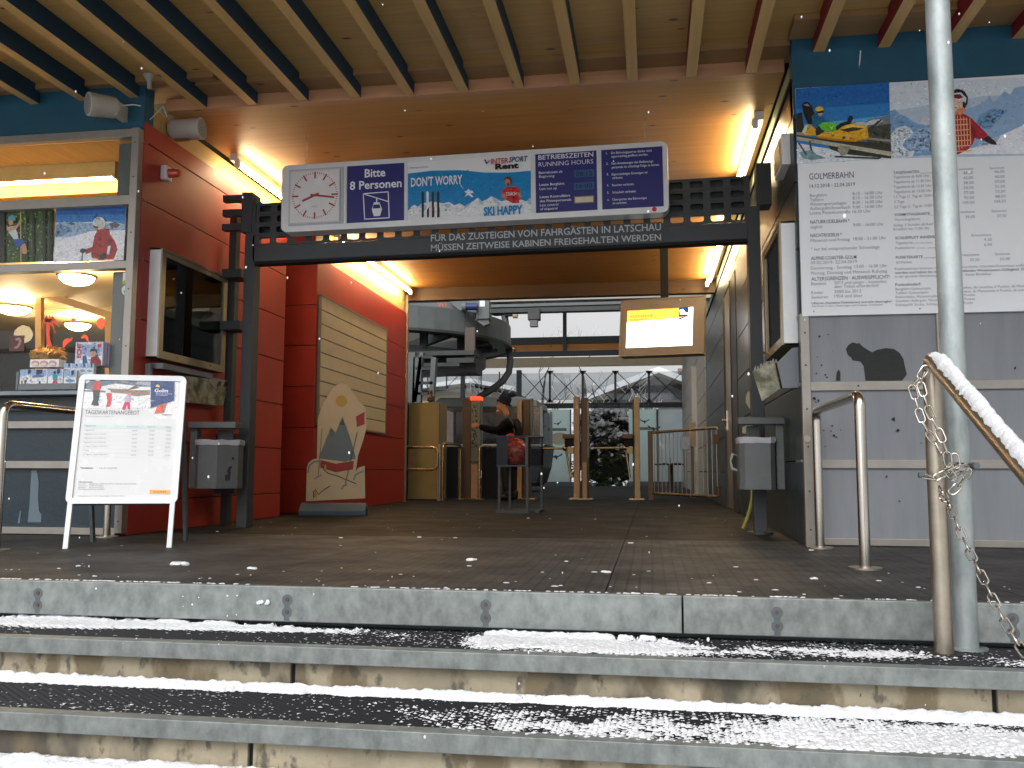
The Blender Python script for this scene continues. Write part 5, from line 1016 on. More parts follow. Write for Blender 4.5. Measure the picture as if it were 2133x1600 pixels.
# ================================================================== SHOWCASES AND BROCHURE HOLDERS
CHAMP = mat('champagne_frame', (150, 138, 116), .38, metal=.5, var=.06)
GLS = glass('showcase_glass', (.8, .8, .78), 1., .03, 2.0)
DOC = mat('notice_poster', (70, 66, 56), .3, rgb2=(150, 150, 140), scale=3, contrast=(.45, .55))
def showcase(side, y0, y1, label):
    x0 = -3.54 if side < 0 else .92; xf = x0-side*.085; z0, z1 = 1.24, 2.035
    t = thing('showcase', (x0, y0, z0), label, 'showcase', 'wall showcases at the passage mouth')
    pl = PXL(xf) if side < 0 else PXR(xf); a, c = (y0, y1) if side < 0 else (-y1, -y0)
    b = M(); lo_, hi_ = sorted((x0, xf)); f = .055
    b.box(lo_, hi_, y0, y0+.012, z0, z1, ALUW); b.box(lo_, hi_, y1-.012, y1, z0, z1, ALU); b.box(lo_, hi_, y0, y1, z1-.012, z1, ALU); b.box(lo_, hi_, y0, y1, z0, z0+.012, CHAMP); b.build('case', t)
    b = M(); b.pbox(pl, a, c, z1-f, z1, 0, .012, CHAMP); b.pbox(pl, a, c, z0, z0+f, 0, .012, CHAMP); b.pbox(pl, a, a+f, z0+f, z1-f, 0, .012, CHAMP); b.pbox(pl, c-f, c, z0+f, z1-f, 0, .012, CHAMP); b.pbox(pl, a+.02, c-.02, z1-.022, z1-.018, .012, .0125, DARK); b.build('door_frame', t, bevel=.002)
    b = M(); b.pbox(pl, a+f, c-f, z0+f, z1-f, -.004, .0, GLS); b.build('pane', t)
    b = M(); b.pbox(pl, a+.01, c-.01, z0+.01, z1-.01, -.075, -.07, mat('showcase_back', (34, 38, 38), .6, var=.2)); b.build('back_panel', t)
    b = M()
    for u in (.25, .75): q = pl.w(a+(c-a)*u, z0+.03, .012); b.cyl(q, q+pl.n*.006, .007, INOX, 10)
    b.build('lock', t)
    R = random.Random(side+5)
    for k, (u, v, w_, h_) in enumerate(((.1, .55, .22, .35), (.36, .5, .26, .42), (.68, .45, .22, .3), (.7, .12, .2, .25))):
        b = M(); uu = a+f+(c-a-2*f)*u; vv = z0+f+(z1-z0-2*f)*v; b.pbox(pl, uu, uu+(c-a)*w_, vv, vv+h_*.62, -.069, -.067, paint(((96, 92, 84), (64, 66, 56), (52, 58, 54), (60, 96, 66))[k])); b.build('notice', t)
    b = M(); ua, ub_ = (a+.10, a+.42) if side < 0 else (c-.42, c-.10); b.pbox(pl, ua, ub_, z0+.08, z0+.30, -.066, -.064, paint((232, 228, 206))); b.pbox(pl, ua, ub_, z0+.24, z0+.33, -.066, -.063, paint((226, 160, 48))); b.sheet(Pl(pl.w((ua+ub_)/2+.06, z0+.15, -.063), pl.ex, pl.ey), [], 0, .001, WHITE) if 0 else None; b.build('notice', t, label='white and yellow card imitating a screen reflection in the pane')  # last card imitates the lit screen's reflection in the pane
    return t, pl
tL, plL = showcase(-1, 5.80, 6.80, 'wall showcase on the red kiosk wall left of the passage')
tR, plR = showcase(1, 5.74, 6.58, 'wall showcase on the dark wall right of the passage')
ACR = glass('acrylic', (.86, .86, .84), 1, .1)
# left brochure rack
t = thing('brochure_holder', (-3.5, 6.2, 1.0), 'clear brochure holder with crumpled leaflets under the left showcase', 'holder')
b = M(); b.box(-3.54, -3.44, 5.86, 6.60, 1.17, 1.21, GREYP); b.box(-3.54, -3.50, 5.80, 5.83, 1.10, 1.20, GREYP); b.build('shelf', t)
PLh = PXL(-3.47)
b = M(); LEAFC = mat('crumpled_paper', (92, 94, 72), .45, rgb2=(176, 174, 150), scale=9, contrast=(.4, .62), bump=.6, bscale=14)
b.sheet(PLh, [(382, 783), (474, 794), (460, 846), (382, 838)], 0, .02, LEAFC); b.sheet(PLh, [(430, 786), (474, 794), (470, 806), (448, 803), (444, 812), (436, 803), (428, 794)], .021, .004, paint((150, 150, 146))); b.build('leaflets', t, bevel=.002)
b = M()
for x in (449, 463): b.sheet(PLh, [(x, 794), (x+7, 795), (x+3, 805), (x-4, 804)], .026, .002, paint((40, 42, 44)))
b.build('clip', t)
# right brochure rack: grey bracket plate + crinkled clear box
t = thing('brochure_holder', (.85, 5.9, 1.0), 'crinkled box of leaflets hanging on a grey plate under the right showcase', 'holder')
P1 = PY(5.76)
b = M(); b.sheet(P1, [(1650, 725), (1663, 724), (1667, 808), (1630, 809), (1618, 756)], -.01, .02, mat('holder_plate', (112, 118, 124), .5)); b.build('plate', t, bevel=.002)
P2 = Pl(at(1600, 790, 'Y', 5.95), (1, -.35, 0), (0, -.2, 1)); b = M()
b.sheet(P2, [(1571, 772), (1618, 754), (1630, 808), (1591, 834)], 0, .06, LEAFC); lf = b.build('leaflets', t, bevel=.003)
b = M(); R = random.Random(1)
for k in range(9): x = 1573+k*5.2; y = 771-k*2.0; b.sheet(P2, [(x, y+2), (x+1, y-R.uniform(4, 12)), (x+4.5, y-R.uniform(4, 12)), (x+5, y)], .01+.04*R.random(), .002, paint((150, 150, 140)))
b.build('leaflet_edge', t)

# ================================================================== LITTER BINS
BING = mat('bin_grey', (98, 102, 102), .5, metal=.25, var=.1, scale=9, bump=.1, bscale=120)
BAG = mat('bin_bag', (176, 176, 184), .3, var=.1, scale=30, bump=.6, bscale=60)
def bin_(p, ex, w, dp, z0, z1, ztop, side, label):
    """p: centre bottom; ex: right vector; open-topped box with chamfered front, arched bracket"""
    ex = Vector(ex).normalized(); pl = Pl(p, ex, (0, 0, 1)); h = z1-z0
    t = thing('litter_bin', p, label, 'bin', 'grey litter bins on posts')
    c = w*.28; prof = [(-w/2, -dp), (-w/2, -.03), (-w/2+c*.5, 0), (w/2-c*.5, 0), (w/2, -.03), (w/2, -dp)] if side > 0 else [(-w/2, -dp), (-w/2, -.02), (-w/2+.03, 0), (w/2-w*.42, 0), (w/2, -dp*.45), (w/2, -dp)]
    b = M(); n = len(prof); t_ = .006
    out = [pl.w(u, 0, o) for u, o in prof]; b.add(out+[q+Vector((0, 0, h)) for q in out], [tuple(range(n))]+[(i, (i+1) % n, n+(i+1) % n, n+i) for i in range(n)], BING)
    inn = [pl.w(u*.94, 0, o*.96-.004) for u, o in prof]; b.add([q+Vector((0, 0, .02)) for q in inn]+[q+Vector((0, 0, h)) for q in inn], [tuple(range(n))]+[(i, (i+1) % n, n+(i+1) % n, n+i) for i in range(n)], DARK); b.build('body', t, bevel=.003)
    b = M(); R = random.Random(4); ring = []
    for i in range(n):
        q0, q1 = Vector((prof[i][0], prof[i][1])), Vector((prof[(i+1) % n][0], prof[(i+1) % n][1]))
        for k in range(6): ring.append(q0+(q1-q0)*k/6)
    m_ = len(ring); vs = []
    for lv, (g_, zz) in enumerate(((1.03, -.035), (1.05, -.015), (1.04, .004), (.96, .006), (.92, -.03))):
        for q in ring: vs.append(pl.w(q.x*g_+R.uniform(-.002, .002), h+zz+R.uniform(-.004, .004), (q.y+dp/2)*g_-dp/2+R.uniform(-.002, .002)))
    fs = [(l*m_+i, l*m_+(i+1) % m_, (l+1)*m_+(i+1) % m_, (l+1)*m_+i) for l in range(4) for i in range(m_)]; b.add(vs, fs, BAG); b.build('bag', t, smooth=True)
    s_ = side; xb = w/2*s_+.015*s_; ht = ztop-z0; b = M()
    u0, u1 = sorted((xb, xb+.055*s_)); b.pbox(pl, u0, u1, -.0, ht, -dp*.75, -dp*.35, BING); u0, u1 = sorted((xb+.055*s_, -w/2*s_)); b.pbox(pl, u0, u1, ht-.05, ht, -dp*.75, -dp*.1, BING); b.pbox(pl, -w*.2, w*.2, .05, ht-.05, -dp-.03, -dp-.001, BING); b.build('bracket', t, bevel=.006)
    return t, pl
q0 = at(493, 1018, 'Y', 6.38); q1 = at(405, 1018, 'Y', 6.38)
tb1, plb = bin_(((q0.x+q1.x)/2+.02, 6.30, q0.z), (1, .12, 0), .30, .22, q0.z, at(440, 917, 'Y', 6.3).z, at(440, 878, 'Y', 6.3).z, -1, 'grey litter bin with a pictogram hanging in front of the red wall')
b = M(); pu = paint((30, 32, 30)); PB = Pl(plb.w(.0, 0, 0), plb.ex, (0, 0, 1))
def figure(b, cx, cy, s):
    f = Pl(plb.w(.15-.126/2, .2, -.05), (.126*plb.ex+plb.n*(-.1)), (0, 0, 1))
    b.add([f.w(x*s+cx, y*s+cy, .004) for x, y in ((-.2, 0), (0, 0), (0, .5), (.1, .9), (.05, 1.3), (.25, 1.6), (.0, 1.75), (-.2, 1.5), (-.35, 1.2), (-.25, .8))], [tuple(range(10))], pu); b.add([f.w(cx+.02+.01*math.cos(q), cy+.1*.9+s*1.2+.012*math.sin(q), .004) for q in (0, 1, 2, 3, 4, 5)], [tuple(range(6))], pu)
    b.add([f.w(cx+x, cy+y, .004) for x, y in ((-.035, 0), (-.018, 0), (-.016, .045), (-.037, .045))], [(0, 1, 2, 3)], pu)
figure(b, .02, -.14, .065); b.build('pictogram', tb1, norm=False)
q0 = at(1551, 1020, 'Y', 6.25); q1 = at(1613, 1020, 'Y', 6.25)
tb2, _ = bin_(((q0.x+q1.x)/2-.01, 6.22, q0.z), (1, 0, 0), .235, .22, q0.z, at(1570, 912, 'Y', 6.2).z, at(1570, 868, 'Y', 6.2).z, 1, 'grey litter bin on the right steel post under the leaflet box')
# yellow ski tip board leaning behind right bin
t = thing('leaning_cutout', (.72, 7.0, 0), 'cream cutout board with a curved yellow ski half hidden behind the right bin', 'cutout')
b = M(); G1 = PY(7.2); b.sheet(G1, [(1558, 815), (1566, 820), (1568, 862), (1560, 850), (1553, 838), (1554, 824)], 0, .012, paint((196, 190, 150))); b.sheet(G1, [(1545, 955), (1524, 943), (1519, 960), (1523, 978), (1536, 982), (1546, 960)], 0, .010, paint((190, 190, 180))); b.sheet(G1, [(1543, 955), (1528, 947), (1523, 960), (1527, 974), (1535, 977), (1543, 962)], .011, .004, paint((34, 36, 38)))
b.sheet(G1, [(1546, 890), (1560, 884), (1570, 886), (1568, 903), (1546, 903)], 0, .01, paint((190, 184, 150))); b.build('board', t)
b = M(); b.tube([at(x, y, 'Y', 7.15) for x, y in ((1567, 1018), (1566, 1040), (1562, 1062), (1556, 1082), (1548, 1101))], .011, paint((150, 148, 50)), 8, r1=.016); b.build('ski_tip', t, smooth=True)
b = M(); b.sheet(G1, [(1541, 975), (1547, 968), (1549, 1002), (1542, 1004), (1539, 990)], .001, .012, paint((30, 110, 96))); b.build('green_piece', t)
# ================================================================== VENT
t = thing('wall_vent', (.9, 6, 2.4), 'small white louvred vent on the dark right wall', 'vent')
b = M(); pv = PXR(.918); ya, yb = at(1640, 320, 'X', .9).y, at(1624, 320, 'X', .9).y; zt, zb = at(1635, 287, 'X', .9).z, at(1637, 350, 'X', .9).z
b.box(.865, .92, ya, yb, zb, zt, paint((240, 240, 240))); fr = b.build('frame', t, bevel=.003)
for k in range(9):
    b = M(); z = zb+.03+(zt-zb-.06)*k/8; b.box(.855, .867, ya+.03, yb-.03, z-.006, z+.006, paint((206, 190, 150))); b.build('louvre', t)

# ================================================================== FOREGROUND: POLE, HANDRAILS, CHAIN
pq = at(2012, 1350, 'Z', -.15)
t = thing('canopy_pole', (pq.x, pq.y, -.15), 'tall galvanised pole standing on the top step and holding up the canopy', 'pole')
GP_ = mat('galvanised_pole', (128, 138, 138), .45, metal=.35, rgb2=(172, 180, 180), scale=7, contrast=(.35, .65), stretch=(1, 1, .5), bump=.08, bscale=90)
top_ = at(1957, 40, 'Y', pq.y)
b = M(); b.cyl((pq.x, pq.y, -.15), (top_.x-.004, pq.y, 3.1), .0415, GP_, 40); b.build('shaft', t, smooth=True)
b = M(); b.cyl((pq.x, pq.y, -.152), (pq.x, pq.y, -.146), .07, GP_, 30); b.build('base_ring', t)

def hoop(x, y0, y1, z, r, label, rot=0):
    t = thing('handrail', (x, y0, 0), label, 'handrail', 'low steel handrails in front of the counters')
    b = M(); b.tube(bend([(x, y0, 0), (x, y0, z), (x, y1, z), (x, y1, 0)], .07), r, INOX, 24); b.build('rail', t, smooth=True)
    for y in (y0, y1): b = M(); b.cyl((x, y, 0), (x, y, .008), .075, INOXM, 32); b.build('base_plate', t)
    return t
hoop(.978, 4.40, 5.52, at(1795, 822, 'Y', 4.40).z, .026, 'bent steel handrail in front of the grey panels on the right')
ql = at(-1, 930, 'Y', 4.55)
zl = at(15, 842, 'Y', 4.50).z
hoop(at(4, 930, 'Y', 4.5).x, 4.5, 5.52, zl, .024, 'bent steel handrail in front of the kiosk counter at the left edge')

# stair handrail with snow on it
hb = at(1967, 1362, 'Z', -.15); ht = at(1957, 762, 'Y', hb.y)
t = thing('stair_handrail', (hb.x, hb.y, -.15), 'steel stair handrail with a thick line of snow on its sloping top', 'handrail')
slope = .15/.38
ex_ = at(2133, 985, 'X', hb.x+.0)
pe = Vector((hb.x, hb.y, ht.z+.03)); d1 = Vector((0, -1, -slope)).normalized()
# fit the rail direction so that it really runs down the stairs
ex_ = at(2133, 972, 'X', hb.x); slope = (pe.z-ex_.z)/(pe.y-ex_.y); end = pe+Vector((0, -2.0, -2.0*slope))
path = bend([(hb.x, hb.y, -.15), (hb.x-.0, hb.y, pe.z), end], .05, 8)
b = M(); b.tube(path, .0305, INOXM, 28); b.build('rail', t, smooth=True)
b = M(); b.cyl((hb.x, hb.y, -.152), (hb.x, hb.y, -.146), .06, RUB, 26); b.build('base_ring', t)
sn = M(); n = 320; R = random.Random(8); L_ = (end-path[-2]).length; s0 = path[5]; vs = []; fs = []; seg = 9
acc = []; pp_ = [Vector(q) for q in path[4:]]
for a, c in zip(pp_[:-1], pp_[1:]):
    k = max(1, int((c-a).length/.0065))
    for i in range(k): acc.append((a+(c-a)*i/k, (c-a).normalized()))
for i, (p_, dd) in enumerate(acc):
    up = Vector((0, 0, 1)); up = (up-dd*dd.dot(up)); up = up.normalized() if up.length > .05 else Vector((0, -1, 0)); sd = dd.cross(up)
    nz = float(noise2(np.array([i*.11]), np.array([.5]), 3, 5)[0]); n2_ = float(noise2(np.array([i*.35]), np.array([4.5]), 9, 3)[0]); hh = min(1, i/14)*(.008+.020*nz+.006*n2_+R.uniform(0, .003)); wq = .015+.012*n2_+.004*nz
    for k in range(seg):
        q = math.pi*k/(seg-1); j = R.uniform(-.0011, .0011)
        vs.append(p_+sd*(math.cos(q)*(wq+j))+up*(.0305*math.cos(min(1, abs(math.cos(q)*wq/.0305))*1.15)-.004+hh*math.sin(q)**.7+j))
for i in range(len(acc)-1):
    for k in range(seg-1): fs.append((i*seg+k, i*seg+k+1, (i+1)*seg+k+1, (i+1)*seg+k))
sn.add(vs, fs, SNOW); tag(sn.build('rail_snow', smooth=True), 'thick line of snow lying along the sloping stair handrail', 'snow')

ch = thing('chain', (hb.x, hb.y-.03, .4), 'steel link chain wound round the stair handrail post and trailing down the steps', 'chain')
lm = M(); lm.tube(link_path((0, 0, 0), (1, 0, 0), (0, 1, 0), .050, .023), .0031, INOX, 7, closed=True)
lk = lm.build('link', ch, smooth=True); lk.matrix_parent_inverse = Matrix.Translation(-ch.location)
first = [True]
def chain_run(pts, ph=0):
    pts = [Vector(p) for p in pts]; ds = [0]
    for a, c in zip(pts[:-1], pts[1:]): ds.append(ds[-1]+(c-a).length)
    n_ = int(ds[-1]/.041); 
    def P_(s_):
        for i in range(len(ds)-1):
            if s_ <= ds[i+1]: return pts[i]+(pts[i+1]-pts[i])*((s_-ds[i])/(ds[i+1]-ds[i]))
        return pts[-1]
    for k in range(n_):
        a, c = P_(k*.041), P_((k+1)*.041); d = (c-a).normalized(); s1 = d.cross(Vector((0, 1, .15))).normalized(); s2_ = d.cross(s1)
        if (k+ph) % 2: s1, s2_ = s2_, -s1
        s1, s2_ = (s1+s2_*.35).normalized(), (s2_-s1*.35).normalized()
        mid = (a+c)/2; mw = Matrix(((d.x, s1.x, s2_.x, mid.x), (d.y, s1.y, s2_.y, mid.y), (d.z, s1.z, s2_.z, mid.z), (0, 0, 0, 1)))
        if first[0]: o = lk; first[0] = False
        else: o = lk.copy(); C.objects.link(o); o.parent = ch
        o.matrix_parent_inverse = Matrix.Translation(-ch.location); o.matrix_basis = mw
yc = hb.y-.04
def c_(x, y, dy=0): return at(x, y, 'Y', yc+dy)
chain_run([c_(1930, 765), c_(1912, 790), c_(1899, 803), c_(1908, 835), c_(1918, 872, -.01), c_(1936, 905, -.01), c_(1955, 930, -.01), c_(1966, 960, -.02)])
chain_run([c_(1926, 775, -.015), c_(1917, 800, -.015), c_(1926, 830, -.02), c_(1940, 868, -.02), c_(1957, 900, -.02), c_(1968, 928, -.03), c_(1976, 955, -.03), c_(1975, 985, -.02)], 1)
chain_run([c_(1988, 948, -.03), c_(1996, 965, -.03), c_(1985, 985, -.03), c_(1970, 978, -.02), c_(1990, 1000, -.02), c_(2000, 975, .0)])
chain_run([c_(1922, 992, -.0), c_(1940, 998, -.02), c_(1962, 992, -.02), c_(1978, 978, -.01)], 1)
chain_run([c_(1978, 968, .02), c_(2000, 970, .06), c_(2026, 968, .06)]); chain_run([c_(1974, 982, .02), c_(2000, 976, .05), c_(2026, 972, .05)], 1)
chain_run([c_(2020, 978, .05), c_(2005, 1003, .02), c_(1990, 1020, .0), c_(1972, 1032, -.0)])
chain_run([c_(1957, 1017, .0), at(1980, 1060, 'Y', 3.05), at(2010, 1130, 'Y', 2.97), at(2047, 1203, 'Y', 2.88), at(2084, 1280, 'Y', 2.80), at(2115, 1332, 'Y', 2.74), at(2150, 1385, 'Y', 2.68)], 1)
b = M(); q = c_(1921, 990); b.cyl(q-Vector((.012, 0, 0)), q+Vector((.008, 0, 0)), .009, GALVD, 12); q = c_(2028, 970, .06); b.cyl(q-Vector((.0, .03, 0)), q+Vector((0, .03, 0)), .011, GALVD, 10); b.build('padlock', ch)

# ================================================================== A-BOARD
Lf, Rf = Vector((at(138, 1144, 'Z', 0))), Vector((at(368, 1138, 'Z', 0)))
Rf = Vector((Lf.x+.505, Lf.y+.17, 0))
exb = (Rf-Lf).normalized(); nb = exb.cross(Vector((0, 0, 1))).normalized(); tl_ = math.radians(11)
AB = Pl(Lf, exb, Vector((0, 0, 1))*math.cos(tl_)-nb*math.sin(tl_))
ab = thing('a_board', Lf, 'white framed A-board with a day ticket poster standing in front of the kiosk', 'sign board')
f0 = AB.uv(142, 1049); f1 = AB.uv(375, 1050); f2 = AB.uv(384, 787); f3 = AB.uv(162, 778)
u0, u1 = f0[0]*.5+f3[0]*.5, f1[0]*.5+f2[0]*.5; v0, v1 = f0[1]*.5+f1[1]*.5, f2[1]*.5+f3[1]*.5
print('ABOARD', f0, f1, f2, f3)
def rring(b, pl, u0, u1, v0, v1, r, w, o0, o1, mt):
    A1 = rrect(u0, u1, v0, v1, r); A2 = rrect(u0+w, u1-w, v0+w, v1-w, .002); n = len(A1)
    vs = [pl.w(*q, o1) for q in A1]+[pl.w(*q, o1-.002) for q in A2]+[pl.w(*q, o0) for q in A1]+[pl.w(*q, o0) for q in A2]
    b.add(vs, [(i, (i+1) % n, n+(i+1) % n, n+i) for i in range(n)]+[(i, (i+1) % n, 2*n+(i+1) % n, 2*n+i) for i in range(n)]+[(n+i, n+(i+1) % n, 3*n+(i+1) % n, 3*n+i) for i in range(n)], mt)
b = M(); rring(b, AB, u0, u1, v0, v1, .035, .033, -.012, .012, ALUW); fr = b.build('frame', ab)
b = M(); rring(b, AB, u0-.001, u1+.001, v0-.006, v0+.10, .035, .02, -.016, -.013, RUB); b.build('rubber_edge', fr)
b = M(); b.pbox(AB, u0+.02, u1-.02, v0+.02, v1-.02, -.008, .0, mat('poster_white', (222, 223, 224), .25, var=.015)); po = b.build('poster', ab)
b = M(); b.pbox(AB, u0+.012, u0+.040, .0, v0+.02, -.012, .010, ALUW); b.build('leg', ab, bevel=.002)
b = M(); b.pbox(AB, u1-.040, u1-.012, .0, v0+.02, -.012, .010, ALUW); b.build('leg', ab, bevel=.002)
for u in (u0+.03, u1-.03):
    top = AB.w(u, v1-.03, -.03); a = at(157, 1110, 'Z', 0) if u < (u0+u1)/2 else at(366, 1117, 'Z', 0); bot = AB.p+exb*u-nb*.52; bot.z = 0; b = M(); b.bar(bot, top, .026, .02, GALVD, (1, 0, 0)); b.build('rear_leg', ab)
b = M(); b.pbox(AB, u0+.03, u1-.03, v0+.1, v1-.02, -.03, -.014, GALVD); b.build('back_panel', ab)
def W_(x, y): return (140+x/6.958, 770+y/6.957)
def w_(*l): return [W_(*q) for q in l]
ABp = [((232, 232, 234), w_((220, 100), (1620, 140), (1600, 720), (1320, 715), (1180, 590), (200, 570))), ((112, 128, 142), w_((220, 105), (1215, 130), (1215, 250), (480, 250), (380, 300), (215, 270))), ((168, 172, 182), w_((1030, 130), (1215, 130), (1215, 240), (1000, 210))), ((214, 216, 222), w_((240, 150), (300, 120), (330, 170), (280, 200))), ((150, 152, 156), w_((700, 120), (760, 110), (900, 150), (880, 200), (760, 170))),
  ((226, 226, 228), w_((480, 250), (700, 205), (980, 235), (850, 300), (480, 300))), ((128, 96, 90), w_((860, 300), (980, 235), (1070, 275), (1010, 300))), ((150, 130, 118), w_((590, 275), (850, 285), (1200, 300), (1200, 370), (1010, 390), (850, 350), (600, 330))), ((232, 232, 232), w_((900, 300), (1040, 270), (1210, 280), (1210, 300))), ((146, 120, 108), w_((210, 300), (420, 300), (560, 310), (560, 335), (210, 318))), ((232, 233, 235), w_((205, 320), (560, 335), (800, 360), (950, 395), (1210, 370), (1210, 560), (200, 560)))]
ABp += [((196, 78, 74), w_((380, 190), (430, 165), (480, 190), (500, 260), (470, 310), (400, 310), (375, 280))), ((230, 230, 230), w_((410, 155), (430, 132), (475, 140), (478, 168), (420, 168))), ((70, 78, 82), w_((375, 300), (480, 300), (470, 400), (450, 470), (470, 520), (430, 530), (350, 515), (380, 430))), ((206, 88, 96), w_((565, 350), (600, 335), (650, 350), (650, 440), (630, 540), (565, 545), (585, 450))), ((224, 226, 228), w_((580, 300), (630, 300), (640, 340), (590, 345))), ((186, 178, 198), w_((840, 400), (880, 370), (930, 390), (930, 470), (840, 470))), ((220, 140, 140), w_((870, 340), (930, 340), (935, 375), (880, 378))), ((208, 60, 110), w_((835, 475), (910, 475), (915, 580), (880, 578), (875, 510), (840, 578), (795, 578))),
  ((216, 108, 84), w_((1310, 520), (1440, 490), (1400, 620), (1270, 640))), ((150, 154, 160), w_((1370, 650), (1560, 655), (1480, 662), (1380, 662))), ((60, 80, 134), w_((1215, 140), (1555, 150), (1550, 450), (1213, 558), (1215, 465), (1320, 452), (1212, 445))), ((240, 204, 70), w_((1285, 250), (1295, 225), (1320, 220), (1342, 240), (1345, 262)))]
picture('poster_photo', AB, ABp, po, off=.0012, step=.0003, label='photo strip of a family skiing past a chalet')
b = M(); G_ = paint((118, 120, 126)); G2 = paint((158, 160, 166)); Ob = .0022
def at_(s_, x, y, x1, mt=G2, h=None, bold=0., y2=None, off=.0022): X0 = W_(x, y); X1 = W_(x1, y2 if y2 is not None else y+(x1-x)*.022); b.text(AB, s_, X0[0], X0[1], X1[0], mt, off=off, h=(h/6.957 if h else None), bold=bold, y1=X1[1])
at_('TAGESKARTENANGEBOT', 255, 645, 1045, G_, 60); at_('Wintersaison 2018/19', 255, 682, 665, G2, 16)
at_('Golm', 1268, 333, 1465, TXTW, 50, .03, off=.0095); at_('Bewegungsberg', 1295, 362, 1525, TXTW, 17, off=.0095); at_('im Montafon', 1290, 384, 1462, TXTW, 17, off=.0095)
b.add([AB.w(*AB.uv(*W_(x, y)), .0015) for x, y in ((245, 795), (1530, 815), (1530, 865), (245, 845))], [(0, 1, 2, 3)], paint((206, 220, 222)))
at_('Tageskarten', 250, 822, 415, paint((120, 150, 154)), 20); at_('Erwachsene', 875, 836, 1035, paint((120, 150, 154)), 16); at_('Senioren', 1165, 838, 1278, paint((120, 150, 154)), 16); at_('Kinder', 1425, 840, 1505, paint((120, 150, 154)), 16)
for i, (s_, x1) in enumerate((('Tageskarte', 398), ('Tageskarte ab 11:30 Uhr', 570), ('Tageskarte ab 12:30 Uhr', 570), ('Tageskarte ab 13:30 Uhr', 568), ('1,5 Tage (1. Tag ab 13:00 Uhr)', 580), ('2 Tage', 315), ('2,5 Tage (1. Tag ab 13:00 Uhr)', 580))):
    y = 882+i*59; x = 250-i*5; at_(s_, x, y, x1, G2, 18); at_(('48,50', '42,00', '38,50', '33,00', '77,00', '92,50', '109,50')[i], 940-i*3, y+10, 1015-i*3, G2, 18); at_(('46,50', '40,00', '37,00', '31,50', '73,50', '88,50', '104,50')[i], 1190-i*3, y+13, 1262-i*3, G2, 18); at_(('29,00', '25,00', '23,00', '20,00', '46,50', '55,50', '66,00')[i], 1432-i*3, y+16, 1505-i*3, G2, 18)
    b.add([AB.w(*AB.uv(*W_(x_, y_)), .0015) for x_, y_ in ((240-i*5, y+24), (1525-i*4, y+44), (1525-i*4, y+46), (240-i*5, y+26))], [(0, 1, 2, 3)], paint((206, 206, 208)))
at_('Vorsaison:', 190, 1436, 378, G_, 26, .02); at_('14.-21.12.2018', 470, 1438, 712, G2, 24)
b.text(AB, 'Altersgrenzen:', 164, 1005.5, 193, G_, off=Ob, h=3.5, y1=1006)
for s_, y, x1 in (('Kinder      Jahrgänge 2000 bis 2012, Ausweis und Lichtbild', 1009, 283), ('Senioren   1954 und älter', 1013, 216), ('Bambini     2013 und jünger', 1017, 216), ('Änderungen und Irrtümer vorbehalten', 1020.5, 219), ('Liftkarten sind nicht übertragbar. Preise in Euro', 1034.5, 260)): b.text(AB, s_, 163.5, y, x1, G2, off=Ob, h=2.6, y1=y+(x1-163)*.01)
b.add([AB.w(*AB.uv(x, y), .0015) for x, y in ((312, 1020.5), (355, 1021.5), (354, 1030), (311.5, 1029))], [(0, 1, 2, 3)], paint((238, 176, 92))); b.text(AB, 'GOLM.AT', 320, 1027, 346, paint((150, 100, 50)), off=Ob, h=4.2, y1=1027.6)
b.build('poster_lettering', po, norm=False)

# ================================================================== CUTOUT BOARD (plain stand-in)
ct = thing('cutout_board', (-3.2, 8.7, 0), 'cream cutout board with painted snow drifts on a blue grey foot by the slatted panel', 'cutout')
CP = Pl(at(640, 1046, 'Y', 8.62), (1, .16, 0), (0, 0, 1))
CB = mat('cream_board', (206, 196, 166), .5, var=.04)
o_ = [(638, 1044), (640, 975), (643, 965), (651, 958), (661, 955), (662, 900), (663, 872), (670, 850), (682, 828), (694, 808), (710, 798), (724, 802), (736, 818), (748, 836), (762, 850), (764, 890), (756, 920), (746, 950), (741, 985), (746, 975), (760, 970), (761, 1038)]
b = M(); b.sheet(CP, o_, 0, .018, CB); bd = b.build('board', ct)
b = M(); OU = paint((60, 60, 66)); BLs = paint((126, 140, 148)); YL = paint((206, 164, 56))
def strip(pts, w, mt, off=.0195):
    L_ = []; R_ = []
    for i, p_ in enumerate(pts):
        a = Vector(pts[max(0, i-1)]); c = Vector(pts[min(len(pts)-1, i+1)]); d = (c-a).normalized(); n_ = Vector((-d.y, d.x))*w; L_.append(Vector(p_)+n_); R_.append(Vector(p_)-n_)
    b.add([CP.w(*CP.uv(*q), off) for q in L_+R_[::-1]], [(i, i+1, 2*len(pts)-2-i, 2*len(pts)-1-i) for i in range(len(pts)-1)], mt)
strip([(642, 985), (645, 970), (655, 962), (670, 960)], 1.6, BLs); strip([(737, 1000), (741, 990), (750, 984), (758, 982)], 1.6, BLs); strip([(656, 998), (664, 992), (671, 990)], 1.2, BLs); strip([(712, 1020), (716, 1012), (724, 1010)], 1.5, BLs)
strip([(654, 1037), (654, 1024), (658, 1020), (664, 1030), (676, 1020), (689, 1012)], 1.0, OU); b.add([CP.w(*CP.uv(x, y), .0190) for x, y in ((653, 1037), (653, 1024), (657, 1021), (662, 1032), (658, 1036))], [(0, 1, 2, 3, 4)], YL)
strip([(676, 968), (675, 978), (684, 986), (705, 992), (743, 1008)], 1.0, OU); b.add([CP.w(*CP.uv(x, y), .0188) for x, y in ((674, 968), (680, 968), (681, 982), (675, 976))], [(0, 1, 2, 3)], YL)
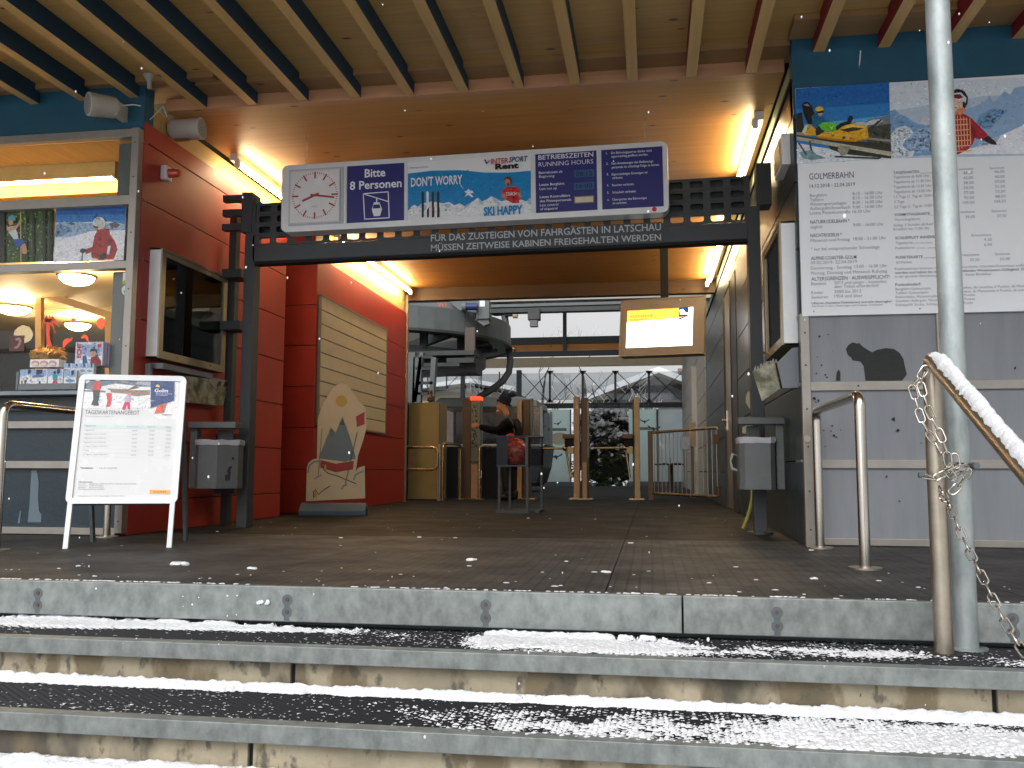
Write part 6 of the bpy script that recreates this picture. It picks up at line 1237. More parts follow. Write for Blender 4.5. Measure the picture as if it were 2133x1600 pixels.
# plain coloured fields
for c_2, pts in (((110, 128, 136), [(664, 955), (690, 890), (700, 902), (714, 868), (728, 905), (738, 940), (742, 955), (720, 962)]), ((160, 50, 46), [(742, 868), (760, 858), (760, 884), (744, 890)]), ((160, 50, 46), [(668, 958), (700, 966), (738, 960), (736, 978), (700, 984), (668, 974)]), ((196, 160, 70), ell(712, 836, 12, 12)), ((150, 166, 172), [(690, 890), (700, 902), (694, 914), (684, 906)]), ((196, 204, 204), [(714, 868), (722, 888), (714, 884), (707, 888)])):
    b.add([CP.w(*CP.uv(x, y), .0186) for x, y in pts], [tuple(range(len(pts)))], paint(c_2))
b.tube([CP.w(*CP.uv(672, 893), .022), CP.w(*CP.uv(664, 990), .022)], .004, ALU, 6); b.tube([CP.w(*CP.uv(745, 900), .022), CP.w(*CP.uv(719, 1012), .022)], .004, ALU, 6)
b.build('painted_print', bd, norm=False)
b = M(); FT = mat('blue_grey_foot', (70, 94, 120), .45, var=.1)
fl, fr_ = at(612, 1072, 'Z', 0), at(668, 1073, 'Z', 0)
c0 = Vector((-3.44, 8.42, 0)); dx = Vector((1.0, .16, 0)).normalized(); dy = Vector((-.16, 1, 0)).normalized()
for oy in (-.09, .13):
    pr_ = [(-.12, 0), (-.12, .045), (-.02, .12), (.02, .12), (.02, .10), (-.07, .035), (-.07, 0)] if oy < 0 else [(.12, 0), (.12, .045), (.02, .12), (-.02, .12), (-.02, .10), (.07, .035), (.07, 0)]
    b.prism([c0+dx*(-.02)+dy*(.21+p[0])+Vector((0, 0, p[1])) for p in pr_], dx*.66, FT)
b.build('foot', ct, bevel=.003)

# ================================================================== BIN STAND WITH RED BAG
bs = at(1080, 1068, 'Z', 0); cx_, cy_ = bs.x, bs.y+.08
t = thing('waste_stand', (cx_, cy_, 0), 'dark open collecting box on four legs holding a glossy red patterned bag', 'bin')
PYB = PY(cy_-.17)
zt, zb = PYB.uv(1080, 909)[1], PYB.uv(1080, 969)[1]
xl, xm_, xr = PYB.uv(1034, 940)[0], PYB.uv(1098, 940)[0], PYB.uv(1123, 940)[0]
hexp = [(xl, cy_-.17), (xm_, cy_-.17), (xr+.02, cy_+.02), (xr-.03, cy_+.25), (xl+.04, cy_+.25), (xl-.02, cy_+.08)]
SMK = glass('smoked_acrylic', (.62, .62, .64), .6, .05, 1.2); BXG = mat('stand_grey', (70, 76, 82), .45, metal=.3)
b = M()
for (a0, a1), (c0_, c1_) in zip(hexp, hexp[1:]+hexp[:1]): b.add([(a0, a1, zb), (c0_, c1_, zb), (c0_, c1_, zt), (a0, a1, zt)], [(0, 1, 2, 3)], SMK)
b.build('clear_side', t, norm=False)
b = M(); b.prism([(x, y, zb-.015) for x, y in hexp], (0, 0, .015), BXG); b.tube([(x, y, zt) for x, y in hexp], .008, BXG, 6, closed=True)
b.box(xl+.0, xl+.12, cy_-.168, cy_-.165, zb, zt, BXG); b.box(xm_-.02, xm_+.01, cy_-.172, cy_-.165, zb, zt, BXG); b.build('tray', t)
for x, y in ((xl+.03, cy_-.15), (xm_-.0, cy_-.15), (xr-.02, cy_+.2), (xl+.09, cy_+.2)): b = M(); b.box(x-.012, x+.012, y-.012, y+.012, .02, zb-.015, BXG); b.build('leg', t)
b = M(); b.box(xl, xm_+.02, cy_-.2, cy_-.13, 0, .03, BXG); b.box(xl, xl+.04, cy_-.13, cy_+.25, 0, .025, BXG); b.box(xl, xr, cy_+.22, cy_+.26, 0, .03, BXG); b.box(xm_+.08, xm_+.12, cy_-.1, cy_+.22, 0, .025, BXG); b.build('base_frame', t)
b = M(); RB = mat('red_foil_bag', (170, 34, 26), .25, rgb2=(240, 110, 84), scale=26, contrast=(.45, .6), bump=1., bscale=30, spec=.8)
b.ball(((xl+xm_)/2+.02, cy_-.04, (zt+zb)/2-.01), .15, RB, (.85, .6, .95), 22, 14, .09); b.ball(((xl+xm_)/2-.03, cy_-.06, zt-.02), .06, RB, (1, .8, .9), 12, 8, .15); tag(b.build('red_bag', smooth=True), 'crumpled glossy red bag inside the dark collecting box', 'bag')

# ================================================================== HANGING SCREEN
SP = Pl(at(1287, 628, 'Y', 10.4), at(1461, 617, 'Y', 10.15)-at(1287, 628, 'Y', 10.4), (0, .14, 1))
t = thing('display_screen', SP.p, 'lit information screen in a beige steel housing hanging from the ceiling', 'screen')
c = [SP.uv(1287, 629), SP.uv(1461, 618), SP.uv(1468, 735), SP.uv(1299, 740)]
def ring4(b, a, d, o0, o1, mt):
    n = 4; vs = [SP.w(*q, o1) for q in a]+[SP.w(*q, o1) for q in d]+[SP.w(*q, o0) for q in a]+[SP.w(*q, o0) for q in d]
    b.add(vs, [(i, (i+1) % n, n+(i+1) % n, n+i) for i in range(n)]+[(i, (i+1) % n, 2*n+(i+1) % n, 2*n+i) for i in range(n)]+[(n+i, n+(i+1) % n, 3*n+(i+1) % n, 3*n+i) for i in range(n)]+[(2*n, 2*n+1, 2*n+2, 2*n+3)], mt)
BEI = mat('beige_housing', (176, 166, 152), .45, metal=.1, var=.05)
u0, u1, v1, v0 = (c[0][0]+c[3][0])/2, (c[1][0]+c[2][0])/2, (c[0][1]+c[1][1])/2, (c[2][1]+c[3][1])/2
s_ = [SP.uv(1302, 649), SP.uv(1440, 638), SP.uv(1446, 718), SP.uv(1308, 726)]
su0, su1, sv1, sv0 = (s_[0][0]+s_[3][0])/2, (s_[1][0]+s_[2][0])/2, (s_[0][1]+s_[1][1])/2, (s_[2][1]+s_[3][1])/2
b = M(); ring4(b, [(u0, v1), (u1, v1), (u1, v0), (u0, v0)], [(su0, sv1), (su1, sv1), (su1, sv0), (su0, sv0)], -.16, 0, BEI); rring(b, SP, u0-.01, u1+.015, v0-.012, v1+.012, .01, .014, -.02, .006, BEI); hs_ = b.build('housing', t)
for i, (x, y) in enumerate(((1291, 640), (1368, 634), (1448, 627), (1299, 735.5), (1376, 731.5), (1455, 728))): q = SP.hit(x, y); b = M(); b.cyl(q, q+SP.n*.008, .011, INOXM, 8); b.build('screw', hs_)
b = M(); b.pbox(SP, su0, su1, sv0, sv1, -.02, -.008, emit('screen_white', (1, .97, .9), 3.2)); sc_o = b.build('screen', t)
YE = emit('screen_yellow', (1, .60, .08), 1.5)
f_ = lambda u, v: SP.w(su0+(su1-su0)*u, sv1+(sv0-sv1)*v, -.0065)
b = M(); b.add([f_(0, 0), f_(.84, 0), f_(.84, .26), f_(0, .31)], [(0, 1, 2, 3)], YE)
b.add([f_(.79, 0)+SP.n*.001, f_(.93, 0)+SP.n*.001, f_(.93, .22)+SP.n*.001, f_(.79, .33)+SP.n*.001], [(0, 1, 2, 3)], emit('screen_blue', (.01, .10, .38), .8))
b.add([q+SP.n*.002 for q in (f_(.80, .06), f_(.85, .04), f_(.88, .12), f_(.925, .15), f_(.92, .19), f_(.81, .18))], [tuple(range(6))], emit('screen_white', (1, 1, 1), 3)); b.add([q+SP.n*.002 for q in (f_(.79, .24), f_(.88, .23), f_(.80, .275))], [(0, 1, 2)], YE)
b.add([f_(.19+.005*math.cos(q), .66+.045*math.sin(q))+SP.n*.001 for q in range(6)], [tuple(range(6))], paint((60, 70, 80)))
YT = emit('screen_text', (.42, .28, .02), .6)
ys_off = -.004
b.text(SP, 'WILDRUHEZONE', 1312, 662, 1359, YT, off=-.0045, h=5, y1=657); b.text(SP, 'RONAWALD', 1313, 669, 1347, YT, off=-.0045, h=5, y1=666); b.build('screen_image', sc_o, norm=False)
b = M(); zc = SP.w((u0+u1)/2, v1, -.08); x_ = at(1384, 600, 'Y', 10.3).x; b.box(x_-.045, x_+.045, 10.28, 10.40, zc.z-.03, 3.1, DARK); b.build('ceiling_bracket', t)

# ================================================================== TURNSTILE ROW
BRZ = mat('bronze_coated', (96, 80, 66), .4, metal=.3, var=.08); PNK = mat('pinkish_beige', (176, 150, 128), .45, var=.05); BRASSY = mat('warm_stainless', (196, 166, 120), .25, metal=.9, var=.1)
def tpost(x0, x1, y1, parts, label, Y=14.2, head=None, group='access gate posts of the turnstile row'):
    pl = PY(Y); a, c = pl.uv(x0, 940)[0], pl.uv(x1, 940)[0]; H = pl.uv(x0, y1)[1]
    t = thing('gate_post', ((a+c)/2, Y, 0), label, 'turnstile', group)
    for nm, f0, f1, z0, z1, dy0, dy1, mt in parts:
        b = M(); b.box(a+(c-a)*f0, a+(c-a)*f1, Y+dy0, Y+dy1, z0*H, z1*H, mt); b.build(nm, t, bevel=.008)
    b = M(); b.box(a-.06, c+.06, Y-.18, Y+.22, 0, .015, BRASSY); b.build('base_plate', t)
    return t, a, c, H
GRD = mat('reader_grey', (112, 116, 112), .35, metal=.3, var=.1)
t, a, c, H = tpost(963, 1003, 828, [('column', 0, .45, 0, .99, 0, .2, BRZ), ('reader', .5, 1., .36, 1., -.1, .1, GRD), ('reader_foot', .5, .85, 0, .36, -.06, .08, PNK)], 'gate post with a red signal light that the person touches', 13.9)
b = M(); b.box(a+(c-a)*.45, a+(c-a)*1.02, 13.78, 14.0, H-.06, H+.01, emit('red_signal', (1, .12, .03), .9)); b.build('signal_light', t, bevel=.015)
b = M(); b.box(a+(c-a)*.55, a+(c-a)*.85, 13.795, 13.80, H*.5, H*.92, mat('reader_window', (150, 158, 156), .12, rgb2=(60, 64, 62), scale=30, contrast=(.45, .55), metal=.4)); b.build('reader_window', t)
tpost(1078, 1110, 830, [('column', .35, .8, 0, .99, 0, .2, BRZ), ('side_rail', .0, .3, 0, .98, -.05, .12, PNK), ('reader', .82, 1, .55, 1, -.02, .1, GRD)], 'gate post right behind the person', 14.2)
def arm(xh, yh, xe, ye, xd, yd, px_, Y, t):
    b = M(); pl = PY(Y); b.pxbox(pl, px_-22, 905, px_+1, 914, -.1, .12, BRZ); b.pxbox(pl, px_-18, 914, px_+1, 930, -.06, .08, DARK); b.build('turnstile_head', t, bevel=.006)
    h_ = at(xh, yh, 'Y', Y); b = M(); b.ball(h_, .05, BRASSY, (1.2, 1, .9), 12, 8); b.build('hub', t, smooth=True)
    for x, y in ((xe, ye), (xd, yd)): b = M(); b.cyl(h_, at(x, y, 'Y', Y-.02), .018, BRASSY, 10); b.build('arm', t, smooth=True)
    b = M(); b.pxbox(pl, px_-12, 932, px_, 945, -.02, .09, paint((190, 180, 140))); b.build('plate', t)
t, *_ = tpost(1194, 1227, 827, [('column', .5, .95, 0, .99, 0, .2, BRZ), ('side_rail', .05, .42, 0, 1., -.1, .1, PNK), ('inner_rail', .58, .86, 0, .36, -.04, -.002, PNK), ('reader', .9, 1, .4, .96, -.02, .1, ALU)], 'double gate post with the middle turnstile arms', 14.3)
arm(1178, 934, 1126, 935, 1190, 996, 1195, 14.25, t)
t, *_ = tpost(1318, 1333, 827, [('column', 0, .3, 0, .98, .0, .2, BRZ), ('side_rail', .25, 1, 0, 1., -.1, .1, TAN)], 'single gate post with the right turnstile arms', 14.3)
arm(1303, 933, 1238, 934, 1312, 995, 1318, 14.25, t)
t = thing('turnstile', (-2.4, 14, 0), 'dark low turnstile cabinet behind the two small railings', 'turnstile'); pl = PY(14.4)
b = M(); b.pxbox(pl, 925, 1040, 958, 930, -.3, 0, RUB); b.pxbox(pl, 1003, 1040, 1045, 932, -.3, 0, RUB); b.build('cabinet', t, bevel=.01)
def usmall(x0, x1, y0, y1, Y, label, r=.024, ya=None):
    p0, p1 = at(x0, 1046, 'Y', Y), at(x1, 1042, 'Y', Y+.5); t = thing('guard_rail', (p0.x, Y, 0), label, 'railing', 'small guard rails between the gates'); z = at(x0, y0, 'Y', Y).z
    b = M(); b.tube(bend([(p0.x, Y, 0), (p0.x, Y, z), (p1.x, Y+.5, z), (p1.x, Y+.5, 0)], .08), r, BRASSY, 12); b.build('rail', t, smooth=True); b = M(); b.cyl((p0.x, Y, 0), (p0.x, Y, .01), .06, INOXM); b.cyl((p1.x, Y+.5, 0), (p1.x, Y+.5, .01), .06, INOXM); b.build('base_plate', t); return t
usmall(921, 958, 924, 0, 13.2, 'small guard rail beside the beige cabinet'); usmall(998, 1042, 930, 0, 13.8, 'small guard rail between the signal post and the person')
# swing gate on the left
t = thing('swing_gate', (-3.6, 12.9, .5), 'rounded swing gate bar in front of the beige cabinet', 'gate'); pl = PY(12.9)
b = M(); b.tube(rbox_path(pl, 818, 932, 911, 978, 0, .07), .021, BRASSY, 12, closed=True); b.build('gate_bar', t, smooth=True)
b = M(); x_ = pl.uv(914, 950)[0]; b.cyl((x_, 12.95, 0), (x_, 12.95, pl.uv(914, 925)[1]), .03, INOXM); b.build('hinge_post', t)
# beige cabinet with a little figurine
t = thing('cabinet', (-3.6, 13.4, 0), 'tall beige steel cabinet at the left end of the turnstile row', 'cabinet'); pl = PY(13.4)
b = M(); b.pxbox(pl, 849, 1040, 916, 838, -.5, 0, mat('olive_beige', (150, 136, 96), .5, var=.05)); b.build('body', t, bevel=.006); b = M(); b.pxbox(pl, 913, 1036, 916, 842, .001, .01, BRZ); b.pxbox(pl, 838, 1040, 848, 838, -.5, 0, STEELD); b.build('side_strip', t)
t = thing('figurine', at(897, 838, 'Y', 13.6), 'small brown animal figurine sitting on top of the beige cabinet', 'figurine'); q = at(897, 838, 'Y', 13.6); BRN = mat('brown_fur', (92, 66, 50), .8, var=.25, scale=60)
b = M(); b.ball(q+Vector((0, 0, .055)), .06, BRN, (.85, .8, 1.05), 12, 9, .06); b.ball(q+Vector((-.005, -.02, .14)), .042, BRN, (1, .9, .95), 12, 9, .05); b.ball(q+Vector((-.03, -.02, .178)), .014, BRN); b.ball(q+Vector((.025, -.02, .178)), .014, BRN); b.ball(q+Vector((-.03, -.06, .03)), .02, BRN, (1, 1.4, .7)); b.ball(q+Vector((.03, -.06, .03)), .02, BRN, (1, 1.4, .7)); b.build('body', t, smooth=True)
b = M(); b.ball(q+Vector((-.005, -.053, .09)), .035, paint((186, 140, 120)), (.9, .3, .8)); b.build('belly', t, smooth=True)
# barred gate on the right
t = thing('barred_gate', (.5, 14, 0), 'steel gate with thin vertical bars standing half open at the right wall', 'gate')
g0, g1 = at(1347, 1040, 'Z', 0), at(1499, 1052, 'Z', 0); g0 = Vector((at(1357, 900, 'Y', 14.2).x, 14.2, 0)); g1 = Vector((at(1499, 900, 'Y', 12.6).x, 12.6, 0)); gp_ = Pl(g0, g1-g0, (0, 0, 1)); wg = (g1-g0).length
za, zb = at(1400, 899, 'Y', 13.7).z, at(1400, 1035, 'Y', 13.7).z+.0; zt = (at(1357, 901, 'Y', 14.2).z+at(1499, 891, 'Y', 12.6).z)/2; zb = .10
b = M(); r = .08; b.tube(bend([gp_.w(0, zt), gp_.w(wg, zt), gp_.w(wg, zb), gp_.w(0, zb)], .09), .022, BRASSY, 12); b.build('gate_frame', t, smooth=True)
for k in range(16): b = M(); u = wg*(k+.7)/16.4; b.cyl(gp_.w(u, zb), gp_.w(u, zt), .006, INOXM, 6); b.build('bar', t)
b = M(); b.box(g0.x-.06, g0.x+.02, 14.17, 14.25, 0, zt+.03, BRZ); b.build('post', t)
b = M(); b.box(.86, .92, 12.5, 12.6, zt-.22, zt-.10, mat('brown_block', (92, 66, 48), .6)); b.box(.88, .92, 12.5, 12.6, zb+.02, zb+.14, _m['brown_block']); b.build('wall_bracket', t)
# table and control posts behind the barred gate
t = thing('bistro_table', (.2, 20, 0), 'dark round standing table behind the barred gate', 'table'); q = at(1397, 969, 'Y', 19)
b = M(); b.cyl((q.x, 19, q.z), (q.x, 19, q.z+.03), .34, RUB, 26); b.build('table_top', t); b = M(); b.cyl((q.x, 19, .02), (q.x, 19, q.z), .05, RUB); b.cyl((q.x, 19, 0), (q.x, 19, .03), .25, RUB, 24); b.build('stem', t)
b = M(); R = random.Random(2); [b.ball((q.x+R.uniform(-.15, .2), 19+R.uniform(-.1, .1), q.z+.045), .04, GREYP, (1.6, .8, .35), 8, 6, .2) for k in range(6)]; b.ball((q.x+.0, 19, q.z+.1), .03, GREYP, (.5, .5, 2.2)); tag(b.build('leaflet_heap'), 'small untidy heap on the dark standing table', 'papers')
t = thing('control_post', (.7, 17, 0), 'grey control box on a slim post by the right wall', 'control box'); pl = PY(17)
b = M(); b.pxbox(pl, 1418, 937, 1440, 910, -.12, .0, GREYP); b.build('box', t, bevel=.006); b = M(); b.pxbox(pl, 1425, 1016, 1431, 937, -.06, -.02, STEELG); b.build('post', t)
b = M(); pl2 = PY(15.2); b.pxbox(pl2, 1437, 930, 1449, 878, -.1, 0, PNK); b.build('terminal', t, bevel=.005); b = M(); b.pxbox(pl2, 1441, 1038, 1447, 930, -.08, -.02, STEELG); b.build('terminal_post', t)

# ================================================================== PERSON AT THE GATE (facing left, arm stretched to the reader)
YPn = 13.45
def p_(x, y, dy=0): return at(x, y, 'Y', YPn+dy)
pn_ = thing('person', (p_(1056, 1036).x, YPn, 0), 'person in a dark jacket and navy bobble hat reaching to the gate reader', 'person')
JK = mat('black_jacket', (12, 14, 20), .9, spec=.15, var=.3, scale=14, bump=.3, bscale=30); TR = mat('dark_trousers', (18, 20, 26), .75, var=.25, scale=12); HATM = mat('navy_knit', (24, 30, 58), .9, bump=.8, bscale=160, var=.2, scale=60); BOOT = mat('boots', (20, 18, 18), .6)
skin('body', [(p_(1058, 868), .055), (p_(1052, 858), .05), (p_(1047, 846), (.078, .088)), (p_(1047, 832), (.088, .092)), (p_(1037, 846), .022)], [(0, 1), (1, 2), (2, 3), (2, 4)], SK, pn_)
b = M(); b.ball(p_(1044, 846), .078, SK, (.88, .80, 1.15), 18, 12); b.ball(p_(1039, 857), .04, SK, (1, .8, .8), 12, 8); b.add([p_(1036.5, 839), p_(1033, 848), p_(1037, 849), p_(1040, 843, -.02), p_(1040, 843, .02)], [(0, 1, 3), (1, 2, 3), (0, 4, 1), (1, 4, 2)], SK)
b.ball(p_(1052, 846, -.085), .022, SK, (.8, .4, 1.2)); b.build('face', pn_, smooth=True)
b = M(); b.ball(p_(1038, 840, -.035), .010, DARK); b.ball(p_(1038, 840, .035), .010, DARK); b.build('eye', pn_)
b = M(); b.add([p_(1035.5, 853.5, -.02), p_(1035.5, 853.5, .02), p_(1037, 854.5, .02), p_(1037, 854.5, -.02)], [(0, 1, 2, 3)], paint((130, 70, 60))); b.build('mouth', pn_)
b = M(); GLO = paint((176, 70, 40)); b.tube([p_(1036, 838, -.075), p_(1036, 841.5, -.06), p_(1036, 841.5, -.02), p_(1036, 838, -.01), p_(1036, 837, -.04)], .005, GLO, 6, closed=True); b.tube([p_(1036.5, 838.5, -.075), p_(1052, 840, -.092)], .005, GLO, 6); b.build('glasses', pn_)
b = M(); b.ball(p_(1052, 832), .108, HATM, (.95, .9, .98), 20, 12, .015); b.tube([p_(1036.5, 834, 0), p_(1042, 834.5, -.082), p_(1056, 841, -.088), p_(1063, 845, 0), p_(1056, 841, .088), p_(1042, 834.5, .082)], .018, HATM, 8, closed=True); h_ = b.build('hat', pn_, smooth=True)
b = M(); b.ball(p_(1068, 822.5), .038, HATM, (1, 1, 1), 14, 10, .12); b.build('bobble', h_, smooth=True)
skin('jacket', [(p_(1058, 950), (.18, .2)), (p_(1059, 925), (.185, .18)), (p_(1060, 900), (.19, .19)), (p_(1060, 880), (.15, .18)), (p_(1059, 869), (.07, .08)), (p_(1054, 884, -.17), .07), (p_(1041, 896, -.20), .07), (p_(1030, 897, -.2), .062), (p_(1012, 893, -.19), .055), (p_(998, 888.5, -.17), .043), (p_(1062, 886, .18), .07), (p_(1060, 912, .2), .056), (p_(1052, 932, .14), .044)],
     [(0, 1), (1, 2), (2, 3), (3, 4), (3, 5), (5, 6), (6, 7), (7, 8), (8, 9), (3, 10), (10, 11), (11, 12)], JK, pn_)
skin('trousers', [(p_(1060, 950), (.14, .15)), (p_(1056, 962, -.08), .10), (p_(1052, 992, -.1), .075), (p_(1057, 1026, -.1), .055), (p_(1066, 962, .08), .10), (p_(1068, 992, .1), .075), (p_(1070, 1026, .1), .055)], [(0, 1), (1, 2), (2, 3), (0, 4), (4, 5), (5, 6)], TR, pn_)
for x, dy in ((1055, -.1), (1068, .1)):
    b = M(); c0 = p_(x, 1034, dy); c0.z = .05; b.ball(c0+Vector((-.04, 0, 0)), .06, BOOT, (2.1, .85, .8), 14, 9); b.ball(c0+Vector((.03, 0, .05)), .055, BOOT, (1, .9, 1.4)); b.build('boot', pn_, smooth=True)
# hand: palm, four fingers and thumb
hc = p_(993, 886.5, -.165)
nodes = [(hc+Vector((.05, 0, -.005)), .028), (hc+Vector((.0, 0, .0)), (.034, .02))]; eds = [(0, 1)]
for k in range(4):
    o0 = Vector((-.03, -.005, .028-.018*k)); l_ = (.030, .036, .033, .026)[k]; i = len(nodes)
    nodes += [(hc+o0, .010), (hc+o0+Vector((-l_, -.004, 0)), .009), (hc+o0+Vector((-l_*1.8, .012, -.004)), .008)]; eds += [(1, i), (i, i+1), (i+1, i+2)]
i = len(nodes); nodes += [(hc+Vector((.0, -.02, .03)), .011), (hc+Vector((-.03, -.025, .045)), .010)]; eds += [(1, i), (i, i+1)]
skin('hand', nodes, eds, SK, pn_)
b = M(); [b.tube([p_(1059, 868, -.1), p_(1068, 880, -.18), p_(1072, 905, -.16)], .012, paint((60, 70, 78)), 6)]; b.build('backpack_strap', pn_, smooth=True)
b = M(); b.ball(p_(1076, 897, .02), .14, mat('backpack', (26, 28, 32), .8, var=.2), (.62, 1.0, 1.35), 14, 10, .03); b.build('backpack', pn_, smooth=True)

# ================================================================== GONDOLA CABIN AND DRIVE STATION
YC = 18.6
cb = thing('gondola_cabin', (-3.4, YC, .1), 'grey ropeway cabin with scratched windows and a sun logo standing behind the gates', 'gondola'); CPn = PY(YC)
CG = mat('cabin_grey', (112, 118, 116), .4, metal=.3, var=.1); CD = mat('cabin_dark', (26, 30, 38), .35, var=.2)
CW = glass('scratched_window', (.55, .53, .56), .9, .2, 2.3)
def pth(pts, y): return [at(x, yy, 'Y', YC) + Vector((0, y, 0)) for x, yy in pts]
side = [(905, 838), (915, 829), (1080, 826), (1118, 833), (1128, 870), (1136, 930), (1128, 975), (1118, 1012), (915, 1012), (908, 975), (903, 930)]
roof_ = [(905, 838), (915, 829), (1080, 826), (1118, 833), (1120, 848), (905, 848)]
b = M(); b.prism(pth(roof_, 0), (0, 1.9, 0), CG); b.build('roof', cb, bevel=.02)
b = M(); b.prism(pth([(903, 925), (1136, 925), (1132, 932), (904, 932)], -.01), (0, 1.92, 0), GALV); b.prism(pth([(904, 932), (1134, 932), (1128, 975), (1118, 1008), (915, 1008), (908, 975)], 0), (0, 1.9, 0), CD); lb = b.build('lower_shell', cb, bevel=.02)
for x in (905, 965, 1125): b = M(); b.prism(pth([(x, 846), (x+5, 846), (x+6, 927), (x, 927)], 0), (0, .05, 0), CG); b.build('window_post', cb); b = M(); b.prism(pth([(x, 846), (x+5, 846), (x+6, 927), (x, 927)], 1.85), (0, .05, 0), CG); b.build('window_post', cb)
b = M(); b.prism(pth([(907, 848), (1124, 848), (1130, 926), (907, 926)], .02), (0, .01, 0), CW); b.build('window', cb)
b = M(); b.prism(pth([(907, 848), (1124, 848), (1130, 926), (907, 926)], 1.87), (0, .01, 0), CW); b.build('window', cb)
b = M(); b.prism(pth([(920, 1008), (1115, 1008), (1110, 1014), (925, 1014)], .1), (0, 1.7, 0), STEELD); b.prism(pth([(918, 1011), (950, 1011), (950, 1014), (918, 1014)], -.02), (0, .08, 0), GALV); b.build('sill', cb)
CLt = paint((126, 128, 122)); b = M(); fpl = PY(YC-.004)
b.text(fpl, 'GOLM', 959, 997, 1046, CLt, off=.004, bold=.05, h=18); b.build('logo_lettering', lb, norm=False)
b = M(); b.sheet(fpl, [(925+0, 990)]+[(933+9*math.cos(q*math.pi/9), 990+9*math.sin(q*math.pi/9)) for q in range(9, 19)], .003, .002, paint((150, 112, 40)))
for k in range(9): q = math.pi*(1+k/8); b.tube([fpl.w(*fpl.uv(933+11*math.cos(q), 989+11*math.sin(q)), .004), fpl.w(*fpl.uv(933+15*math.cos(q), 989+15*math.sin(q)), .004)], .004, paint((150, 112, 40)), 5)
b.tube([fpl.w(*fpl.uv(x, y), .005) for x, y in ((922, 994), (930, 992), (938, 995), (946, 991), (954, 989))], .010, CLt, 6); b.build('sun_logo', lb)
b = M(); b.tube([at(x, y, 'Y', YC+.9) for x, y in ((1049, 646), (1053, 670), (1056, 700), (1060, 728), (1063, 752), (1060, 775), (1048, 793), (1032, 806), (1012, 819), (996, 830))], .075, mat('arm_grey', (82, 86, 86), .5, metal=.2, var=.15), 16); b.build('hanger_arm', cb, smooth=True)
b = M(); q = at(1046, 652, 'Y', YC+.9); b.box(q.x-.2, q.x+.08, YC+.8, YC+1.0, q.z-.05, q.z+.12, STEELD); b.ball(q+Vector((-.12, 0, 0)), .1, STEELD, (1.6, 1, .7)); b.cyl(at(1052, 655, 'Y', YC+.8), at(1070, 655, 'Y', YC+.8), .05, STEELD); b.cyl(at(1069, 655, 'Y', YC+.8), at(1078, 655, 'Y', YC+.8), .09, paint((214, 196, 156)), 22); b.cyl(at(1061, 722, 'Y', YC+.8), at(1073, 729, 'Y', YC+.8), .02, ALU, 8); b.ball(at(1073, 729, 'Y', YC+.8), .035, paint((120, 60, 40))); b.build('grip', cb)
R = random.Random(3)

dv = thing('drive_station', (-6, 18.5, 0), 'grey curved steel drive station of the ropeway hanging above the cabin', 'machine')
cx, cy, zr = at(1056, 690, 'Y', 18.6).x-2.9, 18.9, 0
def ringseg(b, r0, r1, z0, z1, a0, a1, mt, n=40):
    vs = []
    for i in range(n+1):
        q = a0+(a1-a0)*i/n
        for r, z in ((r0, z0), (r1, z0), (r1, z1), (r0, z1)): vs.append((cx+r*math.cos(q), cy+r*math.sin(q), z))
    b.add(vs, [(i*4+k, i*4+(k+1) % 4, i*4+4+(k+1) % 4, i*4+4+k) for i in range(n) for k in range(4)]+[(0, 1, 2, 3), (n*4+3, n*4+2, n*4+1, n*4)], mt)
z3 = at(900, 662, 'Y', 17).z; z2 = at(900, 640, 'Y', 17).z
b = M(); ringseg(b, 2.55, 2.9, 3.15, 3.62, -math.pi, math.pi/2, STEELG); b.build('outer_girder', dv, bevel=.01)
b = M(); ringseg(b, 2.2, 2.35, 2.72, 2.92, -math.pi, math.pi/2, STEELG); ringseg(b, 2.9, 2.94, 3.12, 3.17, -math.pi, math.pi/2, STEELD); b.build('lower_ring', dv)
b = M(); ringseg(b, 1.3, 2.2, 2.84, 2.87, -math.pi, math.pi/2, STEELD); ringseg(b, .0, 1.3, 2.9, 2.95, -math.pi, math.pi, STEELD); ringseg(b, 2.1, 2.5, 3.2, 3.24, -math.pi, math.pi/2, STEELD); b.build('deck', dv)
for k in range(10):
    q = -math.pi+k*math.pi*.155; b = M(); b.bar((cx+1.2*math.cos(q), cy+1.2*math.sin(q), 3.05), (cx+2.6*math.cos(q), cy+2.6*math.sin(q), 3.2), .12, .2, STEELD); b.build('spoke', dv)
for k in range(7):
    q = -math.pi*.95+k*.42; b = M(); b.box(cx+2.3*math.cos(q)-.07, cx+2.3*math.cos(q)+.07, cy+2.3*math.sin(q)-.07, cy+2.3*math.sin(q)+.07, 2.86, 3.3, STEELD); b.build('strut', dv)
b = M(); pl = PY(17.2); b.pxbox(pl, 836, 652, 1000, 622, -.5, -.3, STEELG); b.sheet(pl, [(930, 622), (1020, 622), (1022, 650), (968, 650), (956, 646), (938, 632)], -.28, .16, STEELG); gd = b.build('girder_plate', dv, bevel=.01)
b = M(); b.text(PY(16.99), 'W1', 899, 630, 918, paint((206, 96, 70)), off=-.5+.0, bold=.03, h=9.5)
for v in b.v: v.y = 17.49
b.build('lettering', gd, norm=False)
for v in (): pass
b = M(); b.pxbox(pl, 994, 666, 1021, 622, -.2, .1, STEELG); b.pxbox(pl, 1001, 641, 1012, 626, .1, .105, WHITE); b.sheet(pl, [(990, 666), (1018, 663), (1020, 675), (1008, 680)], -.1, .15, STEELG); b.build('switch_box', dv, bevel=.008)
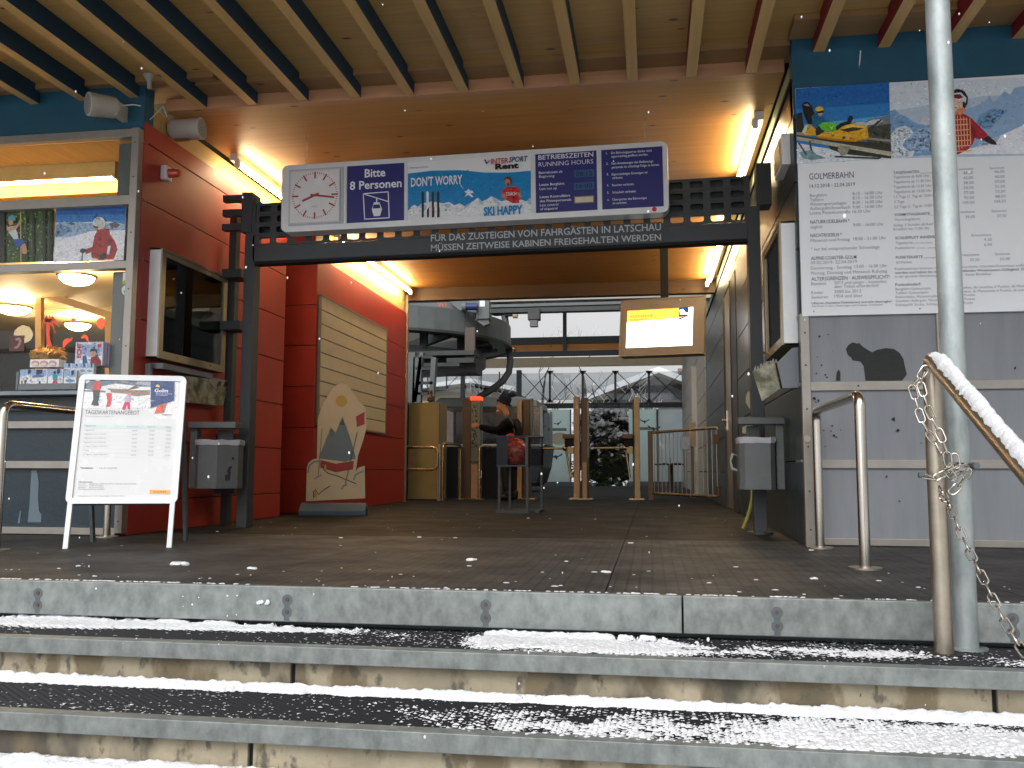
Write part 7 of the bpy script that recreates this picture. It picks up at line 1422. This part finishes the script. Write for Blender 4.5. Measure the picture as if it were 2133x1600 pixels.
b = M(); q = at(984, 639, 'Y', 17); b.cyl(q+Vector((-.12, 0, 0)), q+Vector((.1, 0, 0)), .07, paint((40, 56, 110)), 18); b.cyl(q+Vector((-.2, 0, 0)), q+Vector((-.12, 0, 0)), .09, STEELG, 18); b.tube(bend([q+Vector((-.1, -.02, -.05)), q+Vector((-.1, -.02, -.32)), q+Vector((.12, -.02, -.32)), q+Vector((.12, -.02, .0))], .1), .008, RUB, 6); b.build('motor', dv, smooth=True)
b = M(); b.pxbox(PY(16.6), 836, 740, 985, 728, -.6, -.1, STEELD); b.pxbox(PY(16.4), 930, 756, 987, 745, -.3, 0, STEELD); b.pxbox(PY(16.4), 872, 764, 957, 755, -.3, 0, STEELD); b.pxbox(PY(16.8), 968, 752, 989, 682, -.1, 0, mat('brown_steel', (84, 72, 62), .5, metal=.2)); b.pxbox(PY(20.2), 800, 735, 955, 664, -1.2, 0, mat('housing_brown', (58, 52, 46), .5, var=.35, scale=2)); b.pxbox(PY(17.0), 800, 775, 985, 742, -1.0, -.3, STEELD); b.build('service_deck', dv)
b = M(); 
for (x0, y0, x1, y1, w_) in ((858, 735, 853, 1046, .16), (872, 745, 862, 1046, .16), (905, 745, 899, 842, .09), (880, 735, 866, 838, .07)): a, c = at(x0, y0, 'Y', 16), at(x1, y1, 'Y', 16); b.bar((a.x, 16, a.z), (c.x, 16, max(0, c.z)), w_, .15, STEELG, (0, 1, 0))
b.build('leg', dv)
b = M()
for y in (744, 768, 798, 820): a, c = at(866, y, 'Y', 15.95), at(902, y, 'Y', 15.95); b.bar(a, c, .05, .05, STEELD)
b.build('ladder_rung', dv)
b = M(); pl = PY(16.8); b.pxbox(pl, 1022, 641, 1490, 622, -.2, 0, STEELG); b.pxbox(pl, 1021, 623, 1490, 618, -.25, .03, ALU); b.build('cross_beam', dv, bevel=.01)
b = M(); b.pxbox(pl, 1021, 644, 1490, 641, -.18, .04, STEELD); b.build('beam_flange', dv)
t = thing('sensor_box', (at(1111, 660, 'Y', 16.7).x, 16.7, 3.2), 'dark grey sensor box hanging under the cross beam against the sky', 'sensor'); pl = PY(16.7)
b = M(); b.pxbox(pl, 1099, 666, 1124, 641, -.2, 0, STEELD); b.build('box', t, bevel=.01); b = M(); b.pxbox(pl, 1103, 680, 1119, 665, -.15, -.02, STEELG); b.build('head', t, bevel=.008)

# ================================================================== OUTSIDE BEHIND THE STATION
def leafmass(name, c, sz, n, mt, mts, label, cat, group=None, snowf=.5, seed=1, leaf=.05):
    R = random.Random(seed); t = thing(name, (c[0], c[1], 0), label, cat, group)
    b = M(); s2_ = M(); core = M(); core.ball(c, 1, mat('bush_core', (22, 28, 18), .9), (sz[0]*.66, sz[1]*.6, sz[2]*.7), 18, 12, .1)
    clumps = []
    for k in range(int(n/26)):
        while True:
            p = Vector((R.uniform(-1, 1), R.uniform(-1, 1), R.uniform(-1, 1)))
            if .5 < p.length <= 1: break
        clumps.append((Vector((c[0]+p.x*sz[0], c[1]+p.y*sz[1], c[2]+p.z*sz[2])), R.uniform(.12, .26)))
    for cc, r in clumps:
        for j in range(26):
            d = Vector((R.gauss(0, 1), R.gauss(0, 1), R.gauss(0, .8))).normalized()*r*R.uniform(.5, 1.1); p = cc+d; a = Vector((R.uniform(-1, 1), R.uniform(-1, 1), R.uniform(-.4, .6))).normalized()*leaf; e = a.cross(d.normalized()+Vector((.01, 0, .02))).normalized()*leaf*.45
            tgt = s2_ if (d.z > r*.15 and R.random() < snowf*1.3) else b
            off_ = Vector((0, 0, .012)) if tgt is s2_ else Vector()
            if tgt is s2_: a, e = a*1.25, e*1.9
            tgt.add([p-a+off_, p+e+off_, p+a+off_, p-e+off_], [(0, 1, 2, 3)], SNOW if tgt is s2_ else R.choice(mts))
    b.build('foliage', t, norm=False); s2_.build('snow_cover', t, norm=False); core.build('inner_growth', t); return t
LF1 = mat('evergreen_leaf', (44, 58, 34), .6, var=.2, scale=30); LF2 = mat('brown_green_leaf', (70, 64, 42), .6, var=.2, scale=30)
qb = at(1268, 940, 'Y', 28.5)
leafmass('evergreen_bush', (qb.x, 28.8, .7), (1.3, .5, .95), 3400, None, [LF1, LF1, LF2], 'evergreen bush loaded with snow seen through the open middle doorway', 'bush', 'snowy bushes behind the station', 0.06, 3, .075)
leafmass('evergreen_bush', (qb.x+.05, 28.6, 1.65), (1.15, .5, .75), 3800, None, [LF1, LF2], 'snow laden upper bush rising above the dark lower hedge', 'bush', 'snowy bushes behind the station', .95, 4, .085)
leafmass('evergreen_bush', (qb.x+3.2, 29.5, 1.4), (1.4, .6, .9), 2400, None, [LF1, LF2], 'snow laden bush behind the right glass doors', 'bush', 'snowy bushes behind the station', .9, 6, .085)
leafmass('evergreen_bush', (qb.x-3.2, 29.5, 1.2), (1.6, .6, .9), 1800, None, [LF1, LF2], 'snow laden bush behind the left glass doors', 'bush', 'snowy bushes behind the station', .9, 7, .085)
def bare_tree(x, y, z, h, seed, label):
    R = random.Random(seed); t = thing('bare_tree', (x, y, z), label, 'tree', 'bare trees behind the station'); b = M(); s_ = M(); BK = mat('dark_bark', (66, 60, 54), .8, var=.2)
    def grow(p, d, l, r, k):
        pts = [p]; q = p
        for i in range(4): d = (d+Vector((R.uniform(-.18, .18), R.uniform(-.18, .18), R.uniform(-.05, .12)))).normalized(); q = q+d*l/4; pts.append(q)
        b.tube(pts, r, BK, 5, r1=r*.55, cap=False)
        if r < .06: s_.tube([w+Vector((0, -.004, r*.8)) for w in pts], r*.75, SNOW, 4, r1=r*.4, cap=False)
        if k:
            for j in range(3 if k > 1 else 2):
                ax = Vector((R.uniform(-1, 1), R.uniform(-.6, .6), R.uniform(.05, .8))).normalized(); grow(pts[R.choice((2, 3, 4))], (d*.6+ax*.8).normalized(), l*R.uniform(.55, .75), r*.5, k-1)
    grow(Vector((x, y, z)), Vector((0, 0, 1)), h*.45, h*.022, 4); b.build('trunk', t, smooth=True, norm=False); s_.build('snow_cover', t, norm=False)
for i, (px, Y, z, h, lab) in enumerate(((1255, 36, 0, 6.6, 'bare snowy tree behind the middle doorway'), (1150, 38, 0, 6.2, 'bare snowy tree left of the middle doorway'), (1010, 44, 1., 6.4, 'bare tree behind the left windows near the gondola arm'), (1390, 40, 0, 6.2, 'bare snowy tree in front of the right snowy roof'), (960, 60, 2., 6., 'thin bare tree far behind the gondola cabin'), (1220, 46, 4.3, 6.2, 'bare tree whose twigs reach into the upper windows'), (1130, 50, 4.2, 6.4, 'thin bare tree behind the upper left window'))): x = at(px, 900, 'Y', Y).x; bare_tree(x, Y, z, h*(.62 if z > 4 else .8), 20+i, lab)
def house(pts_px, Y, d, label, wallc, roofc):
    (x0, ye), (xp, yp), (x1, ye2), yb = pts_px
    a, p, c = at(x0, ye, 'Y', Y), at(xp, yp, 'Y', Y), at(x1, ye2, 'Y', Y); zb = -1
    t = thing('house', (p.x, Y, 0), label, 'house', 'snow covered houses behind the station')
    b = M(); b.prism([(a.x+.6, Y, zb), (c.x-.6, Y, zb), (c.x-.6, Y, c.z-.1), (p.x, Y, p.z-.25), (a.x+.6, Y, a.z-.1)], (0, d, 0), wallc); b.build('wall', t)
    for e, s_ in ((a, 'roof'), (c, 'roof')):
        b = M(); b.prism([(e.x, Y-.8, e.z-.1), (p.x, Y-.8, p.z-.1), (p.x, Y-.8, p.z+.02), (e.x, Y-.8, e.z+.05)], (0, d+1.6, 0), roofc); rf = b.build('roof', t)
        b = M(); b.prism([(e.x, Y-.75, e.z+.05), (p.x, Y-.75, p.z+.02), (p.x, Y-.75, p.z+.30), (e.x, Y-.75, e.z+.34)], (0, d+1.5, 0), SNOW); b.build('snow_cover', rf)
    for k in range(3):
        u = (k+.8)/3.6; x = a.x+(c.x-a.x)*u; z = (a.z-zb)*.42+zb
        b = M(); b.box(x-.5, x+.5, Y-.05, Y, z, z+1.1, paint((120, 112, 100))); w_o = b.build('window', t); b = M(); b.box(x-.42, x+.42, Y-.06, Y-.051, z+.08, z+1.02, mat('far_window_glass', (40, 46, 50), .2)); b.build('pane', w_o)
    b = M(); b.box(p.x+1, p.x+1.5, Y+d*.4, Y+d*.4+.5, p.z-1, p.z+.7, paint((110, 96, 88))); b.build('chimney', t)
HW = mat('dark_timber_wall', (72, 74, 78), .7, var=.2, scale=2); HR = mat('roof_underside', (60, 52, 48), .7)
house(((1225, 838), (1372, 781), (1500, 832), 0), 42, 9, 'large dark gabled house with a snowy roof behind the right windows', HW, HR)
house(((860, 816), (985, 800), (1075, 818), 0), 58, 10, 'low snow roofed house behind the left windows', mat('beige_wall', (150, 140, 124), .7), HR)
# falling snow
R = random.Random(12); b = M()
for k in range(110):
    Y = R.uniform(1.0, 3.1); x = at(R.uniform(0, 2133), 900, 'Y', Y).x; z = R.uniform(-.3, 2.6) ; r = R.choice((.0011, .0014, .0018, .0022))
    b.ball((x, Y, z), r, SNOW, (1, 1, 1.5), 6, 4, .1)
tag(b.build('falling_snow', norm=False), 'small snowflakes falling in front of the canopy', 'snow', kind='stuff')
